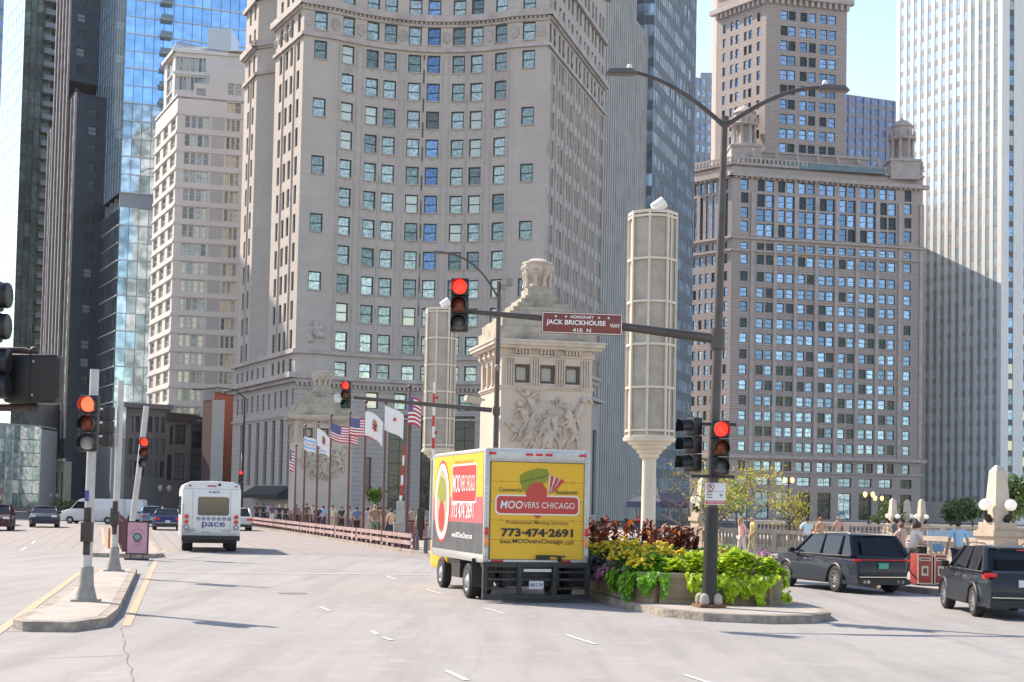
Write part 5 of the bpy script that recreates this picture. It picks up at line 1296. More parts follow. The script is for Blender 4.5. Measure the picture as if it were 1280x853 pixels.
# mast arm with its sign and signal
x0_, z0_ = onpole(424); e = U(585, 389, Yp - .0)
t = MB(); t.tube([(x0_ - base.x, 0, z0_ - .15), ((x0_ + e.x) / 2 - base.x, 0, (z0_ + e.z) / 2 - .1), (e.x - base.x - .15, 0, e.z - .15)], [.10, .075, .045], 12); t.tube([(x0_ - base.x, 0, z0_ - .35), (x0_ - base.x, 0, z0_ + .05)], .15, 12); t.build('mast_arm', M_pole, o)
q = U(574, 416, Yp - .25); signal('red traffic signal hung at the end of the near mast arm', (q.x, q.y, q.z), -.05)
# pair on the pole
x_, z_ = onpole(592); q = U(899.5, 594, Yp - .3); s1 = signal('red traffic signal mounted on the big lamp post', (q.x, q.y, q.z), .0)
q = U(865, 590, Yp - .1); s2 = signal('black traffic signal facing left on the big lamp post', (q.x, q.y, q.z), -1.15, lens=('o', 'o', 'o'))
br = MB()
for py in (531, 596): x_, z_ = onpole(py); br.box((x_ - base.x - .02, -.12, z_ - .15), (.85, .06, .06)); 
br.build('signal_bracket', M_sig, o)
# parking sign on the pole
x_, z_ = onpole(617.5); so_ = thing('parking_sign', 'white no-parking tow-zone sign strapped to the big lamp post', 'sign', (U(893, 617, Yp).x, Yp - .17, z_))
b = MB(); b.box((0, .012, 0), (.40, .02, .43)); b.build('plate', mat('sign_white', (.72, .70, .70), .5), so_, bevel=.008)
M_sr = mat('sign_red', (.50, .04, .05), .5); M_sk = mat('sign_black', (.02, .02, .025), .5); M_sg = mat('sign_green', (.05, .35, .22), .5)
b = MB(); b.face([(-.195, -.003, -.2), (.195, -.003, -.2), (.195, -.003, -.135), (-.195, -.003, -.135)]); b.build('red_band', M_sr, so_)
letters('TOW ZONE', .34, .042, mat('sign_white'  , (.72, .70, .70), .5), so_, (0, -.006, -.167), bold=.01)
letters('P', .05, .08, M_sk, so_, (-.10, -.004, .13), bold=.01)
b = MB(); rr = .075
for i in range(20):
    a0, a1 = 2 * pi * i / 20, 2 * pi * (i + 1) / 20; b.face([(-.10 + rr * cos(a0), -.005, .13 + rr * sin(a0)), (-.10 + rr * cos(a1), -.005, .13 + rr * sin(a1)), (-.10 + (rr - .014) * cos(a1), -.005, .13 + (rr - .014) * sin(a1)), (-.10 + (rr - .014) * cos(a0), -.005, .13 + (rr - .014) * sin(a0))])
b.box((-.10, -.006, .13), (.14, .002, .013), 0, ry=.75); b.build('prohibition_ring', M_sr, so_)
b = MB(); b.box((-.12, -.003, .03), (.11, .002, .012)); b.box((-.12, -.003, -.02), (.11, .002, .016)); b.box((-.12, -.003, -.07), (.11, .002, .016)); b.box((-.0, -.003, .045), (.34, .002, .006)); b.build('printed_lines', M_sk, so_)
b = MB(); b.lathe([(.001, 0), (.022, .03), (.001, .07)], (.1, -.004, -.06), 6); b.box((.12, -.005, -.03), (.05, .002, .02)); b.build('green_mark', M_sg, so_)

# street name sign on the near mast arm
ls, rs = U(677, 403, Yp - .12), U(778, 406.5, Yp - .12); W_ = (rs - ls).length; ang = math.atan2(rs.z - ls.z, rs.x - ls.x)
ss = thing('street_name_sign', 'brown honorary street name sign with white lettering hanging on the near mast arm', 'street sign', ((ls.x + rs.x) / 2, Yp - .14, (ls.z + rs.z) / 2)); ss.rotation_euler = (0, -ang, 0)
Hs = 27 * Yp / F; b = MB(); b.box((0, .015, 0), (W_, .025, Hs)); b.build('plate', mat('sign_brown', (.20, .042, .028), .45, var=.05), ss, bevel=.006)
M_sw = mat('sign_lettering_white', (.85, .84, .82), .5)
b = MB(); t_ = .012
for z in (-Hs / 2 + .02, Hs / 2 - .02): b.box((0, -.001, z), (W_ - .03, .004, t_))
for x in (-W_ / 2 + .02, W_ / 2 - .02): b.box((x, -.001, 0), (t_, .0044, Hs - .052))
b.build('border', M_sw, ss)
letters('HONORARY', .46, .062, M_sw, ss, (.0, -.004, .125), bold=.012)
letters('JACK BRICKHOUSE', 1.17, .125, M_sw, ss, (-.12, -.004, .0), bold=.02); letters('WAY', .20, .075, M_sw, ss, (.65, -.004, -.025), bold=.015)
letters('410  N', .36, .075, M_sw, ss, (.0, -.004, -.135), bold=.015)
for x in (-.52, -.32, .33, .52):
    b = MB(); b.face([((.03 if i % 2 == 0 else .013) * cos(pi / 2 + pi * i / 6) + x, -.004, (.03 if i % 2 == 0 else .013) * sin(pi / 2 + pi * i / 6) + .125) for i in range(12)][::-1]); b.build('star', M_sw, ss)
for x in (-.6, .6): b = MB(); b.box((x, .07, .0), (.05, .12, .2)); b.build('bracket', M_pole, ss)

# --- second lamp post, beyond the truck
Y2 = 57.0; q0 = U(618, 640, Y2); zt2 = U(622, 352, Y2).z; o = thing('lamp_post', 'thin dark lamp post with one curved arm in front of the near bridgehouse', 'lamp post', (q0.x, q0.y, .15)); b = MB()
b.lathe([(.2, 0), (.17, .5), (.13, .6), (.085, zt2 - .15)], (0, 0, 0), 12); b.build('shaft', M_pole, o)
e = U(555, 316, Y2); c1 = U(598, 325, Y2); p0 = Vector((0, 0, U(620, 375, Y2).z - .15)); p1 = Vector((c1.x - q0.x, 0, c1.z)); p2 = Vector((e.x - q0.x, 0, e.z - .15)); b = MB()
b.tube([p0 * (1 - k / 10) ** 2 + p1 * 2 * (k / 10) * (1 - k / 10) + p2 * (k / 10) ** 2 for k in range(11)], .04, 8); b.build('arm', M_pole, o)
b = MB(); b.box((p2.x - .2, 0, p2.z), (.6, .22, .1), taper=.7); b.build('luminaire', mat('grey_brown_luminaire', (.14, .12, .11), .45, .2), o)
e1_, e2_ = U(615, 513, Y2), U(442, 497, Y2); b = MB(); b.tube([(e1_.x - q0.x, 0, e1_.z - .15), (e2_.x - q0.x, 0, e2_.z - .15)], [.10, .065], 10); b.lathe([(.15, e1_.z - .35), (.15, e1_.z)], (0, 0, 0), 10); b.build('mast_arm', M_pole, o)
b = MB(); z = zt2 - .2; b.box((.28, 0, z - .1), (.5, .08, .06)); b.box((.42, 0, z + .02), (.24, .2, .3)); b.lathe([(.09, z - .3), (.11, z - .1)], (.2, -.1, 0), 8); b.sphere((.0, -.15, U(618, 460, Y2).z - .15), .13, 8); b.box((-.05, -.12, U(618, 400, Y2).z), (.3, .1, .1)); b.build('camera_box', mat('grey_camera_housing', (.22, .20, .18), .5), o)
q = U(432.3, 511, Y2 - .2); signal('small red traffic signal hung at the far mast arm over the flags', (q.x, q.y, q.z), -.12, h=1.1, lens=('r', 'a', 'g'))
b = MB(); q = U(424, 498, Y2 - .1); b.box((0, 0, 0), (.36, .3, .1)); b.box((0, 0, -.16), (.3, .26, .2), taper=1.2); tag(b.build('camera_housing', mat('white_lamp_metal', (.7, .7, .68), .4), loc=(q.x, q.y, q.z + .1)), 'small white detector box beside the far red signal', 'detector box')

# --- median poles
def median_pole(label, px, Y, ptop, leanpx=0, r=.10, foot=True, box_py=None, pbot=None, h0=.15):
    q = U(px, 640, Y) if pbot is None else U(px, pbot, Y); t = U(px + leanpx, ptop, Y); o = thing('signal_pole', label, 'pole', (q.x, q.y, h0)); z = t.z - h0; lx = t.x - q.x
    b = MB(); b.tube([(0, 0, .5), (lx * .5, 0, z * .5), (lx, 0, z)], [r, r, r * .97], 14); b.build('shaft', M_lite, o)
    if foot: b = MB(); b.lathe([(.21, 0), (.2, .05), (.135, .3), (.12, .62), (.105, .64)], (0, 0, 0), 4 if False else 12); b.box((0, 0, .02), (.44, .44, .04)); b.build('pedestal_base', mat('weathered_cast_base', (.30, .28, .26), .6, .2, var=.25, scale=6), o)
    if box_py:
        zb = U(px, box_py, Y).z - h0; b = MB(); b.box((.02, -.14, zb), (.20, .16, .36)); b.box((0, -.03, zb + .3), (.13, .14, .3)); b.box((0, -.03, zb - .3), (.12, .14, .25)); b.build('button_box', M_brown, o, bevel=.01)
    return o, lx, z
M_brown = mat('dark_brown_box', (.045, .03, .028), .5, var=.3, scale=7)
po, lx, z = median_pole('light grey signal pole nearest the tip of the median island', 107.5, 26.6, 462, 11, .085, box_py=665, pbot=750)
b = MB(); b.box((-.02, -.09, U(111, 620, 26.6).z - .15), (.07, .02, .2)); b.build('blue_sticker', mat('sticker_blue', (.05, .08, .3), .5), po)
b = MB()
for k in range(5): b.tube([(.05, -.08, z * .12 + k * z * .02), (.06, -.09, z * .3)], .012, 5)
q = U(110, 565, 26.3); signal('red traffic signal on the near median pole', (q.x, q.y, q.z), .05, h=1.04, lens=('R', 'a', 'w'))
po, lx, z = median_pole('light grey signal pole in the middle of the median', 142.5, 37.8, 476, 9, .085, box_py=648, pbot=712)
q = U(141, 560, 37.7); signal('black signal seen from the side on the middle median pole', (q.x - .12, q.y - .1, q.z), -1.7, lens=('o', 'o', 'o'))
po, lx, z = median_pole('leaning light grey pole behind the pink sandwich board', 163, 51, 508, 20, .10, foot=False, pbot=655, h0=.14)
q = U(180.5, 584.5, 50.7); s3 = signal('red traffic signal on the leaning median pole', (q.x, q.y, q.z), .05, lens=('r', 'a', 'o'))
b = MB(); q = U(144, 660, 45); b.lathe([(.05, 0), (.045, .8), (.03, .9), (.001, .92)], (0, 0, 0), 8); b.lathe([(.1, 0), (.1, .06)], (0, 0, 0), 8)
q = G(144, 690, .02); ch = b.build('delineator_post', mat('orange_white_post', (.7, .25, .08), .6), loc=(q.x - .25, q.y, .01)); tag(ch, 'orange delineator post beside the median kerb', 'delineator post')

# pink sandwich board
q = U(171, 695.5, 48.6); o = thing('sandwich_board', 'pink sandwich board with a round teal emblem standing on the median', 'sandwich board', (q.x, 48.6, .0), .12)
b = MB(); w_, h_ = .74, 1.12
for x in (-w_ / 2 + .02, w_ / 2 - .02): b.box((x, 0, .18 + h_ / 2), (.045, .06, h_))
for z in (.2, .18 + h_ - .02): b.box((0, 0, z), (w_ - .09, .06, .045))
b.build('frame', mat('black_maroon_frame', (.03, .012, .015), .4), o)
b = MB(); b.box((0, .0, .18 + h_ / 2), (w_ - .08, .03, h_ - .08)); b.build('poster', mat('pink_poster', (.55, .29, .36), .6, var=.08, scale=3), o)
b = MB(); n = 20; cz = .18 + h_ * .52
b.face([(.15 * cos(-2 * pi * i / n), -.02, cz + .15 * sin(-2 * pi * i / n)) for i in range(n)][::-1]); b.build('emblem_ring', mat('dark_plum', (.09, .05, .07), .5), o)
b = MB(); b.face([(.10 * cos(2 * pi * i / n), -.024, cz + .01 + .10 * sin(2 * pi * i / n)) for i in range(n)]); b.build('emblem_disc', mat('teal_print', (.12, .34, .32), .5), o)
M_pt = mat('poster_print', (.40, .16, .22), .6); 
b = MB(); rnd = random.Random(5)
for i in range(9):
    a = pi * (.15 + .7 * i / 8); b.box((.24 * cos(a), -.02, cz + .02 + .24 * sin(a)), (.04, .004, .05), 0, ry=a - pi / 2)
for z, w2 in ((.94, .16), (.33, .3), (.28, .36), (.40, .2)): b.box((0, -.02, .18 + z), (w2, .004, .014))
b.box((0, -.02, cz - .17), (.3, .004, .022)); b.build('print_lines', M_pt, o)
b = MB(); b.box((0, 0, .03), (.78, .42, .06)); b.box((-.2, 0, .12), (.04, .05, .14)); b.box((.2, 0, .12), (.04, .05, .14)); b.build('base', M_sig, o)

# --- close signal group entering at the left edge
Yc = 12.0; q = U(-48, 600, Yc); o = thing('signal_pole', 'near dark signal pole whose brackets enter at the left edge', 'pole', (q.x, q.y, 0)); b = MB(); b.lathe([(.16, 0), (.12, .6), (.07, .7), (.065, 4.6)], (0, 0, 0), 12); b.build('shaft', M_pole, o)
b = MB()
for py in (438.5, 509):
    a = U(-48, py, Yc); e = U(44, py + 1, Yc); b.tube([(0, 0, a.z), (e.x - q.x - .1, 0, e.z), (e.x - q.x, 0, e.z + (-.02 if py < 450 else .02))], [.033, .033, .028], 8); b.sphere((e.x - q.x - .01, 0, e.z), .042, 8)
b.build('bracket', mat('rusty_black_metal', (.05, .03, .025), .6, var=.5, scale=12), o)
q1 = U(41, 474, Yc - .02); o = thing('pedestrian_signal', 'dark pedestrian signal box close to the camera at the left edge', 'pedestrian signal', (q1.x, q1.y, q1.z)); b = MB(); b.box((.0, .02, 0), (.44, .20, .41)); b.build('housing', M_sig, o, bevel=.03, bseg=3)
b = MB(); b.box((.0, -.085, 0), (.012, .012, .41)); b.box((.13, -.0855, 0), (.24, .012, .33)); b.build('cover', mat('brown_grey_cover', (.022, .018, .017), .55, .1, var=.2, scale=6), o)
for z in (-.14, .14): b = MB(); b.sphere((.03, -.095, z), .011, 6); b.build('screw', M_conc, o)
q1 = U(-12, 474, Yc - .3)
for (pt, pb, lb) in ((350, 428, 'upper dark signal head cut off by the left edge'), (436, 498, 'lower dark signal head cut off by the left edge')):
    a = U(-19, pb, Yc - .2); t = U(-19, pt, Yc - .2); h = t.z - a.z; o = thing('traffic_signal', lb, 'traffic signal', (a.x, a.y, a.z)); b = MB(); n = 2
    for i in range(n): b.box((0, 0, h * (i + .5) / n), (.24, .2, h / n - .01)); b.lathe([(.11, -.2), (.10, -.02)], (0, 0, 0), 14, 0, True, Matrix.Translation((.0, -.02, h * (i + .5) / n)) @ Matrix.Rotation(pi / 2, 4, 'Y') @ Matrix.Scale(-1, 4, (0, 0, 1)))
    b.build('housing', M_sig, o, bevel=.02)

# --- lamps far away
def globe_post(label, px, Y, ptop, n=2, group=None, lit=False):
    q = U(px, 640, Y); z = U(px, ptop, Y).z; o = thing('street_lamp', label, 'street lamp', (q.x, q.y, 0), 0, group); b = MB(); b.lathe([(.2, 0), (.16, .9), (.08, 1.0), (.07, z - .5)], (0, 0, 0), 8)
    b.box((0, 0, z - .6), (1.0, .08, .08)); b.build('post', M_iron, o)
    for i in range(n):
        x = (i - (n - 1) / 2) * .9; g = MB(); g.lathe([(.1, z - .55), (.25, z - .25), (.2, z), (.001, z + .12)], (x, 0, 0), 10); g.build('lamp_shade', mat('lit_amber_shade', (.8, .4, .15), .4, emit=(1, .5, .2), es=1.6) if lit else mat('dull_shade', (.30, .29, .27), .4), o)
for px, Y, pt, lb, lit in ((205, 150, 608, 'twin headed dark street lamp left of the white bus', False), (1086, 170, 616, 'lit amber street lamp with twin heads before the terracotta block', True), (1098, 190, 621, 'second lit amber street lamp, just right of the first', True),
                       (985, 165, 598, 'lit amber lamp showing through the yellow leaved tree', True), (67, 210, 618, 'small dark street lamp before the black granite tower', False)):
    globe_post(lb, px, Y, pt, 2, 'far street lamps', lit)
def hook_lamp(label, px, Y, ptop, pend, pye):
    q = U(px, 640, Y); z = U(px, ptop, Y).z; e = U(pend, pye, Y); o = thing('lamp_post', label, 'lamp post', (q.x, q.y, 0)); b = MB(); b.lathe([(.25, 0), (.13, 1), (.09, z)], (0, 0, 0), 8); b.build('shaft', M_iron, o)
    b = MB(); ex = e.x - q.x; b.tube([(0, 0, z - .1), (ex * .2, 0, z + .75), (ex * .6, 0, max(z + .9, e.z)), (ex, 0, e.z)], .06, 6); b.build('arm', M_iron, o); b = MB(); b.box((ex - .3, 0, e.z), (.9, .3, .12)); b.build('luminaire', M_iron, o)
hook_lamp('dark street lamp with a long arm in front of the curved tower', 302, 140, 497, 250, 487)
# small red signal beside the bus
q = U(300, 640, 118); z = U(300, 605, 118).z; signal('tiny red signal just right of the white bus', (q.x, q.y, z), 0, h=1.1, lens=('r', 'o', 'o'))
b = MB(); b.lathe([(.08, 0), (.07, 6)], (0, 0, 0), 8); tag(b.build('signal_pole', M_iron, loc=(q.x, q.y + .25, 0)), 'thin dark pole holding the tiny red signal by the bus', 'pole')
# ================================================================ PLANTER, FLOWERS, TREES
def leafmat(name, col, var=.4, trans=.25):
    if name in MT: return MT[name]
    m = bpy.data.materials.new(name); m.use_nodes = True; n = m.node_tree; b = n.nodes['Principled BSDF']; b.inputs['Roughness'].default_value = .55
    at = n.nodes.new('ShaderNodeAttribute'); at.attribute_name = 'tint'; mx = n.nodes.new('ShaderNodeMix'); mx.data_type = 'RGBA'
    mx.inputs[6].default_value = (*[c * (1 - var) for c in col], 1); mx.inputs[7].default_value = (*[min(1, c * (1 + var)) for c in col], 1)
    n.links.new(at.outputs['Fac'], mx.inputs[0]); n.links.new(mx.outputs[2], b.inputs['Base Color'])
    tr = n.nodes.new('ShaderNodeBsdfTranslucent'); n.links.new(mx.outputs[2], tr.inputs[0]); ms = n.nodes.new('ShaderNodeMixShader'); ms.inputs[0].default_value = trans
    n.links.new(b.outputs[0], ms.inputs[1]); n.links.new(tr.outputs[0], ms.inputs[2]); n.links.new(ms.outputs[0], n.nodes['Material Output'].inputs[0])
    MT[name] = m; return m
RN = random.Random(21)
def rvec(): 
    while True:
        v = Vector((RN.uniform(-1, 1), RN.uniform(-1, 1), RN.uniform(-1, 1)))
        if .05 < v.length < 1: return v.normalized()
def leaf(b, p, d, nrm, L, Wd, m=0, curl=.15):
    d = d.normalized(); s = d.cross(nrm).normalized() if d.cross(nrm).length > 1e-3 else Vector((1, 0, 0)); up = s.cross(d).normalized(); t = RN.random() * .98 + .01
    b.add([p, p + d * L * .45 + s * Wd / 2 + up * curl * L * .4, p + d * L, p + d * L * .45 - s * Wd / 2 + up * curl * L * .4, p + d * L * .5], [(0, 1, 4), (1, 2, 4), (2, 3, 4), (3, 0, 4)], m, tint=t)
L_lime = leafmat('lime_leaf', (.46, .62, .03), .3, .35); L_green = leafmat('green_leaf', (.06, .20, .025), .5); L_yel = leafmat('yellow_petal', (.90, .66, .02), .15, .2)
L_red = leafmat('dark_red_leaf', (.085, .02, .014), .6, .3); L_or = leafmat('orange_red_leaf', (.45, .10, .015), .5, .4); L_pur = leafmat('dark_purple_leaf', (.045, .018, .04), .5); L_mau = leafmat('mauve_leaf', (.30, .14, .22), .4)
L_scar = leafmat('scarlet_petal', (.75, .03, .02), .2); L_whi = leafmat('white_petal', (.75, .72, .66), .1)
M_pl = mat('planter_concrete', (.36, .265, .19), .85, var=.15, scale=2.5, bump=.25, bscale=18, stain=(.20, .15, .115), sscale=1.3, samount=.8)
Lf, Rf = Vector((2.68, 29.35)), Vector((5.55, 29.35)); Lb, Rb = Vector((.35, 43)), Vector((3.3, 43)); hp = .62
pl = thing('planter', 'long tan concrete planter box edging the flower bed on the island', 'planter', (4, 34, .15))
def plseg(p, q, n, label=None):
    p, q = Vector(p), Vector(q); d = (q - p).normalized(); L = (q - p).length / n; a = math.atan2(d.y, d.x)
    for i in range(n):
        c = p + d * L * (i + .5); b = MB(); hw = L / 2 - .02
        b.box((0, 0, hp / 2), (L - .05, .2, hp)); b.box((0, 0, hp - .06), (L - .02, .27, .12)); b.box((0, -.105 , hp * .42), (L - .3, .02, hp * .5)) 
        b.box((0, 0, .04), (L - .03, .24, .08))
        o = b.build('planter_panel', M_pl, pl, bevel=.012); o.location = (c.x - 4, c.y - 34, 0); o.rotation_euler = (0, 0, a)
plseg((Lf.x + .35, Lf.y - .02), (Rf.x - .35, Rf.y - .02), 2); plseg((Lf.x - .02, Lf.y + .4), (Lf.x + .35, Lf.y - .02), 1); plseg((Rf.x - .35, Rf.y - .02), (Rf.x, Rf.y + .4), 1)
plseg(Lb, (Lf.x - .02, Lf.y + .4), 9); plseg((Rf.x, Rf.y + .4), Rb, 9); plseg(Rb, Lb, 2)
b = MB(); b.prism([(Lf.x - 3.9, Lf.y - 33.7), (Rf.x - 4.1, Rf.y - 33.7), (Rb.x - 4.1, Rb.y - 34.1), (Lb.x - 3.9, Lb.y - 34.1)], .3, hp - .08); b.build('soil', mat('dark_soil', (.05, .035, .025), .95, var=.3, scale=9), pl)
ZB = .15 + hp - .06
def bed(u, v):  # u across 0..1 (left to right), v along 0..1 (near to far)
    a = Lf.lerp(Rf, u); c = Lb.lerp(Rb, u); return a.lerp(c, v)
def vine(label, c, rx, ry, hgt, n, mats, drape, ls=.11, name='trailing_vine', group=None):
    """low mound of leaves that spills over the planter edge: drape = list of (x, y, dirx, diry, length, width)"""
    b = MB()
    for _ in range(n):
        a = RN.uniform(0, 2 * pi); r = RN.random() ** .5; x = c[0] + rx * r * cos(a); y = c[1] + ry * r * sin(a); z = ZB + .05 + hgt * (1 - r * r) * RN.uniform(.6, 1.08) + .06 * math.sin(x * 9 + y * 5)
        d = rvec(); d.z = abs(d.z) * .4 - .1; leaf(b, Vector((x, y, z)), d, Vector((d.x * .2, -.3, 1)), ls * RN.uniform(.7, 1.3), ls * .85, 1 if RN.random() < .12 and len(mats) > 1 else 0)
    for (x, y, dx, dy, ln, wd) in drape:
        for _ in range(int(ln * wd * 760)):
            t = RN.random() ** .8; w = RN.uniform(-.5, .5) * wd * (1 - .35 * t); out = .10 + .13 * math.sin(min(1, t * 3) * pi / 2) + RN.uniform(-.06, .09) + .05 * math.sin(w * 23 + t * 9)
            px_, py_ = x - dy * w + dx * out, y + dx * w + dy * out; z = ZB + .1 - t * ln * (.8 + .25 * math.sin(w * 17 + x * 5))
            d = Vector((dx * .5 + RN.uniform(-.5, .5), dy * .5 + RN.uniform(-.5, .5), -.8)); leaf(b, Vector((px_, py_, z)), d, Vector((dx + RN.uniform(-.6, .6), dy + RN.uniform(-.6, .6), .4)), ls * RN.uniform(.5, 1.4), ls * .85, 1 if RN.random() < .07 and len(mats) > 1 else 0)
    o = b.build(name, list(mats), loc=(c[0], c[1], ZB), world=True); return tag(o, label, 'plant', group)
F_ = (0, -1); 
vine('bright lime green vine spilling over the planter front right of the lamp post', (4.72, 29.6), .95, .5, .42, 2600, (L_lime, L_green), [(4.55, 29.3, 0, -1, .55, .55), (4.95, 29.3, 0, -1, .62, .5), (4.2, 29.3, 0, -1, .3, .5), (5.45, 29.45, .5, -.8, .55, .14), (5.2, 29.3, 0, -1, .2, .5)])
vine('bright lime green vine behind the lamp post trailing to the pavement', (3.75, 29.8), .75, .5, .36, 1700, (L_lime, L_green), [(3.72, 29.3, 0, -1, .6, .34), (4.08, 29.3, 0, -1, .6, .22)])
vine('vivid green vine pouring over the left corner of the planter', (2.95, 30.0), .55, .55, .30, 1300, (leafmat('vivid_green_leaf', (.16, .42, .015), .35, .35), L_green), [(2.62, 29.75, -.8, -.5, .62, .5), (2.45, 30.5, -1, -.1, .5, .6), (3.13, 29.3, 0, -1, .55, .16), (2.9, 29.5, -.4, -1, .45, .4)])
vine('dark purple trailing plant hanging over the left side of the planter', (2.15, 32.6), .45, .9, .25, 900, (L_pur, L_green), [(1.93, 33.2, -1, -.15, .45, .8), (2.05, 32.4, -1, -.15, .35, .6)], .1)
vine('dusty mauve foliage hanging beside the dark purple plant', (2.35, 31.2), .3, .6, .16, 500, (L_mau, L_pur), [(2.22, 31.6, -1, -.15, .32, .8), (2.3, 31.0, -1, -.15, .25, .5)], .09)
vine('dark purple foliage between the two lime green vines', (3.25, 30.3), .35, .3, .3, 380, (L_pur, L_mau), [], .1)
vine('purple and mauve clump at the right end of the planter', (5.35, 30.3), .3, .7, .5, 560, (L_mau, L_pur), [], .09)
vine('broad green filler foliage covering the middle of the flower bed', (3.9, 33.2), 1.5, 3.2, .35, 3000, (L_green, L_lime), [], .12, 'low_foliage')
vine('green filler foliage along the far part of the flower bed', (2.6, 39), 1.4, 3.6, .3, 1600, (L_green, L_lime), [], .14, 'low_foliage')
def marigold(x, y, r, h, label, n=34):
    b = MB()
    for _ in range(int(190 * r / .3)):
        v = rvec(); v.z = abs(v.z); p = Vector((x + v.x * r * RN.random() ** .4, y + v.y * r * RN.random() ** .4, ZB + h * (.25 + .75 * v.z) * RN.uniform(.6, 1))); d = rvec(); d.z = abs(d.z) * .5; leaf(b, p, d, Vector((0, -.3, 1)), .10, .05, 0)
    o = b.build('foliage', [L_green], None, loc=(0, 0, 0)); 
    t = thing('marigold_plant', label, 'flowering plant', (x, y, ZB), 0, 'yellow flowering plants in the bed'); bpy.data.objects.remove(o)
    b2 = MB(); b2.v = [(a[0] - x, a[1] - y, a[2] - ZB) for a in b.v]; b2.f = b.f; b2.mi = b.mi; b2.sm = b.sm; b2.t = b.t; b2.build('foliage', [L_green], t)
    c = MB()
    for _ in range(n):
        a = RN.uniform(0, 2 * pi); rr = r * RN.random() ** .5; zz = h * (1.0 - .45 * (rr / r) ** 2) + RN.uniform(-.1, .1); s = RN.uniform(.036, .062)
        for k in range(2): M = Matrix.Translation((rr * cos(a), rr * sin(a), zz)) @ Matrix.Rotation(RN.uniform(-.9, .9), 4, 'X') @ Matrix.Rotation(RN.uniform(-.6, .6), 4, 'Y'); c.lathe([(.001, -.012), (s, 0), (s * .75, .022), (.001, .03)], (0, 0, 0), 7, 0, True, M)
    co = c.build('blossoms', [L_yel], t); return t
lbl = ['yellow marigold bush low among the green leaves of the island flower bed']
k = 0
for (u, v, r, h) in [(.02, .03, .3, .3), (.10, .10, .34, .45), (.22, .12, .34, .5), (.08, .17, .34, .55), (.2, .2, .36, .55), (.34, .17, .34, .55), (.04, .25, .32, .5), (.3, .26, .36, .55), (.12, .33, .34, .5), (.05, .42, .34, .5), (.4, .07, .26, .45), (.72, .10, .3, .45), (.82, .12, .26, .4), (.9, .2, .3, .4), (.6, .12, .25, .4), (.02, .52, .3, .45), (.45, .3, .3, .5), (.15, .05, .3, .4), (.3, .08, .3, .45), (.0, .33, .32, .5), (.18, .28, .34, .6), (.26, .14, .32, .55), (.0, .12, .3, .4), (.12, .24, .34, .6), (.42, .18, .3, .55), (.5, .12, .26, .45)]:
    p = bed(u, v); marigold(p.x, p.y, r, h, 'yellow marigold bush low among the green leaves of the island flower bed', 30)
def canna(x, y, h, label, orange=.3, flower=False):
    t = thing('canna_plant', label, 'plant', (x, y, ZB), RN.uniform(0, 6), 'dark leaved canna lilies in the bed'); st = MB(); lf = MB(); fl = MB()
    for s_ in range(RN.randint(3, 5)):
        bx, by = RN.uniform(-.16, .16), RN.uniform(-.16, .16); tx, ty = bx + RN.uniform(-.15, .15), by + RN.uniform(-.15, .15); hh = h * RN.uniform(.75, 1.0); st.tube([(bx, by, 0), ((bx + tx) / 2, (by + ty) / 2, hh * .5), (tx, ty, hh)], [.018, .014, .006], 5)
        for j in range(7):
            f = .18 + .8 * j / 7; a = RN.uniform(0, 2 * pi); p = Vector((lerp(bx, tx, f), lerp(by, ty, f), hh * f)); out = Vector((cos(a), sin(a), RN.uniform(.6, 1.5))).normalized(); L = RN.uniform(.28, .44) * (1 - .25 * f); wd = L * .42; m = 1 if RN.random() < orange else 0
            s = out.cross(Vector((0, 0, 1))).normalized(); up = s.cross(out).normalized(); tt = RN.random() * .98 + .01; n = 4; vs = []
            for q in range(n + 1):
                g = q / n; wq = wd * math.sin(pi * min(.98, .08 + g * .9)) / 2; c = p + out * L * g - Vector((0, 0, 1)) * L * .22 * g * g; vs += [c - s * wq + up * wq * .35, c, c + s * wq + up * wq * .35]
            for q in range(n): lf.add([vs[3 * q], vs[3 * q + 1], vs[3 * q + 4], vs[3 * q + 3], vs[3 * q + 2], vs[3 * q + 5]], [(0, 1, 2, 3), (1, 4, 5, 2)], m, tint=tt)
        if flower and s_ < 2:
            for j in range(7): v = rvec() * .05; fl.sphere((tx + v.x, ty + v.y, hh + .04 + v.z * 1.6), .03, 6)
    st.build('stem', L_red, t); lf.build('leaves', [L_red, L_or], t)
    if fl.f: fl.build('blossoms', L_scar, t)
for (u, v, h, fl) in [(.1, .38, 1.0, 0), (.02, .48, 1.05, 1), (.22, .42, 1.05, 0), (.14, .52, 1.15, 0), (.3, .50, 1.1, 1), (.06, .62, 1.2, 1), (.2, .62, 1.15, 0), (.36, .60, 1.1, 0), (.4, .40, 1.05, 0), (.5, .32, 1.05, 0), (.56, .26, 1.0, 0), (.52, .42, 1.1, 1), (.64, .34, 1.1, 0), (.62, .46, 1.1, 0), (.76, .42, 1.05, 0), (.72, .52, 1.1, 0),
                   (.0, .72, 1.2, 1), (.14, .75, 1.2, 1), (.28, .72, 1.15, 0), (.45, .7, 1.15, 0), (.6, .66, 1.1, 0), (.05, .86, 1.2, 1), (.2, .88, 1.2, 1), (.38, .86, 1.1, 0), (.46, .24, .95, 0), (.70, .26, 1.05, 0), (.76, .32, 1.05, 0), (.84, .38, 1.0, 0), (.9, .5, 1.1, 0)]:
    p = bed(u, v); canna(p.x, p.y, h, 'canna lily with dark red and orange leaves rising at the back of the flower bed', .2, fl)
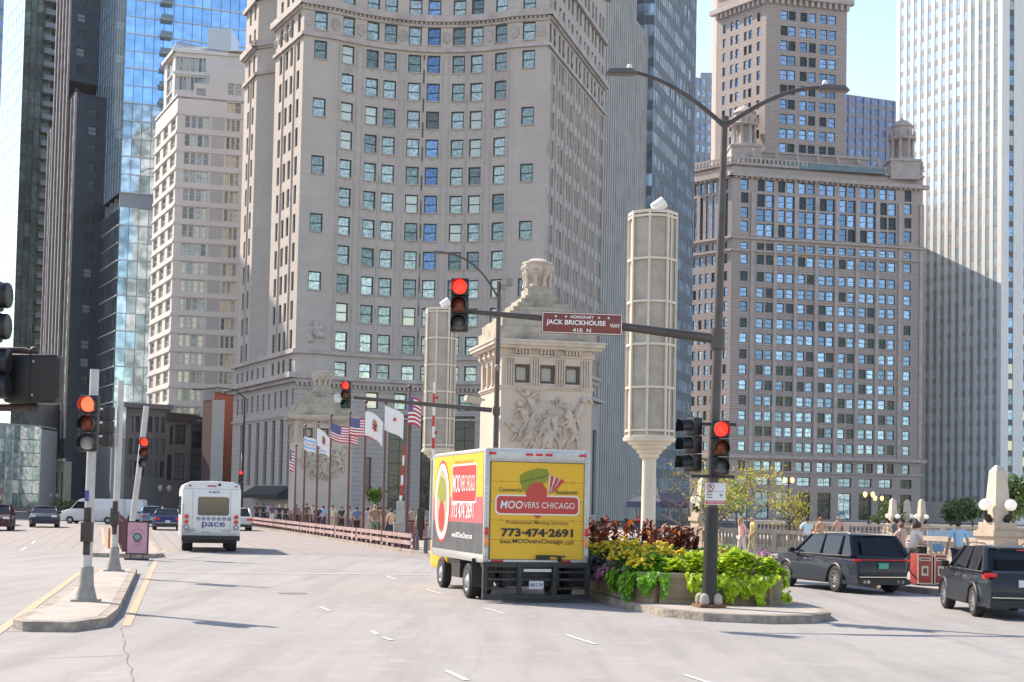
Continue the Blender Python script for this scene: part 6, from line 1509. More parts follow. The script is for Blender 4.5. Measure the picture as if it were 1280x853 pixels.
def shrub(x, y, r, h, label, mats, n, ls=.1, name='green_shrub'):
    b = MB()
    for _ in range(n):
        v = rvec(); rr = RN.uniform(.55, 1.05); p = Vector((x + v.x * r * rr, y + v.y * r * rr, ZB + h * .5 + v.z * h * .5 * rr)); d = rvec(); leaf(b, p, d, rvec(), ls * RN.uniform(.6, 1.4), ls * .5, 0 if RN.random() < .8 else len(mats) - 1)
    return tag(b.build(name, list(mats), loc=(x, y, ZB), world=True), label, 'plant')
p = bed(.78, .14); shrub(p.x, p.y, .38, .62, 'grey green shrub with small yellow flowers right of the lamp post', (leafmat('grey_green_leaf', (.14, .24, .12), .4), L_yel), 900, .08)
p = bed(.97, .22); shrub(p.x - .1, p.y, .3, .6, 'pale green feathery shrub near the right end of the planter', (leafmat('pale_green_leaf', (.30, .40, .14), .3), L_lime), 600, .08)
p = bed(.0, .5); shrub(p.x + .2, p.y, .3, .9, 'pale grassy plant with white heads behind the truck corner', (leafmat('straw_leaf', (.40, .36, .20), .3), L_whi), 300, .14, 'grassy_plant')

# ---- trees
M_bark = mat('bark', (.13, .105, .09), .9, var=.3, scale=6, bump=.5, bscale=14)
def tree(name, label, x, y, H, R_, n, mats, seedv, trunk_r=.16, zlo=.3, ls=.2, bare=0.0, lean=0, ngrp=26, z0=0.0, group=None, sq=1.0):
    rn = random.Random(seedv); t = thing(name, label, 'tree', (x, y, z0), 0, group); b = MB(); tips = []
    def branch(p, d, L, r, lev):
        q = p + d * L * .5 + Vector((rn.uniform(-.08, .08), rn.uniform(-.08, .08), 0)) * L; e = q + (d + Vector((rn.uniform(-.2, .2), rn.uniform(-.2, .2), .1))).normalized() * L * .5
        b.tube([p, q, e], [r, r * .8, r * .55], 6 if lev < 2 else 4, caps=False); tips.append((e, lev))
        if lev < 4:
            for _ in range(rn.choice((2, 3, 3))):
                v = Vector((rn.uniform(-1, 1), rn.uniform(-1, 1), rn.uniform(-.15, .8))).normalized(); branch(e if rn.random() < .6 else q, (d * .45 + v * .8).normalized(), L * rn.uniform(.58, .8), r * .5, lev + 1)
    for s in range(rn.choice((1, 2)) if sq >= 1 else 3):
        branch(Vector((rn.uniform(-.1, .1), rn.uniform(-.1, .1), 0)), Vector((rn.uniform(-.2, .2) + lean, rn.uniform(-.2, .2), 1)).normalized(), H * .36, trunk_r, 0)
    # fit the skeleton to the crown size
    b.build('trunk', M_bark, t); lf = MB(); rn2 = RN
    pts = [p for p, l in tips if l >= 2 and p.z > H * zlo]
    for i in range(n):
        if not pts: break
        c = rn.choice(pts); 
        if bare and rn.random() < bare and c.x * .8 < 0: continue
        v = rvec() * RN.random() ** .6 * R_ * .22; p = c + v; d = rvec(); leaf(lf, p, d, rvec(), ls * RN.uniform(.6, 1.3), ls * .55, 0 if rn.random() < .7 else 1)
    lf.build('crown', list(mats), t); return t
Y1 = leafmat('yellow_green_tree_leaf', (.42, .40, .05), .35, .4); Y2_ = leafmat('brown_yellow_tree_leaf', (.34, .24, .06), .4, .3)
def at_(px, Y): v = U(px, 640, Y); return v.x, v.y
tree('yellow_leafed_tree', 'sparse tree with yellow green leaves between the lamp post and the dark car', *at_(925, 74), 5.2, 2.6, 1500, (Y1, Y2_), 5, .10, .25, .17, .45, z0=.1, sq=.5)
tree('yellow_leafed_tree', 'nearly bare grey twigged tree behind the pair of signals', *at_(858, 86), 6.0, 2.4, 500, (Y1, Y2_), 9, .12, .5, .17, .8, z0=.1, sq=.5)
tree('yellow_leafed_tree', 'small yellowing tree just left of the people leaning on the balustrade', *at_(990, 80), 3.6, 2, 900, (Y1, Y2_), 13, .09, .2, .17, .3, z0=.1, sq=.5)
tree('yellow_leafed_tree', 'yellow green sapling leaves showing right of the tall cream column', *at_(893, 64), 3.9, 1.6, 700, (Y1, L_green), 31, .08, .3, .16, .2, z0=.1, sq=.5)
G1 = leafmat('deep_green_tree_leaf', (.07, .13, .03), .4); G2_ = leafmat('mid_green_tree_leaf', (.11, .19, .04), .4)
for i, (px, Y, H, sd, lb) in enumerate([(1196, 150, 4.6, 3, 'green street tree beside the far obelisk lamps'), (1218, 146, 4.3, 4, 'green street tree left of the near obelisk lamp'), (1272, 128, 5.4, 6, 'green street tree at the right edge behind the globes'), (1290, 120, 6.2, 8, 'dark green street tree cut off by the right edge')]):
    tree('street_tree', lb, *at_(px, Y), H, 3, 1700, (G1, G2_), sd, .14, .2, .42, z0=0, group='green trees by the far bridge')
tree('street_tree', 'small bright green tree in front of the curved tower base', *at_(478, 150), 3.9, 2, 1300, (G2_, L_lime), 15, .12, .3, .34)
tree('street_tree', 'tiny green tree below the lit amber lamps', *at_(1108, 132), 3.4, 1, 800, (G2_, G1), 17, .1, .2, .26)
# low flower beds far left
for px, Y, w, lb in ((108, 210, 8, 'low reddish flower bed behind the white van, far left'), (88, 212, 6, 'low dark green hedge by the black granite tower')):
    x, y = at_(px, Y); b = MB()
    for _ in range(500): p = Vector((x + RN.uniform(-w / 2, w / 2), y + RN.uniform(-.7, .7), RN.uniform(.2, 1.5))); leaf(b, p, rvec(), rvec(), .35, .25, RN.choice((0, 1)))
    tag(b.build('flower_bed', [L_red if 'reddish' in lb else G1, L_green], loc=(x, y, 0), world=True), lb, 'flower bed')
# ================================================================ VEHICLES
M_tyre = mat('tyre_rubber', (.015, .015, .016), .8, var=.2, scale=12); M_rim = mat('silver_rim', (.45, .45, .46), .3, .7); M_blk = mat('black_plastic', (.012, .012, .013), .5)
M_alu = mat('brushed_aluminium', (.48, .48, .47), .4, .6, var=.12, scale=5); M_glsd = mat('tinted_car_glass', (.010, .014, .020), .05, .0, spec=.35); M_tl = mat('tail_light_red', (.45, .01, .015), .2, emit=(1, .03, .02), es=.06); M_tlr = mat('reflector_red', (.4, .01, .015), .25)
M_ora = mat('marker_orange', (.75, .22, .03), .3, emit=(1, .3, .05), es=.05); M_chr = mat('chrome_trim', (.6, .6, .6), .12, 1.0); M_plate = mat('licence_plate', (.62, .62, .62), .4)
def wheel(parent, x, y, r, w, side, rim='spoke', name='wheel'):
    o = thing(name, None, None, (x, y, r)); o.parent = parent
    if 'label' in o: del o['label']
    b = MB(); M = Matrix.Rotation(pi / 2, 4, 'Y'); hw = w / 2
    b.lathe([(r * .62, -hw), (r * .9, -hw), (r, -hw * .7), (r, hw * .7), (r * .9, hw), (r * .62, hw)], (0, 0, 0), 28, 0, True, M, False, False); b.build('tyre', M_tyre, o)
    c = MB(); s = side
    c.lathe([(r * .63, s * hw * .9), (r * .6, s * hw * .6), (r * .5, s * hw * .25), (.001, s * hw * .2)], (0, 0, 0), 24, 1, True, M, False, False)
    c.lathe([(r * .66, s * hw * .98), (r * .58, s * hw * 1.0), (r * .57, s * hw * .6)], (0, 0, 0), 24, 0, True, M, False, False)
    n = 10 if rim == 'spoke' else 0
    for i in range(n):
        a = 2 * pi * i / n; c.box((s * hw * .75, cos(a) * r * .35, sin(a) * r * .35), (.02, r * .5, .035), 0, rx=a)
    c.lathe([(r * .14, s * hw * .7), (r * .12, s * hw * .92), (.001, s * hw * .95)], (0, 0, 0), 10, 0, True, M, False, False)
    if rim == 'steel': c.lathe([(r * .56, s * hw * .5), (r * .3, s * hw * .9), (r * .2, s * hw * 1.1), (.001, s * hw * 1.1)], (0, 0, 0), 18, 0, True, M, False, False)
    c.build('rim', [M_rim, M_blk], o); return o
def arch_poly(pts_top, x0, x1, zb, wx, wr, rr):
    """side outline of a car: bottom edge with wheel arches, then the given top points from front to rear"""
    p = [(x0, zb)]
    for cx in sorted(wx):
        for k in range(9):
            a = pi - pi * k / 8; p.append((cx + rr * cos(a), max(zb, wr + rr * sin(a) * 1.0) if 0 < k < 8 else zb))
    p.append((x1, zb)); return p + pts_top
def suv(name, label, cat, loc, heading, col, L, Wd, H, wb, roof, belt, hood, rear, wr=.37, plate=None, kind='suv', group=None, metal=.5):
    """local: x = length axis with the front at +L/2, y = left; heading = direction the front points"""
    o = thing(name, label, cat, (loc[0], loc[1], .0), heading, group); paint = mat('paint_' + name + '_' + '_'.join('%d' % (c * 1000) for c in col), col, .4, metal * .3, coat=.28, spec=.25)
    x0, x1 = -L / 2, L / 2; fx, rx = wb / 2 + .02, -wb / 2 + .02
    top = [(x1, .62), (x1 - .03, hood - .18), (x1 - .22, hood - .06), (roof[0] + .08, belt + .02), (roof[3] - .0, belt + .02), (x0 + .06, belt - .02), (x0, belt - .25), (x0 - .02, .55)]
    poly = arch_poly(top, x0 + .02, x1 - .05, .26, (rx, fx), wr, wr + .055); poly = [(p[0], p[1]) for p in poly]
    # loft across the width so that the flanks curve in at the top and bottom
    b = MB(); n = len(poly); ys = [(-1, .055), (-.97, .015), (-.9, 0), (0, 0), (.9, 0), (.97, .015), (1, .055)]; vs = []
    cx, cz = 0, .7
    for (f, ins) in ys:
        for (x, z) in poly:
            endt = max(0, (abs(x) - (L / 2 - .7)) / .7); tum = .07 * max(0, (z - .75) / .4); y = f * (Wd / 2 - endt ** 2 * .16 - tum - (.03 if z < .4 else 0))
            vs.append((x * (1 - ins * .25), y, z - (ins if z > .6 else -ins * .3) * .6))
    fs = []
    for j in range(len(ys) - 1):
        for i in range(n):
            k = (i + 1) % n; fs.append((j * n + i, j * n + k, (j + 1) * n + k, (j + 1) * n + i))
    fs += [tuple(range(n)), tuple(range(len(ys) * n - 1, (len(ys) - 1) * n - 1, -1))]
    b.add(vs, fs, 0, True); b.build('body', paint, o)
    # cabin: pillars and roof in paint, glazing inset
    w0, w1 = Wd / 2 - .09, Wd / 2 - .26
    g = MB(); P = [(roof[0], belt), (roof[1], H - .06), (roof[2], H - .05), (roof[3], belt)]
    def ring(sc, dz=0): return [((P[0][0]) , w0 * sc, P[0][1] - .02), (P[1][0], w1 * sc, P[1][1] + dz), (P[2][0], w1 * sc, P[2][1] + dz), (P[3][0], w0 * sc * .97, P[3][1] - .02)]
    Rr = ring(1); Lr = [(x, -y, z) for x, y, z in Rr]
    g.face(Rr, 0); g.face(Lr[::-1], 0); g.face([Rr[0], Lr[0], Lr[1], Rr[1]], 0); g.face([Rr[2], Lr[2], Lr[3], Rr[3]][::-1], 0); g.build('windows', M_glsd, o)
    r = MB(); m_ = 8; vs = []
    for i in range(m_ + 1):
        t = i / m_; x = lerp(P[1][0] + .12, P[2][0] - .06, t); zc = H - .02 * (2 * t - 1) ** 2 - .01
        for j in range(7): f = -1 + j / 3; vs.append((x, f * (w1 + .02), zc - .05 * f * f - (.02 if i in (0, m_) else 0)))
    r.add(vs, [(i * 7 + j, (i + 1) * 7 + j, (i + 1) * 7 + j + 1, i * 7 + j + 1) for i in range(m_) for j in range(6)], 0, True)
    r.box(((P[1][0] + P[2][0]) / 2, 0, H - .085), (P[1][0] - P[2][0] - .1, 2 * w1, .05)); r.build('roof', paint, o)
    pl_ = MB()
    for s in (1, -1):
        for (xa, xb, wv) in ((P[0][0], P[1][0], .07), (P[3][0], P[2][0], .12)): pl_.tube([(xa, s * (w0 + .012), belt - .02), (xb, s * (w1 + .012), H - .07)], [wv * .7, wv * .5], 6)
        xm = lerp(P[0][0], P[3][0], .47); pl_.tube([(xm, s * (w0 + .008), belt), (xm - .06, s * (w1 + .008), H - .07)], .035, 5)
        if kind == 'suv': xm = lerp(P[0][0], P[3][0], .78); pl_.tube([(xm, s * (w0 + .004), belt), (xm - .03, s * (w1 + .008), H - .07)], .04, 5)
        if kind == 'suv': pl_.tube([(P[1][0] - .15, s * (w1 - .03), H - .01), (P[1][0] - .35, s * (w1 - .03), H + .035), (P[2][0] + .25, s * (w1 - .03), H + .035), (P[2][0] + .05, s * (w1 - .03), H - .02)], .018, 6, 1)
    pl_.build('pillars', [paint, M_chr if col[0] < .02 else M_blk], o)
    t = MB()
    for s in (1, -1):
        t.tube([(P[0][0] - .05, s * (w0 + .035), belt + .0), (P[3][0] + .05, s * (w0 + .035), belt + .0)], .014, 5, 0)
        t.box(((fx + rx) / 2, s * (Wd / 2 - .01), .36), (wb - 2 * wr - .2, .05, .1), 0, 1)
        for cx_ in (fx, rx):
            t.tube([(cx_ + (wr + .07) * cos(a), s * (Wd / 2 - .02), wr + (wr + .07) * sin(a)) for a in [pi * k / 10 for k in range(11)]], .03, 5, 1)
        for xd in (.28, -.62): t.box((xd, s * (Wd / 2 - .035), belt - .16), (.2, .04, .035), 0, 0)
        t.tube([(.78, s * (Wd / 2 - .03), .45), (.82, s * (Wd / 2 - .035), belt - .04)], .006, 4, 1); t.tube([(-.2, s * (Wd / 2 - .02), .45), (-.22, s * (Wd / 2 - .035), belt - .04)], .006, 4, 1)
    t.box((x0 + .01, 0, .36), (.16, Wd * .86, .16), 0, 1); t.box((x0 - .045, 0, .5), (.05, Wd * .8, .025), 0, 0); t.build('trim', [M_chr, M_blk], o)
    for s in (1, -1): m = MB(); m.box((P[0][0] - .15, s * (Wd / 2 + .08), belt + .07), (.16, .2, .15)); m.build('mirror', M_blk, o, bevel=.03)
    for (x, s) in ((fx, 1), (fx, -1), (rx, 1), (rx, -1)):
        w_ = wheel(o, x, s * (Wd / 2 - .13), wr, .24, 1); w_.rotation_euler.z = pi / 2 if s > 0 else -pi / 2
    k = MB()
    if plate is not None:
        a = MB(); a.box((0, 0, 0), (.02, .32, .16)); po = a.build('number_plate', plate, o); po.location = (x0 - .045, 0, .82 if kind == 'suv' else .6)
        for i in range(2):
            pass
        letters('FH 204' if False else 'AB 12', .001, .001, M_blk, po, (0, 0, 0)) if False else None
    return o, (x0, x1, w0, w1, belt, fx, rx)
# parked dark navy estate-like SUV
heading = lambda phi: pi / 2 + phi
def car_local(rearleft, wb, Wd, phi):   # rear left wheel contact -> centre
    f = Vector((-sin(phi), cos(phi))); r = Vector((cos(phi), sin(phi))); return Vector(rearleft) + f * (wb / 2) + r * (Wd / 2 - .1)
phi1 = R(17); c1_ = car_local((8.5, 37.4), 3.0 * .88, 1.98 * .88, phi1)
o, g_ = suv('parked_suv', 'long black navy SUV with chrome trim parked left of the red cart', 'SUV', c1_, heading(phi1), (.008, .011, .022), 5.05, 1.98, 1.74, 3.02, (1.15, .30, -1.95, -2.38), 1.10, 1.06, .9, .39, plate=mat('green_plate', (.05, .35, .22), .4), metal=.0); o.scale = (.88, .88, .88)
t = MB(); t.box((g_[0] - .005, 0, .99), (.06, 1.6, .03)); 
for s in (1, -1): t.box((g_[0] + .10, s * .80, .98), (.26, .18, .07), s * -.35)
t.build('tail_light', M_tl, o, bevel=.012)
t = MB(); t.face([(g_[0] + .10, -.62, 1.12), (g_[0] + .10, .62, 1.12), (g_[0] + .38, .52, 1.6), (g_[0] + .38, -.52, 1.6)]); t.build('rear_window', M_glsd, o)
for s in (1, -1): e = MB(); e.lathe([(.05, -.05), (.055, .06)], (g_[0] - .02, s * .62, .36), 10, 0, True, Matrix.Rotation(pi / 2, 4, 'Y')); e.lathe([(.05, -.05), (.055, .06)], (g_[0] - .02, s * .50, .36), 10, 0, True, Matrix.Rotation(pi / 2, 4, 'Y')); e.build('exhaust', M_chr, o)
phi2 = R(-3); c2_ = car_local((9.52, 29.4), 2.69 * .88, 1.86 * .88, phi2)
o, g_ = suv('compact_suv', 'dark blue grey compact SUV with black roof rails cut off by the right edge', 'SUV', c2_, heading(phi2), (.016, .022, .032), 4.6, 1.86, 1.66, 2.69, (1.05, .25, -1.6, -2.16), 1.07, 1.0, .9, .36, plate=M_plate, metal=.2); o.scale = (.88, .88, .88)
for s in (1, -1): t = MB(); t.box((g_[0] + .10, s * .74, 1.0), (.30, .28, .09), s * -.3); t.box((g_[0] + .16, s * .84, .96), (.3, .1, .09), 0); t.build('tail_light', M_tl, o, bevel=.015)
t = MB(); t.box((-2.0, 0, 1.60), (.25, 1.05, .04)); t.build('roof_spoiler', M_blk, o); t = MB(); t.box((-2.11, 0, 1.57), (.02, .3, .03)); t.build('high_brake_light', M_tl, o)
# distant cars
def far_car(name, label, px, py, phi, col, L=4.6, Wd=1.85, H=1.46, lights='rear', group=None):
    p = G(px, py); o, g_ = suv(name, label, 'car', p, heading(phi), col, L, Wd, H, 2.7, (1.0, .15, -1.1, -1.85), .95, .9, .9, .33, kind='car', group=group, plate=M_plate if lights == 'rear' else None)
    for s in (1, -1):
        t = MB(); x = g_[0] if lights == 'rear' else g_[1] - .1; t.box((x + (.04 if lights == 'rear' else 0), s * .68, .78), (.2, .36, .14)); t.build('tail_light' if lights == 'rear' else 'headlight', M_tl if lights == 'rear' else mat('headlight_glass', (.6, .6, .62), .1, .3), o)
    return o
far_car('blue_sedan', 'dark blue sedan seen from behind, immediately left of the white bus', 208, 662.5, R(15), (.012, .03, .12))
far_car('blue_hatchback', 'pale blue hatchback ahead of the dark blue sedan', 190, 658, R(15), (.10, .20, .30), H=1.55)
far_car('dark_sedan', 'dark blue sedan facing the camera in the far left lanes', 56, 659, R(15) + pi, (.012, .02, .045), lights='front')
far_car('maroon_car', 'dark maroon car cut off by the left edge', -4, 663, R(15) + pi, (.05, .008, .012), lights='front', H=1.6)
far_car('white_car', 'white car mostly hidden behind the right side of the white bus', 296, 663, R(15), (.55, .55, .56), H=1.6)
# white van, side on
def van(label, px, py, rz, col, L=6.0, name='white_van'):
    p = G(px, py); o = thing(name, label, 'van', (p.x, p.y, 0), rz); Wd, H = 2.0, 2.5; b = MB()
    prof = arch_poly([(L / 2, .9), (L / 2 - .1, 1.15), (L / 2 - 1.0, 1.45), (L / 2 - 1.75, 2.3), (L / 2 - 2.1, H), (-L / 2 + .1, H), (-L / 2, H - .2), (-L / 2, .5)], -L / 2, L / 2 - .02, .3, (-L / 2 + 1.2, L / 2 - 1.0), .35, .4)
    b.extr(prof, (0, Wd / 2, 0), (1, 0, 0), (0, 0, 1), Wd); b.build('body', mat('van_paint', col, .3, 0, coat=.5), o, bevel=.05)
    for s in (1, -1): w_ = MB(); w_.face([(L / 2 - 1.15, s * (Wd / 2 + .006), 1.5), (L / 2 - 1.75, s * (Wd / 2 + .006), 2.2), (L / 2 - 2.5, s * (Wd / 2 + .006), 2.2), (L / 2 - 2.5, s * (Wd / 2 + .006), 1.5)]); w_.build('side_window', M_glsd, o)
    w_ = MB(); w_.face([(L / 2 - .98, -.85, 1.5), (L / 2 - .98, .85, 1.5), (L / 2 - 1.72, .8, 2.3), (L / 2 - 1.72, -.8, 2.3)]); w_.build('windscreen', M_glsd, o)
    for x in (-L / 2 + 1.2, L / 2 - 1.0):
        for s in (1, -1): k = wheel(o, x, s * (Wd / 2 - .12), .35, .22, 1, 'steel'); k.rotation_euler.z = pi / 2 if s > 0 else -pi / 2
    return o
van('white panel van crossing the street far left of the bus', 116, 655, pi - .05, (.62, .62, .62)).scale = (.8, .8, .8)
van('second white van behind the leaning median pole', 150, 652.5, pi - .05, (.60, .62, .66), 5.4).scale = (.8, .8, .8)
# red double deck tour bus sliver
p = G(-10, 656); o = thing('tour_bus', 'red tour bus with a yellow panel, a sliver at the left edge', 'bus', (p.x - .6, p.y, 0), heading(R(15))); o.scale = (.72, .72, .72); b = MB(); b.box((0, 0, 2.0), (9, 2.4, 3.2)); b.build('body', mat('tour_bus_red', (.35, .03, .03), .4), o, bevel=.08)
b = MB(); b.box((0, 0, 2.15), (9.03, 2.43, .5)); b.build('window_band', M_glsd, o); b = MB(); b.box((0, 0, 2.75), (9.04, 2.44, .35)); b.build('yellow_panel', mat('yellow_panel', (.7, .45, .05), .5), o)
for i in range(5): b = MB(); b.box((-3 + i * 1.4, 0, 3.85), (.3, 2.0, .5), taper=.9); b.build('upper_seats', M_blk, o)
for x in (-2.8, 2.8):
    for s in (1, -1): k = wheel(o, x, s * 1.08, .45, .28, 1, 'steel'); k.rotation_euler.z = pi / 2 if s > 0 else -pi / 2

# ---------------------------------------------------------------- yellow moving truck; local x to the right, y forward
phi = R(16.0); Wt = 2.36; rl = U(603.5, 703, 30.75)
o = T = thing('moving_truck', 'yellow and red box truck of a moving company seen from behind at the crossing', 'truck', (rl.x, 30.75, 0), phi)
zb, zt = rl.z, U(607, 561, 30.75).z; LB_ = 4.9; BH = zt - zb
M_ty = mat('truck_yellow', (.80, .45, .02), .45, var=.04, scale=1, bump=.05, bscale=1.2, stain=(.62, .36, .05), sscale=1.6, samount=.35); M_tred = mat('truck_red', (.52, .02, .025), .4, coat=.2); M_tpk = mat('pale_red_vinyl', (.62, .10, .12), .45); M_tdk = mat('charcoal_vinyl', (.07, .075, .085), .5, var=.4, scale=2.5)
M_tw = mat('truck_white', (.78, .77, .75), .4); M_tgr = mat('olive_green', (.24, .26, .015), .5, var=.1, scale=3)
b = MB(); b.box((Wt / 2, LB_ / 2 + .06, (zb + zt) / 2), (Wt - .04, LB_ - .1, BH - .04)); b.build('cargo_box', M_tw, o)
b = MB()
for (x, z, w, h) in ((.055, (zb + zt) / 2, .11, BH), (Wt - .055, (zb + zt) / 2, .11, BH)): b.box((x, .03, z), (w, .12, h))
b.box((Wt / 2, .03, zt - .13), (Wt - .22, .116, .26)); b.box((Wt / 2, .03, zb + .03), (Wt - .22, .116, .06))
for x in (.04, Wt - .04): b.box((x, LB_ / 2, zt - .035), (.09, LB_, .07)); b.box((x, LB_ / 2, zb + .07), (.09, LB_, .18))
for x in (.04, Wt - .04): b.box((x, LB_ - .04, (zb + zt) / 2), (.1, .1, BH - .1))
b.build('aluminium_frame', M_alu, o, bevel=.012)
b = MB(); b.box((Wt / 2, LB_ / 2, zt + .01), (Wt - .1, LB_ - .08, .03)); b.build('roof', M_tw, o)
dz0, dz1 = zb + .07, zt - .27; b = MB(); k = 5
for i in range(k): b.box((Wt / 2 + .02, .035, dz0 + (dz1 - dz0) * (i + .5) / k), (Wt - .27, .05, (dz1 - dz0) / k - .006))
b.build('roller_door', M_ty, o)
# side livery: yellow top, paler red middle, charcoal bottom
b = MB(); xs_ = -.004; nseg = 30; hh = [zb + .17, zb + .17 + (BH - .24) * .30, zb + .17 + (BH - .24) * .56, zt - .07]
def side(ya, yb, za, zb_, m, off=0.0, bb=None):
    (bb or b).face([(xs_ - off, yb, za), (xs_ - off, ya, za), (xs_ - off, ya, zb_), (xs_ - off, yb, zb_)], m)
b = MB(); side(.09, LB_ - .09, hh[2], hh[3], 0); side(.09, LB_ - .09, hh[1], hh[2], 1); side(.09, LB_ - .09, hh[0], hh[1], 2); b.build('side_livery', [M_ty, M_tpk, M_tdk], o)
b = MB()
def rrect(cx, cz, w, h, r, n=5):
    p = []
    for (sx, sz, a0) in ((1, 1, 0), (-1, 1, pi / 2), (-1, -1, pi), (1, -1, 3 * pi / 2)):
        for i in range(n + 1): a = a0 + pi / 2 * i / n; p.append((cx + sx * (w / 2 - r) + r * cos(a), cz + sz * (h / 2 - r) + r * sin(a)))
    return p
def sideshape(pts, m, off): b.face([(xs_ - off, y, z) for (y, z) in pts], m)
midy = LB_ * .36; zpz = zb + .17 + (BH - .24) * .70
sideshape(rrect(midy, zpz, 2.25, .88, .1), 0, .004); sideshape(rrect(midy, zpz, 2.17, .80, .08), 1, .007)
oy = LB_ * .79; oz = zb + BH * .53
sideshape([(oy + .80 * cos(a), oz + .98 * sin(a)) for a in [2 * pi * i / 28 for i in range(28)]], 1, .004)
sideshape([(oy + .74 * cos(a), oz + .91 * sin(a)) for a in [2 * pi * i / 28 for i in range(28)]], 0, .007)
sideshape([(oy + .55 * cos(a), oz + .76 * sin(a)) for a in [2 * pi * i / 28 for i in range(28)]], 3, .010)
sideshape([(oy - .42 + .0, oz + .05), (oy + .1, oz - .1), (oy + .45, oz + .2), (oy + .15, oz + .62), (oy - .3, oz + .5)], 2, .013)
sideshape([(oy + .3 * cos(a), oz - .35 + .36 * sin(a)) for a in [2 * pi * i / 16 for i in range(16)]], 1, .015)
b.build('side_emblem', [M_tw, M_tred, M_tgr, mat('emblem_grey_yellow', (.40, .36, .22), .5)], o)
def sl(txt, w, h, y, z, m, bold=0, fit=True): return letters(txt, w, h, m, o, (xs_ - .018, y, z), rz=-pi / 2, bold=bold)
sl('MOO', .72, .42, midy + .62, zpz + .0, M_tw, .01); sl('VERS CHICAGO', 1.24, .36, midy - .42, zpz + .0, M_tw, .0)
zph = (hh[1] + hh[2]) / 2 - .02; sl('773 474 2691', 2.0, .36, midy + .05, zph, M_tw, .012); sl('www.MOOversChicago.com', 1.9, .17, midy + .05, hh[0] + (hh[1] - hh[0]) * .52, M_tw, .02)
sl('PROFESSIONAL MOVING SERVICES', 1.7, .06, midy, hh[3] - .17, M_tred, .0)
# rear livery
yr = .006; cx = Wt / 2 + .02; H_ = dz1 - dz0
def Z(f): return dz0 + H_ * f
b = MB()
def rs(pts, m, off): b.face([(x, yr - off, z) for x, z in pts], m)
rs(rrect(cx, Z(.56), 1.90, .43, .1), 0, 0.002); rs(rrect(cx, Z(.56), 1.84, .37, .085), 1, .006)
rs([(cx + .0 + .075 * cos(a), Z(.455) + .06 * sin(a)) for a in [pi + pi * i / 10 for i in range(11)]], 1, .004)
# green couch and plain red shape above the panel, with the red and white rays
rs([(cx - .40, Z(.78)), (cx - .42, Z(.86)), (cx - .30, Z(.90)), (cx - .02, Z(.945)), (cx + .20, Z(.935)), (cx + .27, Z(.86)), (cx + .18, Z(.80)), (cx - .05, Z(.76)), (cx - .14, Z(.70)), (cx - .32, Z(.70))][::-1], 2, .003)
rs([(cx - .39, Z(.79)), (cx + .2, Z(.86)), (cx + .2, Z(.875)), (cx - .39, Z(.805))], 3, .005)
rs([(cx - .26, Z(.60)), (cx - .27, Z(.70)), (cx - .18, Z(.77)), (cx - .04, Z(.80)), (cx + .10, Z(.79)), (cx + .20, Z(.72)), (cx + .20, Z(.60))][::-1], 1, .009)
for i, (xa, xb) in enumerate(((.33, .26), (.45, .29), (.56, .32))):
    rs([(cx + xa - .05, Z(.87 - i * .015)), (cx + xb - .01, Z(.69)), (cx + xb + .02, Z(.69)), (cx + xa + .04, Z(.855 - i * .02))], 1, .004); rs([(cx + xa - .085, Z(.875 - i * .015)), (cx + xb - .025, Z(.70)), (cx + xb - .012, Z(.69)), (cx + xa - .052, Z(.87 - i * .015))], 0, .004)
b.build('rear_emblem', [M_tw, M_tred, M_tgr, mat('olive_dark', (.12, .14, .01), .5)], o)
M_blt = mat('livery_black', (.015, .015, .015), .5); yl = -.01
letters('MOO', .50, .17, M_tw, o, (cx - .59, yl, Z(.56)), bold=.012, shear=.15); letters('VERS CHICAGO', 1.16, .13, M_tw, o, (cx + .255, yl, Z(.56)), bold=.0)
letters('Commercial', .52, .09, M_blt, o, (cx - .62, yl, Z(.715)), bold=.004); letters('Residential', .48, .09, M_blt, o, (cx + .65, yl, Z(.70)), bold=.004)
letters('Professional Moving Services', 1.40, .10, mat('livery_brown', (.18, .07, .02), .5), o, (cx, yl, Z(.375)), bold=.003)
letters('773·474·2691', 1.62, .185, M_blt, o, (cx, yl, Z(.275)), bold=.035)
letters('www.', .26, .07, M_blt, o, (cx - .70, yl, Z(.175)), bold=.0); letters('MOOversChicago', 1.14, .12, M_blt, o, (cx + .02, yl, Z(.18)), bold=.008); letters('.com', .22, .07, M_blt, o, (cx + .72, yl, Z(.172)), bold=.0)
# lights, latch, steps, bumper
def tl(x, z, w, h, m, name='marker_light'): c = MB(); c.box((x, -.045, z), (w, .05, h)); c.build(name, m, o, bevel=.008)
for x in (cx - .22, cx, cx + .22): tl(x, zt - .10, .15, .05, M_tl)
for x in (.16, Wt - .16): tl(x, zt - .09, .14, .055, M_tl)
for x in (.055, Wt - .055):
    tl(x, zb + .66, .08, .16, M_tl, 'tail_light'); tl(x, zb + .44, .08, .16, M_ora, 'turn_signal'); tl(x, zb + .22, .08, .16, mat('clear_lamp', (.5, .5, .5), .2), 'reversing_lamp')
for x in (.3, cx + .62): tl(x, zb + .03, .26, .05, M_tlr, 'reflector')
b = MB(); b.box((cx + .12, -.06, zb + .12), (.3, .05, .09)); b.box((cx + .33, -.07, zb + .15), (.24, .03, .03)); b.box((cx + .52, -.06, zb + .14), (.2, .05, .03)); b.lathe([(.04, 0), (.04, .1)], (cx + .5, -.06, zb + .03), 8); b.build('door_latch', M_blk, o)
b = MB(); zf_ = zb - .02
b.box((Wt / 2, .0, zf_ - .03), (Wt + .04, .16, .1)); b.box((Wt / 2, -.12, zb - .72), (Wt + .06, .14, .09)); b.box((Wt / 2, -.04, zb - .36), (Wt, .05, .05))
for x in (.03, .8, 1.58, Wt - .03): b.box((x, -.06, zb - .38), (.09, .12, .68))
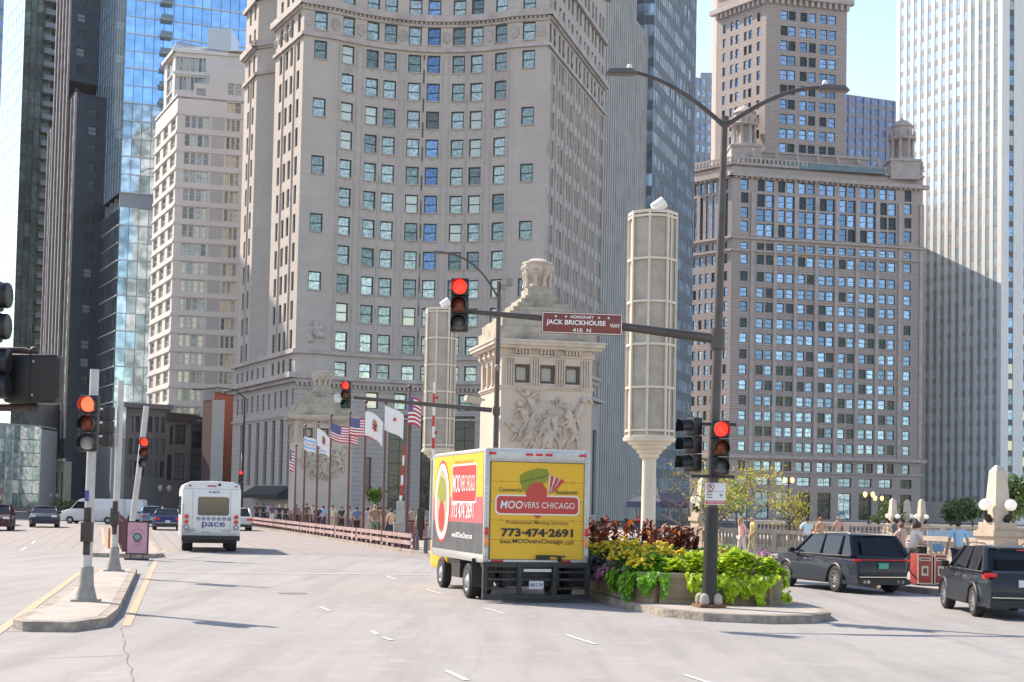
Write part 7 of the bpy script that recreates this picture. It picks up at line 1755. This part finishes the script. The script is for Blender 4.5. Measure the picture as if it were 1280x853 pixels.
for x in (.42, 2.0): b.box((x, -.05, zb - .2), (.7, .04, .04)); b.box((x, -.05, zb - .55), (.7, .04, .04))
b.box((Wt / 2, .35, zb - .3), (Wt * .5, .4, .45)); b.build('lift_frame', mat('dark_steel_frame', (.035, .036, .04), .5, .3, var=.3, scale=5), o)
b = MB(); b.box((Wt / 2, -.1, zb - .16), (.62, .1, .06)); b.build('step', M_alu, o)
b = MB(); b.box((Wt / 2 - .02, -.13, zb - .47), (.32, .02, .17)); po = b.build('number_plate', M_plate, o); letters('B812 74', .26, .07, mat('plate_ink', (.06, .06, .15), .5), po, (Wt / 2 - .02, -.142, zb - .47), bold=.02)
b = MB(); b.box((.52, LB_ / 2 + .6, zb - .13), (.1, LB_, .2)); b.box((Wt - .52, LB_ / 2 + .6, zb - .13), (.1, LB_, .2));  b.box((Wt / 2, 1.35, .42), (1.7, .12, .12)); b.box((.3, 2.7, .6), (.45, .8, .4)); b.build('chassis', M_blk, o)
for x in (.07, Wt - .07): m = MB(); m.box((x + .1, .62, .60), (.5, .02, .62)); m.build('mud_flap', M_blk, o)
mf = MB(); 
for x in (.24, Wt - .24):
    for dx in (-.14, .14): wheel(o, x + dx, 1.35, .385, .22, -1 if x < 1 else 1, 'steel')
for x in (.44, Wt - .44): wheel(o, x, LB_ + .45, .385, .22, -1 if x < 1 else 1, 'steel')
# cab
b = MB(); yc = LB_ + .15
b.extr([(0, .45), (1.75, .45), (1.8, 1.1), (1.6, 1.45), (1.2, 2.0), (1.0, 2.08), (0, 2.08)], (.40, yc, 0), (0, 1, 0), (0, 0, 1), Wt - .80); b.build('cab', M_ty, o, bevel=.06)
b = MB(); b.face([(.39, yc + .3, 1.35), (.39, yc + 1.45, 1.35), (.39, yc + 1.1, 1.9), (.39, yc + .3, 1.9)]); b.face([(Wt - .39, yc + .3, 1.35), (Wt - .39, yc + .3, 1.9), (Wt - .39, yc + 1.1, 1.9), (Wt - .39, yc + 1.45, 1.35)]); b.build('side_window', M_glsd, o)
for s, x in ((-1, .40), (1, Wt - .40)):
    m = MB(); m.tube([(x, yc + 1.2, 1.2), (x + s * .33, yc + 1.35, 1.15), (x + s * .36, yc + 1.35, 1.35)], .02, 6); m.box((x + s * .36, yc + 1.35, 1.68), (.2, .07, .56)); m.build('mirror', M_blk, o, bevel=.02)

# ---------------------------------------------------------------- white paratransit bus
phib = R(14); Yb = 57.0; bl_ = U(227, 640, Yb); o = thing('white_bus', 'white minibus with blue lettering driving away in the centre lanes', 'bus', (bl_.x, Yb, 0), phib); Wb, Hb, Lb_ = 2.3, 2.82, 6.5
M_bw = mat('bus_white', (.72, .71, .69), .35, var=.03, coat=.3); b = MB()
prof = [(0, .5), (Wb, .5), (Wb, 2.45), (Wb - .08, 2.68), (Wb - .35, 2.79), (Wb / 2, Hb), (.35, 2.79), (.08, 2.68), (0, 2.45)]
b.extr(prof, (0, 0, 0), (1, 0, 0), (0, 0, 1), -Lb_); b.build('body', M_bw, o, bevel=.05)
c = MB(); c.face([(x, -.012, z) for x, z in rrect(Wb / 2 + .08, 1.82, 1.22, .74, .09)]); c.build('rear_window', mat('bus_glass', (.03, .035, .035), .08, 0, spec=.9), o)
c = MB(); c.box((Wb / 2 + .3, -.016, 1.84), (.3, .004, .55)); c.build('window_reflection_panel', mat('seen_through_seat', (.18, .16, .13), .6), o) if False else None
for i in range(5): c = MB(); c.face([(-.012, .9 + i * 1.05, 1.45), (-.012, .9 + i * 1.05, 2.2), (-.012, 1.75 + i * 1.05, 2.2), (-.012, 1.75 + i * 1.05, 1.45)]); c.build('side_window', M_glsd, o)
for x in (.2, Wb - .17):
    for z, m in ((1.40, M_tl), (1.20, M_tl), (.98, mat('clear_lamp', (.5, .5, .5), .2))): c = MB(); c.lathe([(.085, 0), (.08, .03), (.001, .035)], (x, -.01, z), 14, 0, True, Matrix.Rotation(pi / 2, 4, 'X')); c.build('tail_light', m, o); c = MB(); c.lathe([(.105, 0), (.105, .015), (.08, .018)], (x, -.008, z), 14, 0, True, Matrix.Rotation(pi / 2, 4, 'X'), False, False); c.build('lamp_ring', M_blk if z < 1 else mat('ring_white', (.5, .48, .47), .4), o)
for x in (.3, Wb / 2 - .12, Wb / 2, Wb / 2 + .12, Wb - .2): c = MB(); c.box((x, -.02, 2.62), (.1, .04, .05)); c.build('marker_light', M_tlr, o)
c = MB(); c.lathe([(.06, 0), (.05, .06)], (Wb / 2 + .3, -.01, 2.68), 8, 0, True, Matrix.Rotation(pi / 2, 4, 'X')); c.build('camera', M_blk, o)
c = MB(); c.box((Wb / 2, -.12, .56), (Wb - .04, .3, .2)); c.box((Wb / 2, -.06, .42), (Wb - .3, .2, .1)); c.build('bumper', M_blk, o, bevel=.02)
M_bb = mat('lettering_blue', (.02, .045, .25), .5)
letters('pace', .90, .26, M_bb, o, (Wb / 2 + .1, -.02, 1.06), bold=.008); letters('FL4073', .42, .09, mat('lettering_navy', (.05, .06, .12), .5), o, (Wb / 2 + .1, -.02, 2.38), bold=.01)
for i in range(7):
    x = Wb / 2 - .5 + i * .2; c = MB(); n = 14
    for k in range(n):
        a0, a1 = 2 * pi * k / n, 2 * pi * (k + 1) / n; c.face([(x + .075 * cos(a0), -.02, 1.32 + .075 * sin(a0)), (x + .075 * cos(a1), -.02, 1.32 + .075 * sin(a1)), (x + .055 * cos(a1), -.02, 1.32 + .055 * sin(a1)), (x + .055 * cos(a0), -.02, 1.32 + .055 * sin(a0))])
    c.face([(x + .03 * cos(a), -.02, 1.32 + .03 * sin(a)) for a in [2 * pi * k / 8 for k in range(8)]]); c.build('emblem', M_bb, o)
c = MB(); c.box((Wb - .55, -.015, .88), (.42, .004, .02)); c.box((Wb - .55, -.015, .83), (.3, .004, .02)); c.box((.25, -.015, .82), (.2, .004, .12)); c.build('small_print', mat('print_grey', (.35, .33, .30), .6), o)
for x in (.28, Wb - .28): wheel(o, x, 1.3, .38, .42, -1 if x < 1 else 1, 'steel'); wheel(o, x, 5.2, .38, .25, -1 if x < 1 else 1, 'steel')
c = MB(); c.box((Wb / 2, 1.3, .38), (1.4, .15, .12)); c.box((Wb / 2, 3, .42), (1.2, 5, .15)); c.build('chassis', M_blk, o)

# ---------------------------------------------------------------- red vendor cart
q = U(1143, 700, 38.6); q2 = U(1175, 700, 39.2); a = .12; o = thing('vendor_cart', 'two red painted vendor crates on wheels beside the parked dark SUV', 'cart', ((q.x + q2.x) / 2, 38.9, .15 if False else 0.0), a); M_cr = mat('cart_red', (.33, .035, .03), .5, var=.15, scale=5); M_cc = mat('cart_cream', (.60, .50, .38), .6, var=.2, scale=6)
for x, w, nm in ((-.17, .42, 'left'), (.27, .36, 'right')):
    b = MB(); b.box((x, 0, .60), (w, .5, .80)); k = b.build('crate', M_cr, o, bevel=.012)
    f = MB()
    for dx in (-w / 2 + .015, w / 2 - .015): f.box((x + dx, -.252, .60), (.03, .02, .8))
    for z in (.215, .985): f.box((x, -.252, z), (w - .06, .02, .03))
    f.box((x, -.253, .55), (w * .45, .012, .26)); f.box((x, -.253, .86), (w * .75, .012, .09)); f.build('painted_panel', M_cc, k)
    g = MB(); g.box((x, -.261, .86), (w * .6, .004, .035)); g.box((x, -.261, .55), (w * .25, .004, .14)); g.build('printed_mark', M_cr if False else mat('cart_print', (.12, .05, .04), .6), k)
for x in (-.3, .3): w_ = wheel(o, x, -.1, .1, .06, 1, 'steel')
b = MB(); b.box((.2, .02, 1.06), (.34, .22, .015), 0); b.box((.32, .1, 1.17), (.30, .02, .2), 0, rx=-.4); lp = tag(b.build('tablet_screen', mat('screen_blue_grey', (.15, .25, .35), .2), loc=((q.x + q2.x) / 2, 38.9, 0.0)), 'small blue grey tablet propped on the red cart', 'tablet')
b = MB(); b.tube([(-.38, -.15, .35), (-.55, -.2, .5), (-.6, -.2, .62)], .02, 6); b.build('handle', M_blk, o)
# blue mesh fence and blue canopy far away
b = MB(); p0 = U(1165, 652, 62); 
for i in range(9): b.box((i * .42, 0, .45), (.4, .05, .9))
tag(b.build('blue_barrier', mat('pale_blue_mesh', (.30, .42, .52), .6, var=.2, scale=8), loc=(p0.x, 62, .5)), 'pale blue mesh barrier panel behind the man in the light blue shirt', 'barrier')
b = MB(); p0 = U(822, 626, 120); b.lathe([(2.6, 0), (2.6, .5), (.1, 1.5)], (0, 0, 0), 4, smooth=False); o = tag(b.build('blue_canopy', mat('navy_canvas', (.01, .02, .06), .7), loc=(p0.x, 120, p0.z - .6)), 'navy blue canopy tent far behind the red cannas', 'canopy')
b = MB()
for s in (-1, 1):
    for r_ in (-1, 1): b.box((s * 1.6, r_ * 1.6, -1.0), (.06, .06, 2.1))
b.build('canopy_leg', M_iron, o)

# rivet rows and grime strips on the truck frame, roller door hinges
b = MB()
for i in range(22):
    for x in (.055, Wt - .055): b.box((x, -.034, zb + .15 + i * (BH - .3) / 21), (.018, .008, .018))
for i in range(20): b.box((.2 + i * (Wt - .4) / 19, -.034, zt - .22), (.016, .008, .016))
rv = b.build('rivets', mat('rivet_grey', (.22, .22, .22), .5, .4), T)
b = MB()
for i in range(1, 5):
    for x in (.4, Wt / 2, Wt - .36): b.box((x, .006, dz0 + (dz1 - dz0) * i / 5), (.05, .012, .06))
b.build('door_hinges', mat('hinge_yellow', (.55, .32, .03), .5), T)

BUS = bpy.data.objects['white_bus']
c = MB()
for z in (.74, 2.5): c.box((Wb / 2, -.004, z), (Wb - .12, .012, .012))
for x in (.42, Wb - .4): c.box((x, -.004, 1.6), (.01, .012, 1.7))
for i in range(6): c.box((Wb / 2 - .75, -.008, .80 + i * .025), (.3, .012, .008))
c.build('panel_seams', mat('seam_grey', (.30, .30, .29), .6), BUS)
c = MB(); c.box((.05, -.03, 1.1), (.05, .03, 1.6)); c.box((Wb / 2 - .2, -.02, .78), (.3, .012, .1)); c.build('grab_strip', mat('seam_grey2', (.5, .49, .47), .5), BUS)
# ================================================================ PEOPLE
def skin_mesh(verts, edges, radii, root=0, lv=1):
    me = bpy.data.meshes.new('tmp'); me.from_pydata(verts, edges, []); ob = bpy.data.objects.new('tmp', me); COL.objects.link(ob)
    md = ob.modifiers.new('s', 'SKIN'); sv = me.skin_vertices[0].data
    for i, r in enumerate(radii): sv[i].radius = (r, r) if not isinstance(r, tuple) else r
    sv[root].use_root = True; sb = ob.modifiers.new('u', 'SUBSURF'); sb.levels = lv; sb.render_levels = lv
    dg = bpy.context.evaluated_depsgraph_get(); r = bpy.data.meshes.new_from_object(ob.evaluated_get(dg)); bpy.data.objects.remove(ob)
    r.polygons.foreach_set('use_smooth', [True] * len(r.polygons)); return r
SKT = {'l': (.60, .38, .28), 'm': (.42, .25, .17), 'd': (.16, .09, .06)}
def person(label, px, Y, facing, shirt, legs, hair, skin='l', H=1.72, z0=.15, walk=.12, shorts=False, dress=False, arms='down', sleeve=False, lean=0.0, longhair=False, bag=None, group=None, shoes=(.05, .05, .05), female=False):
    q = U(px, 645, Y); o = thing('person', label, 'person', (q.x, q.y, z0), facing, group); k = H / 1.75; sh = .18 if female else .205; w = walk
    lx = lambda y, z: (lean * max(0, z - .95) * .9)
    def P(x, y, z): return Vector((x * k, (y + lean * max(0, z - .95) * .8) * k, z * k * (1 - (.08 * abs(lean) if z > 1 else 0))))
    J = {'pel': P(0, 0, .95), 'wai': P(0, .0, 1.10), 'che': P(0, .0, 1.32), 'neb': P(0, .0, 1.47), 'nec': P(0, .015, 1.53), 'hed': P(0, .025, 1.62), 'top': P(0, .02, 1.70)}
    for s, n in ((-1, 'l'), (1, 'r')):
        f = w * s; J[n + 'hi'] = P(.09 * s, 0, .90); J[n + 'kn'] = P(.10 * s, f * .6 + .03, .50); J[n + 'an'] = P(.10 * s, f * 1.1 - (.06 if f < 0 else 0), .09 + (.05 if f < -.05 else 0)); J[n + 'to'] = P(.11 * s, f * 1.1 + .17, .035)
        J[n + 'sh'] = P(sh * s, 0, 1.42)
        if arms == 'down': J[n + 'el'] = P((sh + .06) * s, -f * .6 - .02, 1.14); J[n + 'wr'] = P((sh + .07) * s, -f * 1.2 + .07, .90)
        elif arms == 'front': J[n + 'el'] = P((sh + .03) * s, .12, 1.16); J[n + 'wr'] = P(.10 * s, .34, 1.12)
        elif arms == 'up': J[n + 'el'] = P((sh + .07) * s, .16, 1.28); J[n + 'wr'] = P(.10 * s, .26, 1.50)
        elif arms == 'hip': J[n + 'el'] = P((sh + .13) * s, -.06, 1.16); J[n + 'wr'] = P((.16) * s, .06, 1.02)
        elif arms == 'rest': J[n + 'el'] = P((sh + .04) * s, .16, 1.15); J[n + 'wr'] = P((sh - .05) * s, .38, 1.10)
        d = (J[n + 'wr'] - J[n + 'el']).normalized(); J[n + 'ha'] = J[n + 'wr'] + d * .09 * k
    R0 = {'pel': (.135, .10), 'wai': (.12, .09), 'che': (.15, .105), 'neb': .075, 'nec': .055, 'hed': (.078, .095), 'top': (.062, .075)}
    def rr(n):
        if n in R0: return R0[n]
        return {'hi': .085, 'kn': .058, 'an': .038, 'to': .032, 'sh': .055, 'el': .04, 'wr': .028, 'ha': .032}[n[1:]]
    order = ['pel', 'wai', 'che', 'neb', 'nec', 'hed', 'top'] + [a + b for a in 'lr' for b in ('hi', 'kn', 'an', 'to', 'sh', 'el', 'wr', 'ha')]
    ix = {n: i for i, n in enumerate(order)}; E = [('pel', 'wai'), ('wai', 'che'), ('che', 'neb'), ('neb', 'nec'), ('nec', 'hed'), ('hed', 'top')]
    for a in 'lr': E += [('pel', a + 'hi'), (a + 'hi', a + 'kn'), (a + 'kn', a + 'an'), (a + 'an', a + 'to'), ('neb', a + 'sh'), (a + 'sh', a + 'el'), (a + 'el', a + 'wr'), (a + 'wr', a + 'ha')]
    vs = [J[n] for n in order]; es = [(ix[a], ix[b]) for a, b in E]
    # fingers and thumb
    rad = [rr(n) if isinstance(rr(n), tuple) else rr(n) for n in order]; rad = [(r[0] * k, r[1] * k) if isinstance(r, tuple) else r * k for r in rad]
    for a in 'lr':
        d = (J[a + 'ha'] - J[a + 'wr']).normalized(); sd = Vector((0, 1, 0)) if abs(d.z) > .5 else Vector((1, 0, 0))
        for j, (o_, ln) in enumerate(((-.024, .055), (-.008, .07), (.008, .066), (.024, .05))):
            vs.append(J[a + 'ha'] + sd * o_ * k + d * .02); rad.append(.009); i0 = len(vs) - 1; es.append((ix[a + 'ha'], i0)); vs.append(J[a + 'ha'] + sd * o_ * 1.1 * k + d * (ln + .02) * k); rad.append(.007); es.append((i0, i0 + 1))
        vs.append(J[a + 'wr'] + d * .05 * k + sd * .045 * k); rad.append(.011); i0 = len(vs) - 1; es.append((ix[a + 'wr'], i0))
    me = skin_mesh(vs, es, rad); me.materials.clear(); me.materials.append(mat('skin_' + skin, SKT[skin], .55)); bo = bpy.data.objects.new('body', me); COL.objects.link(bo); bo.parent = o
    f = MB(); hd = J['hed']; f.sphere(hd + Vector((0, .098, -.005)) * k, .018 * k, 6, 0, (.8, 1, 1.3)); bo2 = f.build('nose', mat('skin_' + skin, SKT[skin], .55), o)
    f = MB()
    for s in (-1, 1): f.sphere(hd + Vector((.032 * s, .086, .018)) * k, .012 * k, 6)
    f.build('eyes', mat('eye_dark', (.03, .02, .02), .3), o); f = MB(); f.box(hd + Vector((0, .092, -.045)) * k, (.04 * k, .01, .01 * k)); f.build('mouth', mat('lip', (.35, .12, .10), .5), o)
    # hair
    h = MB(); n = 14; m = 7; vs = []; hc = hd + Vector((0, -.012, .022)) * k
    h.sphere(hc + Vector((0, -.004, .018)) * k, .103 * k, 14, 0, (.86, 1.0, 1.0))
    if longhair: h.tube([hc + Vector((0, -.06, .02)), hc + Vector((0, -.085, -.12)), hc + Vector((0, -.09, -.26))], [.085 * k, .09 * k, .05 * k], 10)
    # keep the face clear of hair
    h.v = [(v[0], min(v[1], (hc.y + .055 * k)) if v[2] < hc.z + .05 * k else v[1], v[2]) for v in h.v]
    if hair != 'bald': h.build('hair', mat('hair_%d' % int(hair[0] * 1000), hair, .7), o)
    # clothes
    def cloth(names, edges, scale, add, nm, col, lv=1, cut=None):
        i2 = {n: i for i, n in enumerate(names)}; rads = []; pts = []
        for n_ in names:
            p = (cut or {}).get(n_, J.get(n_)); pts.append(p); r = rr(n_ if n_ in J and (cut is None or n_ not in cut) else (n_ if n_ in J else 'l' + n_[1:]))
            rads.append(((r[0] * scale + add) * k, (r[1] * scale + add) * k) if isinstance(r, tuple) else (r * scale + add) * k)
        m_ = skin_mesh(pts, [(i2[a], i2[b]) for a, b in edges], rads); m_.materials.clear(); m_.materials.append(mat(nm + '_%d_%d_%d' % tuple(int(c * 500) for c in col), col, .85)); c_ = bpy.data.objects.new(nm, m_); COL.objects.link(c_); c_.parent = o
    names = ['pel', 'wai', 'che', 'neb', 'lsh', 'lel', 'rsh', 'rel']; ed = [('pel', 'wai'), ('wai', 'che'), ('che', 'neb'), ('neb', 'lsh'), ('lsh', 'lel'), ('neb', 'rsh'), ('rsh', 'rel')]; cut = {}
    for a in 'lr': cut[a + 'el'] = J[a + 'sh'].lerp(J[a + 'el'], .7)
    if sleeve: names += ['lwr', 'rwr']; ed += [('lel', 'lwr'), ('rel', 'rwr')]; cut = {}
    cloth(names, ed, 1.0, .016, 'shirt', shirt, cut=cut)
    if dress:
        s_ = MB(); s_.lathe([(.20 * k, .48 * k), (.19 * k, .7 * k), (.15 * k, .98 * k), (.125 * k, 1.08 * k)], (0, 0, 0), 14); s_.build('skirt', mat('skirt_%d_%d' % (int(legs[0] * 500), int(legs[1] * 500)), legs, .85), o)
    else:
        names = ['pel', 'lhi', 'lkn', 'rhi', 'rkn']; ed = [('pel', 'lhi'), ('lhi', 'lkn'), ('pel', 'rhi'), ('rhi', 'rkn')]; cut = {}
        if not shorts: names += ['lan', 'ran']; ed += [('lkn', 'lan'), ('rkn', 'ran')]
        cloth(names, ed, 1.0, .018, 'trousers' if not shorts else 'shorts', legs)
    for a in 'lr':
        s_ = MB(); s_.tube([J[a + 'an'] + Vector((0, -.03, -.045)) * k, J[a + 'to'] + Vector((0, .02, 0)) * k], [.05 * k, .038 * k], 8); s_.build('shoe', mat('shoe_%d' % int(shoes[0] * 100), shoes, .6), o)
    if bag:
        g = MB(); g.box((0, (-.19) * k, 1.25 * k), (.30 * k, .17 * k, .44 * k)); bo_ = g.build('backpack', mat('bag_%d' % int(bag[0] * 1000), bag, .8), o, bevel=.05)
        if bo_.name: bpy.context.view_layer.update(); bo_.parent = None; bo_.location = o.location; bo_.rotation_euler = o.rotation_euler; tag(bo_, 'backpack worn by the ' + label.replace('person ', 'person ', 1)[:60].rsplit(' ', 1)[0] if False else 'dark backpack on the person walking away in green trousers', 'backpack')
    return o
BK = (.02, .02, .022); BRN = (.07, .035, .02); BLD = (.35, .24, .12); NV = (.02, .03, .08)
away, toward = .25, pi + .25
# right-hand walkway of the bridge (left of the truck)
person('person in a dark blue and red outfit walking near the far bridgehouse', 321, 122, toward, (.10, .03, .03), BK, BK, 'm')
person('person in a black jacket standing under the dark awning', 329, 121, away, BK, BK, BK, 'm')
person('person in a purple shirt and white shorts near the dark awning', 340, 112, away, (.10, .06, .16), (.6, .6, .6), BRN, 'm', shorts=True)
person('person in black beside the purple shirted one', 349, 114, toward, BK, BK, BLD, 'l', female=True, longhair=True)
person('person in a dark top just left of the flagpoles', 357, 108, toward, (.04, .03, .03), BK, BLD, 'l', female=True)
person('person in a brown shirt behind the first flagpoles', 383, 104, away, (.17, .08, .06), (.10, .06, .05), BRN, 'm', H=1.85)
person('person in a black short sleeved top and loose trousers walking toward the camera', 397, 92, toward, BK, BK, BLD, 'l', arms='down', walk=.16)
person('person in a light blue shirt walking away between two others', 404, 95, away, (.28, .42, .66), NV, BK, 'm')
person('person in a pale yellow shirt and beige shorts walking toward the camera', 415.5, 88, toward, (.62, .60, .42), (.55, .48, .36), BRN, 'm', H=1.78, shorts=True, walk=.18)
person('person in a dark green top with arms folded, right of the yellow shirted one', 427, 88, toward, (.03, .06, .045), (.02, .035, .03), BRN, 'm', arms='front', female=True, longhair=True)
person('person in a pale grey shirt with a dark bag, left of the tall one', 459.5, 74, away, (.36, .36, .38), (.50, .50, .42), BK, 'm', arms='down')
person('tall person in a patterned brown shirt and green trousers walking away', 468.5, 70, away, (.28, .18, .13), (.16, .26, .14), BLD, 'l', H=1.86, walk=.1)
person('person in a brown shirt walking just right of the green trousered one', 476, 74, away, (.20, .08, .06), (.16, .07, .06), BRN, 'm', H=1.8)
person('person in a grey shirt behind the brown shirted one', 482, 80, toward, (.30, .29, .32), NV, BRN, 'm')
person('dark haired person in a peach top and dark blue trousers beside the concrete block', 489.5, 68, away, (.62, .42, .28), (.035, .045, .08), BK, 'l', female=True, H=1.68)
person('person in a mint green shirt behind the raised gate arm', 526, 76, away, (.30, .55, .48), NV, BRN, 'l', H=1.6)
# plaza on the right
person('person in a pink top with long fair hair standing by the balustrade', 927, 56, -1.2, (.75, .42, .38), (.62, .48, .42), BLD, 'l', female=True, arms='front', longhair=True, H=1.68)
person('bald person in a yellow shirt facing the one in pink', 941, 57, 1.6, (.62, .50, .18), (.42, .36, .22), 'bald', 'm', arms='hip', H=1.72)
person('person in a pale blue vest seen from behind at the balustrade', 1009, 58, .1, (.52, .66, .72), (.10, .12, .18), BK, 'm', arms='rest')
person('person with red hair and bare arms next to the pale blue vest', 1026, 60, .4, (.50, .28, .18), (.2, .1, .08), (.28, .08, .04), 'l', female=True)
person('person in a cream shirt bending over the red cart', 1140, 39.6, -1.3, (.72, .62, .54), (.30, .25, .22), BRN, 'l', arms='front', lean=.35, H=1.74, z0=0.15)
person('person with reddish hair behind the cream shirted one', 1127, 42, .6, (.55, .35, .28), BK, (.22, .09, .05), 'l', arms='front', H=1.66)
person('person with brown hair leaning forward right of the cart seller', 1152, 43, 1.4, (.12, .35, .32), BK, BRN, 'l', arms='front', lean=.4, H=1.68)
person('person in a light blue shirt standing in profile right of the red cart', 1198, 39.5, .2, (.30, .52, .68), (.02, .03, .06), BK, 'm', arms='down', walk=.05, H=1.78)

for (px, Y, fc, sh_, lg, hr, lb, kw) in (
    (437, 84, toward, (.45, .42, .40), (.10, .12, .2), BRN, 'person in a pale top walking between two flagpoles', {}),
    (446, 80, away, (.12, .16, .30), BK, BK, 'person in a blue top under the mid row flags', {}),
    (464, 82, toward, (.60, .45, .35), (.25, .2, .16), BLD, 'fair haired person half hidden behind the tall one in green trousers', dict(female=True)),
    (472.5, 86, away, (.5, .5, .52), NV, BK, 'person in a white shirt behind the brown shirted walkers', {}),
    (499, 80, away, BK, NV, BK, 'person in black passing behind the concrete block', {}),
    (516, 86, toward, (.40, .30, .22), BK, BRN, 'person in a tan shirt behind the maroon railing by the gate arm', {}),
    (391, 112, toward, (.5, .48, .46), NV, BRN, 'person in a pale grey shirt far along the bridge walkway', {}),
    (370, 110, away, (.25, .10, .08), BK, BK, 'person in a dark red shirt by the leftmost flagpoles', {}),
    (334, 126, toward, (.5, .45, .42), NV, BRN, 'person in a pale shirt in front of the dark awning', {}),
    (1048, 72, .3, (.55, .30, .28), BK, BLD, 'person in a salmon top far behind the parked dark SUV roof', {}),
    (1118, 66, 1.0, (.12, .12, .14), BK, BK, 'person in dark clothes at the balustrade behind the cart', {})):
    person(lb, px, Y, fc, sh_, lg, hr, 'm', **kw)
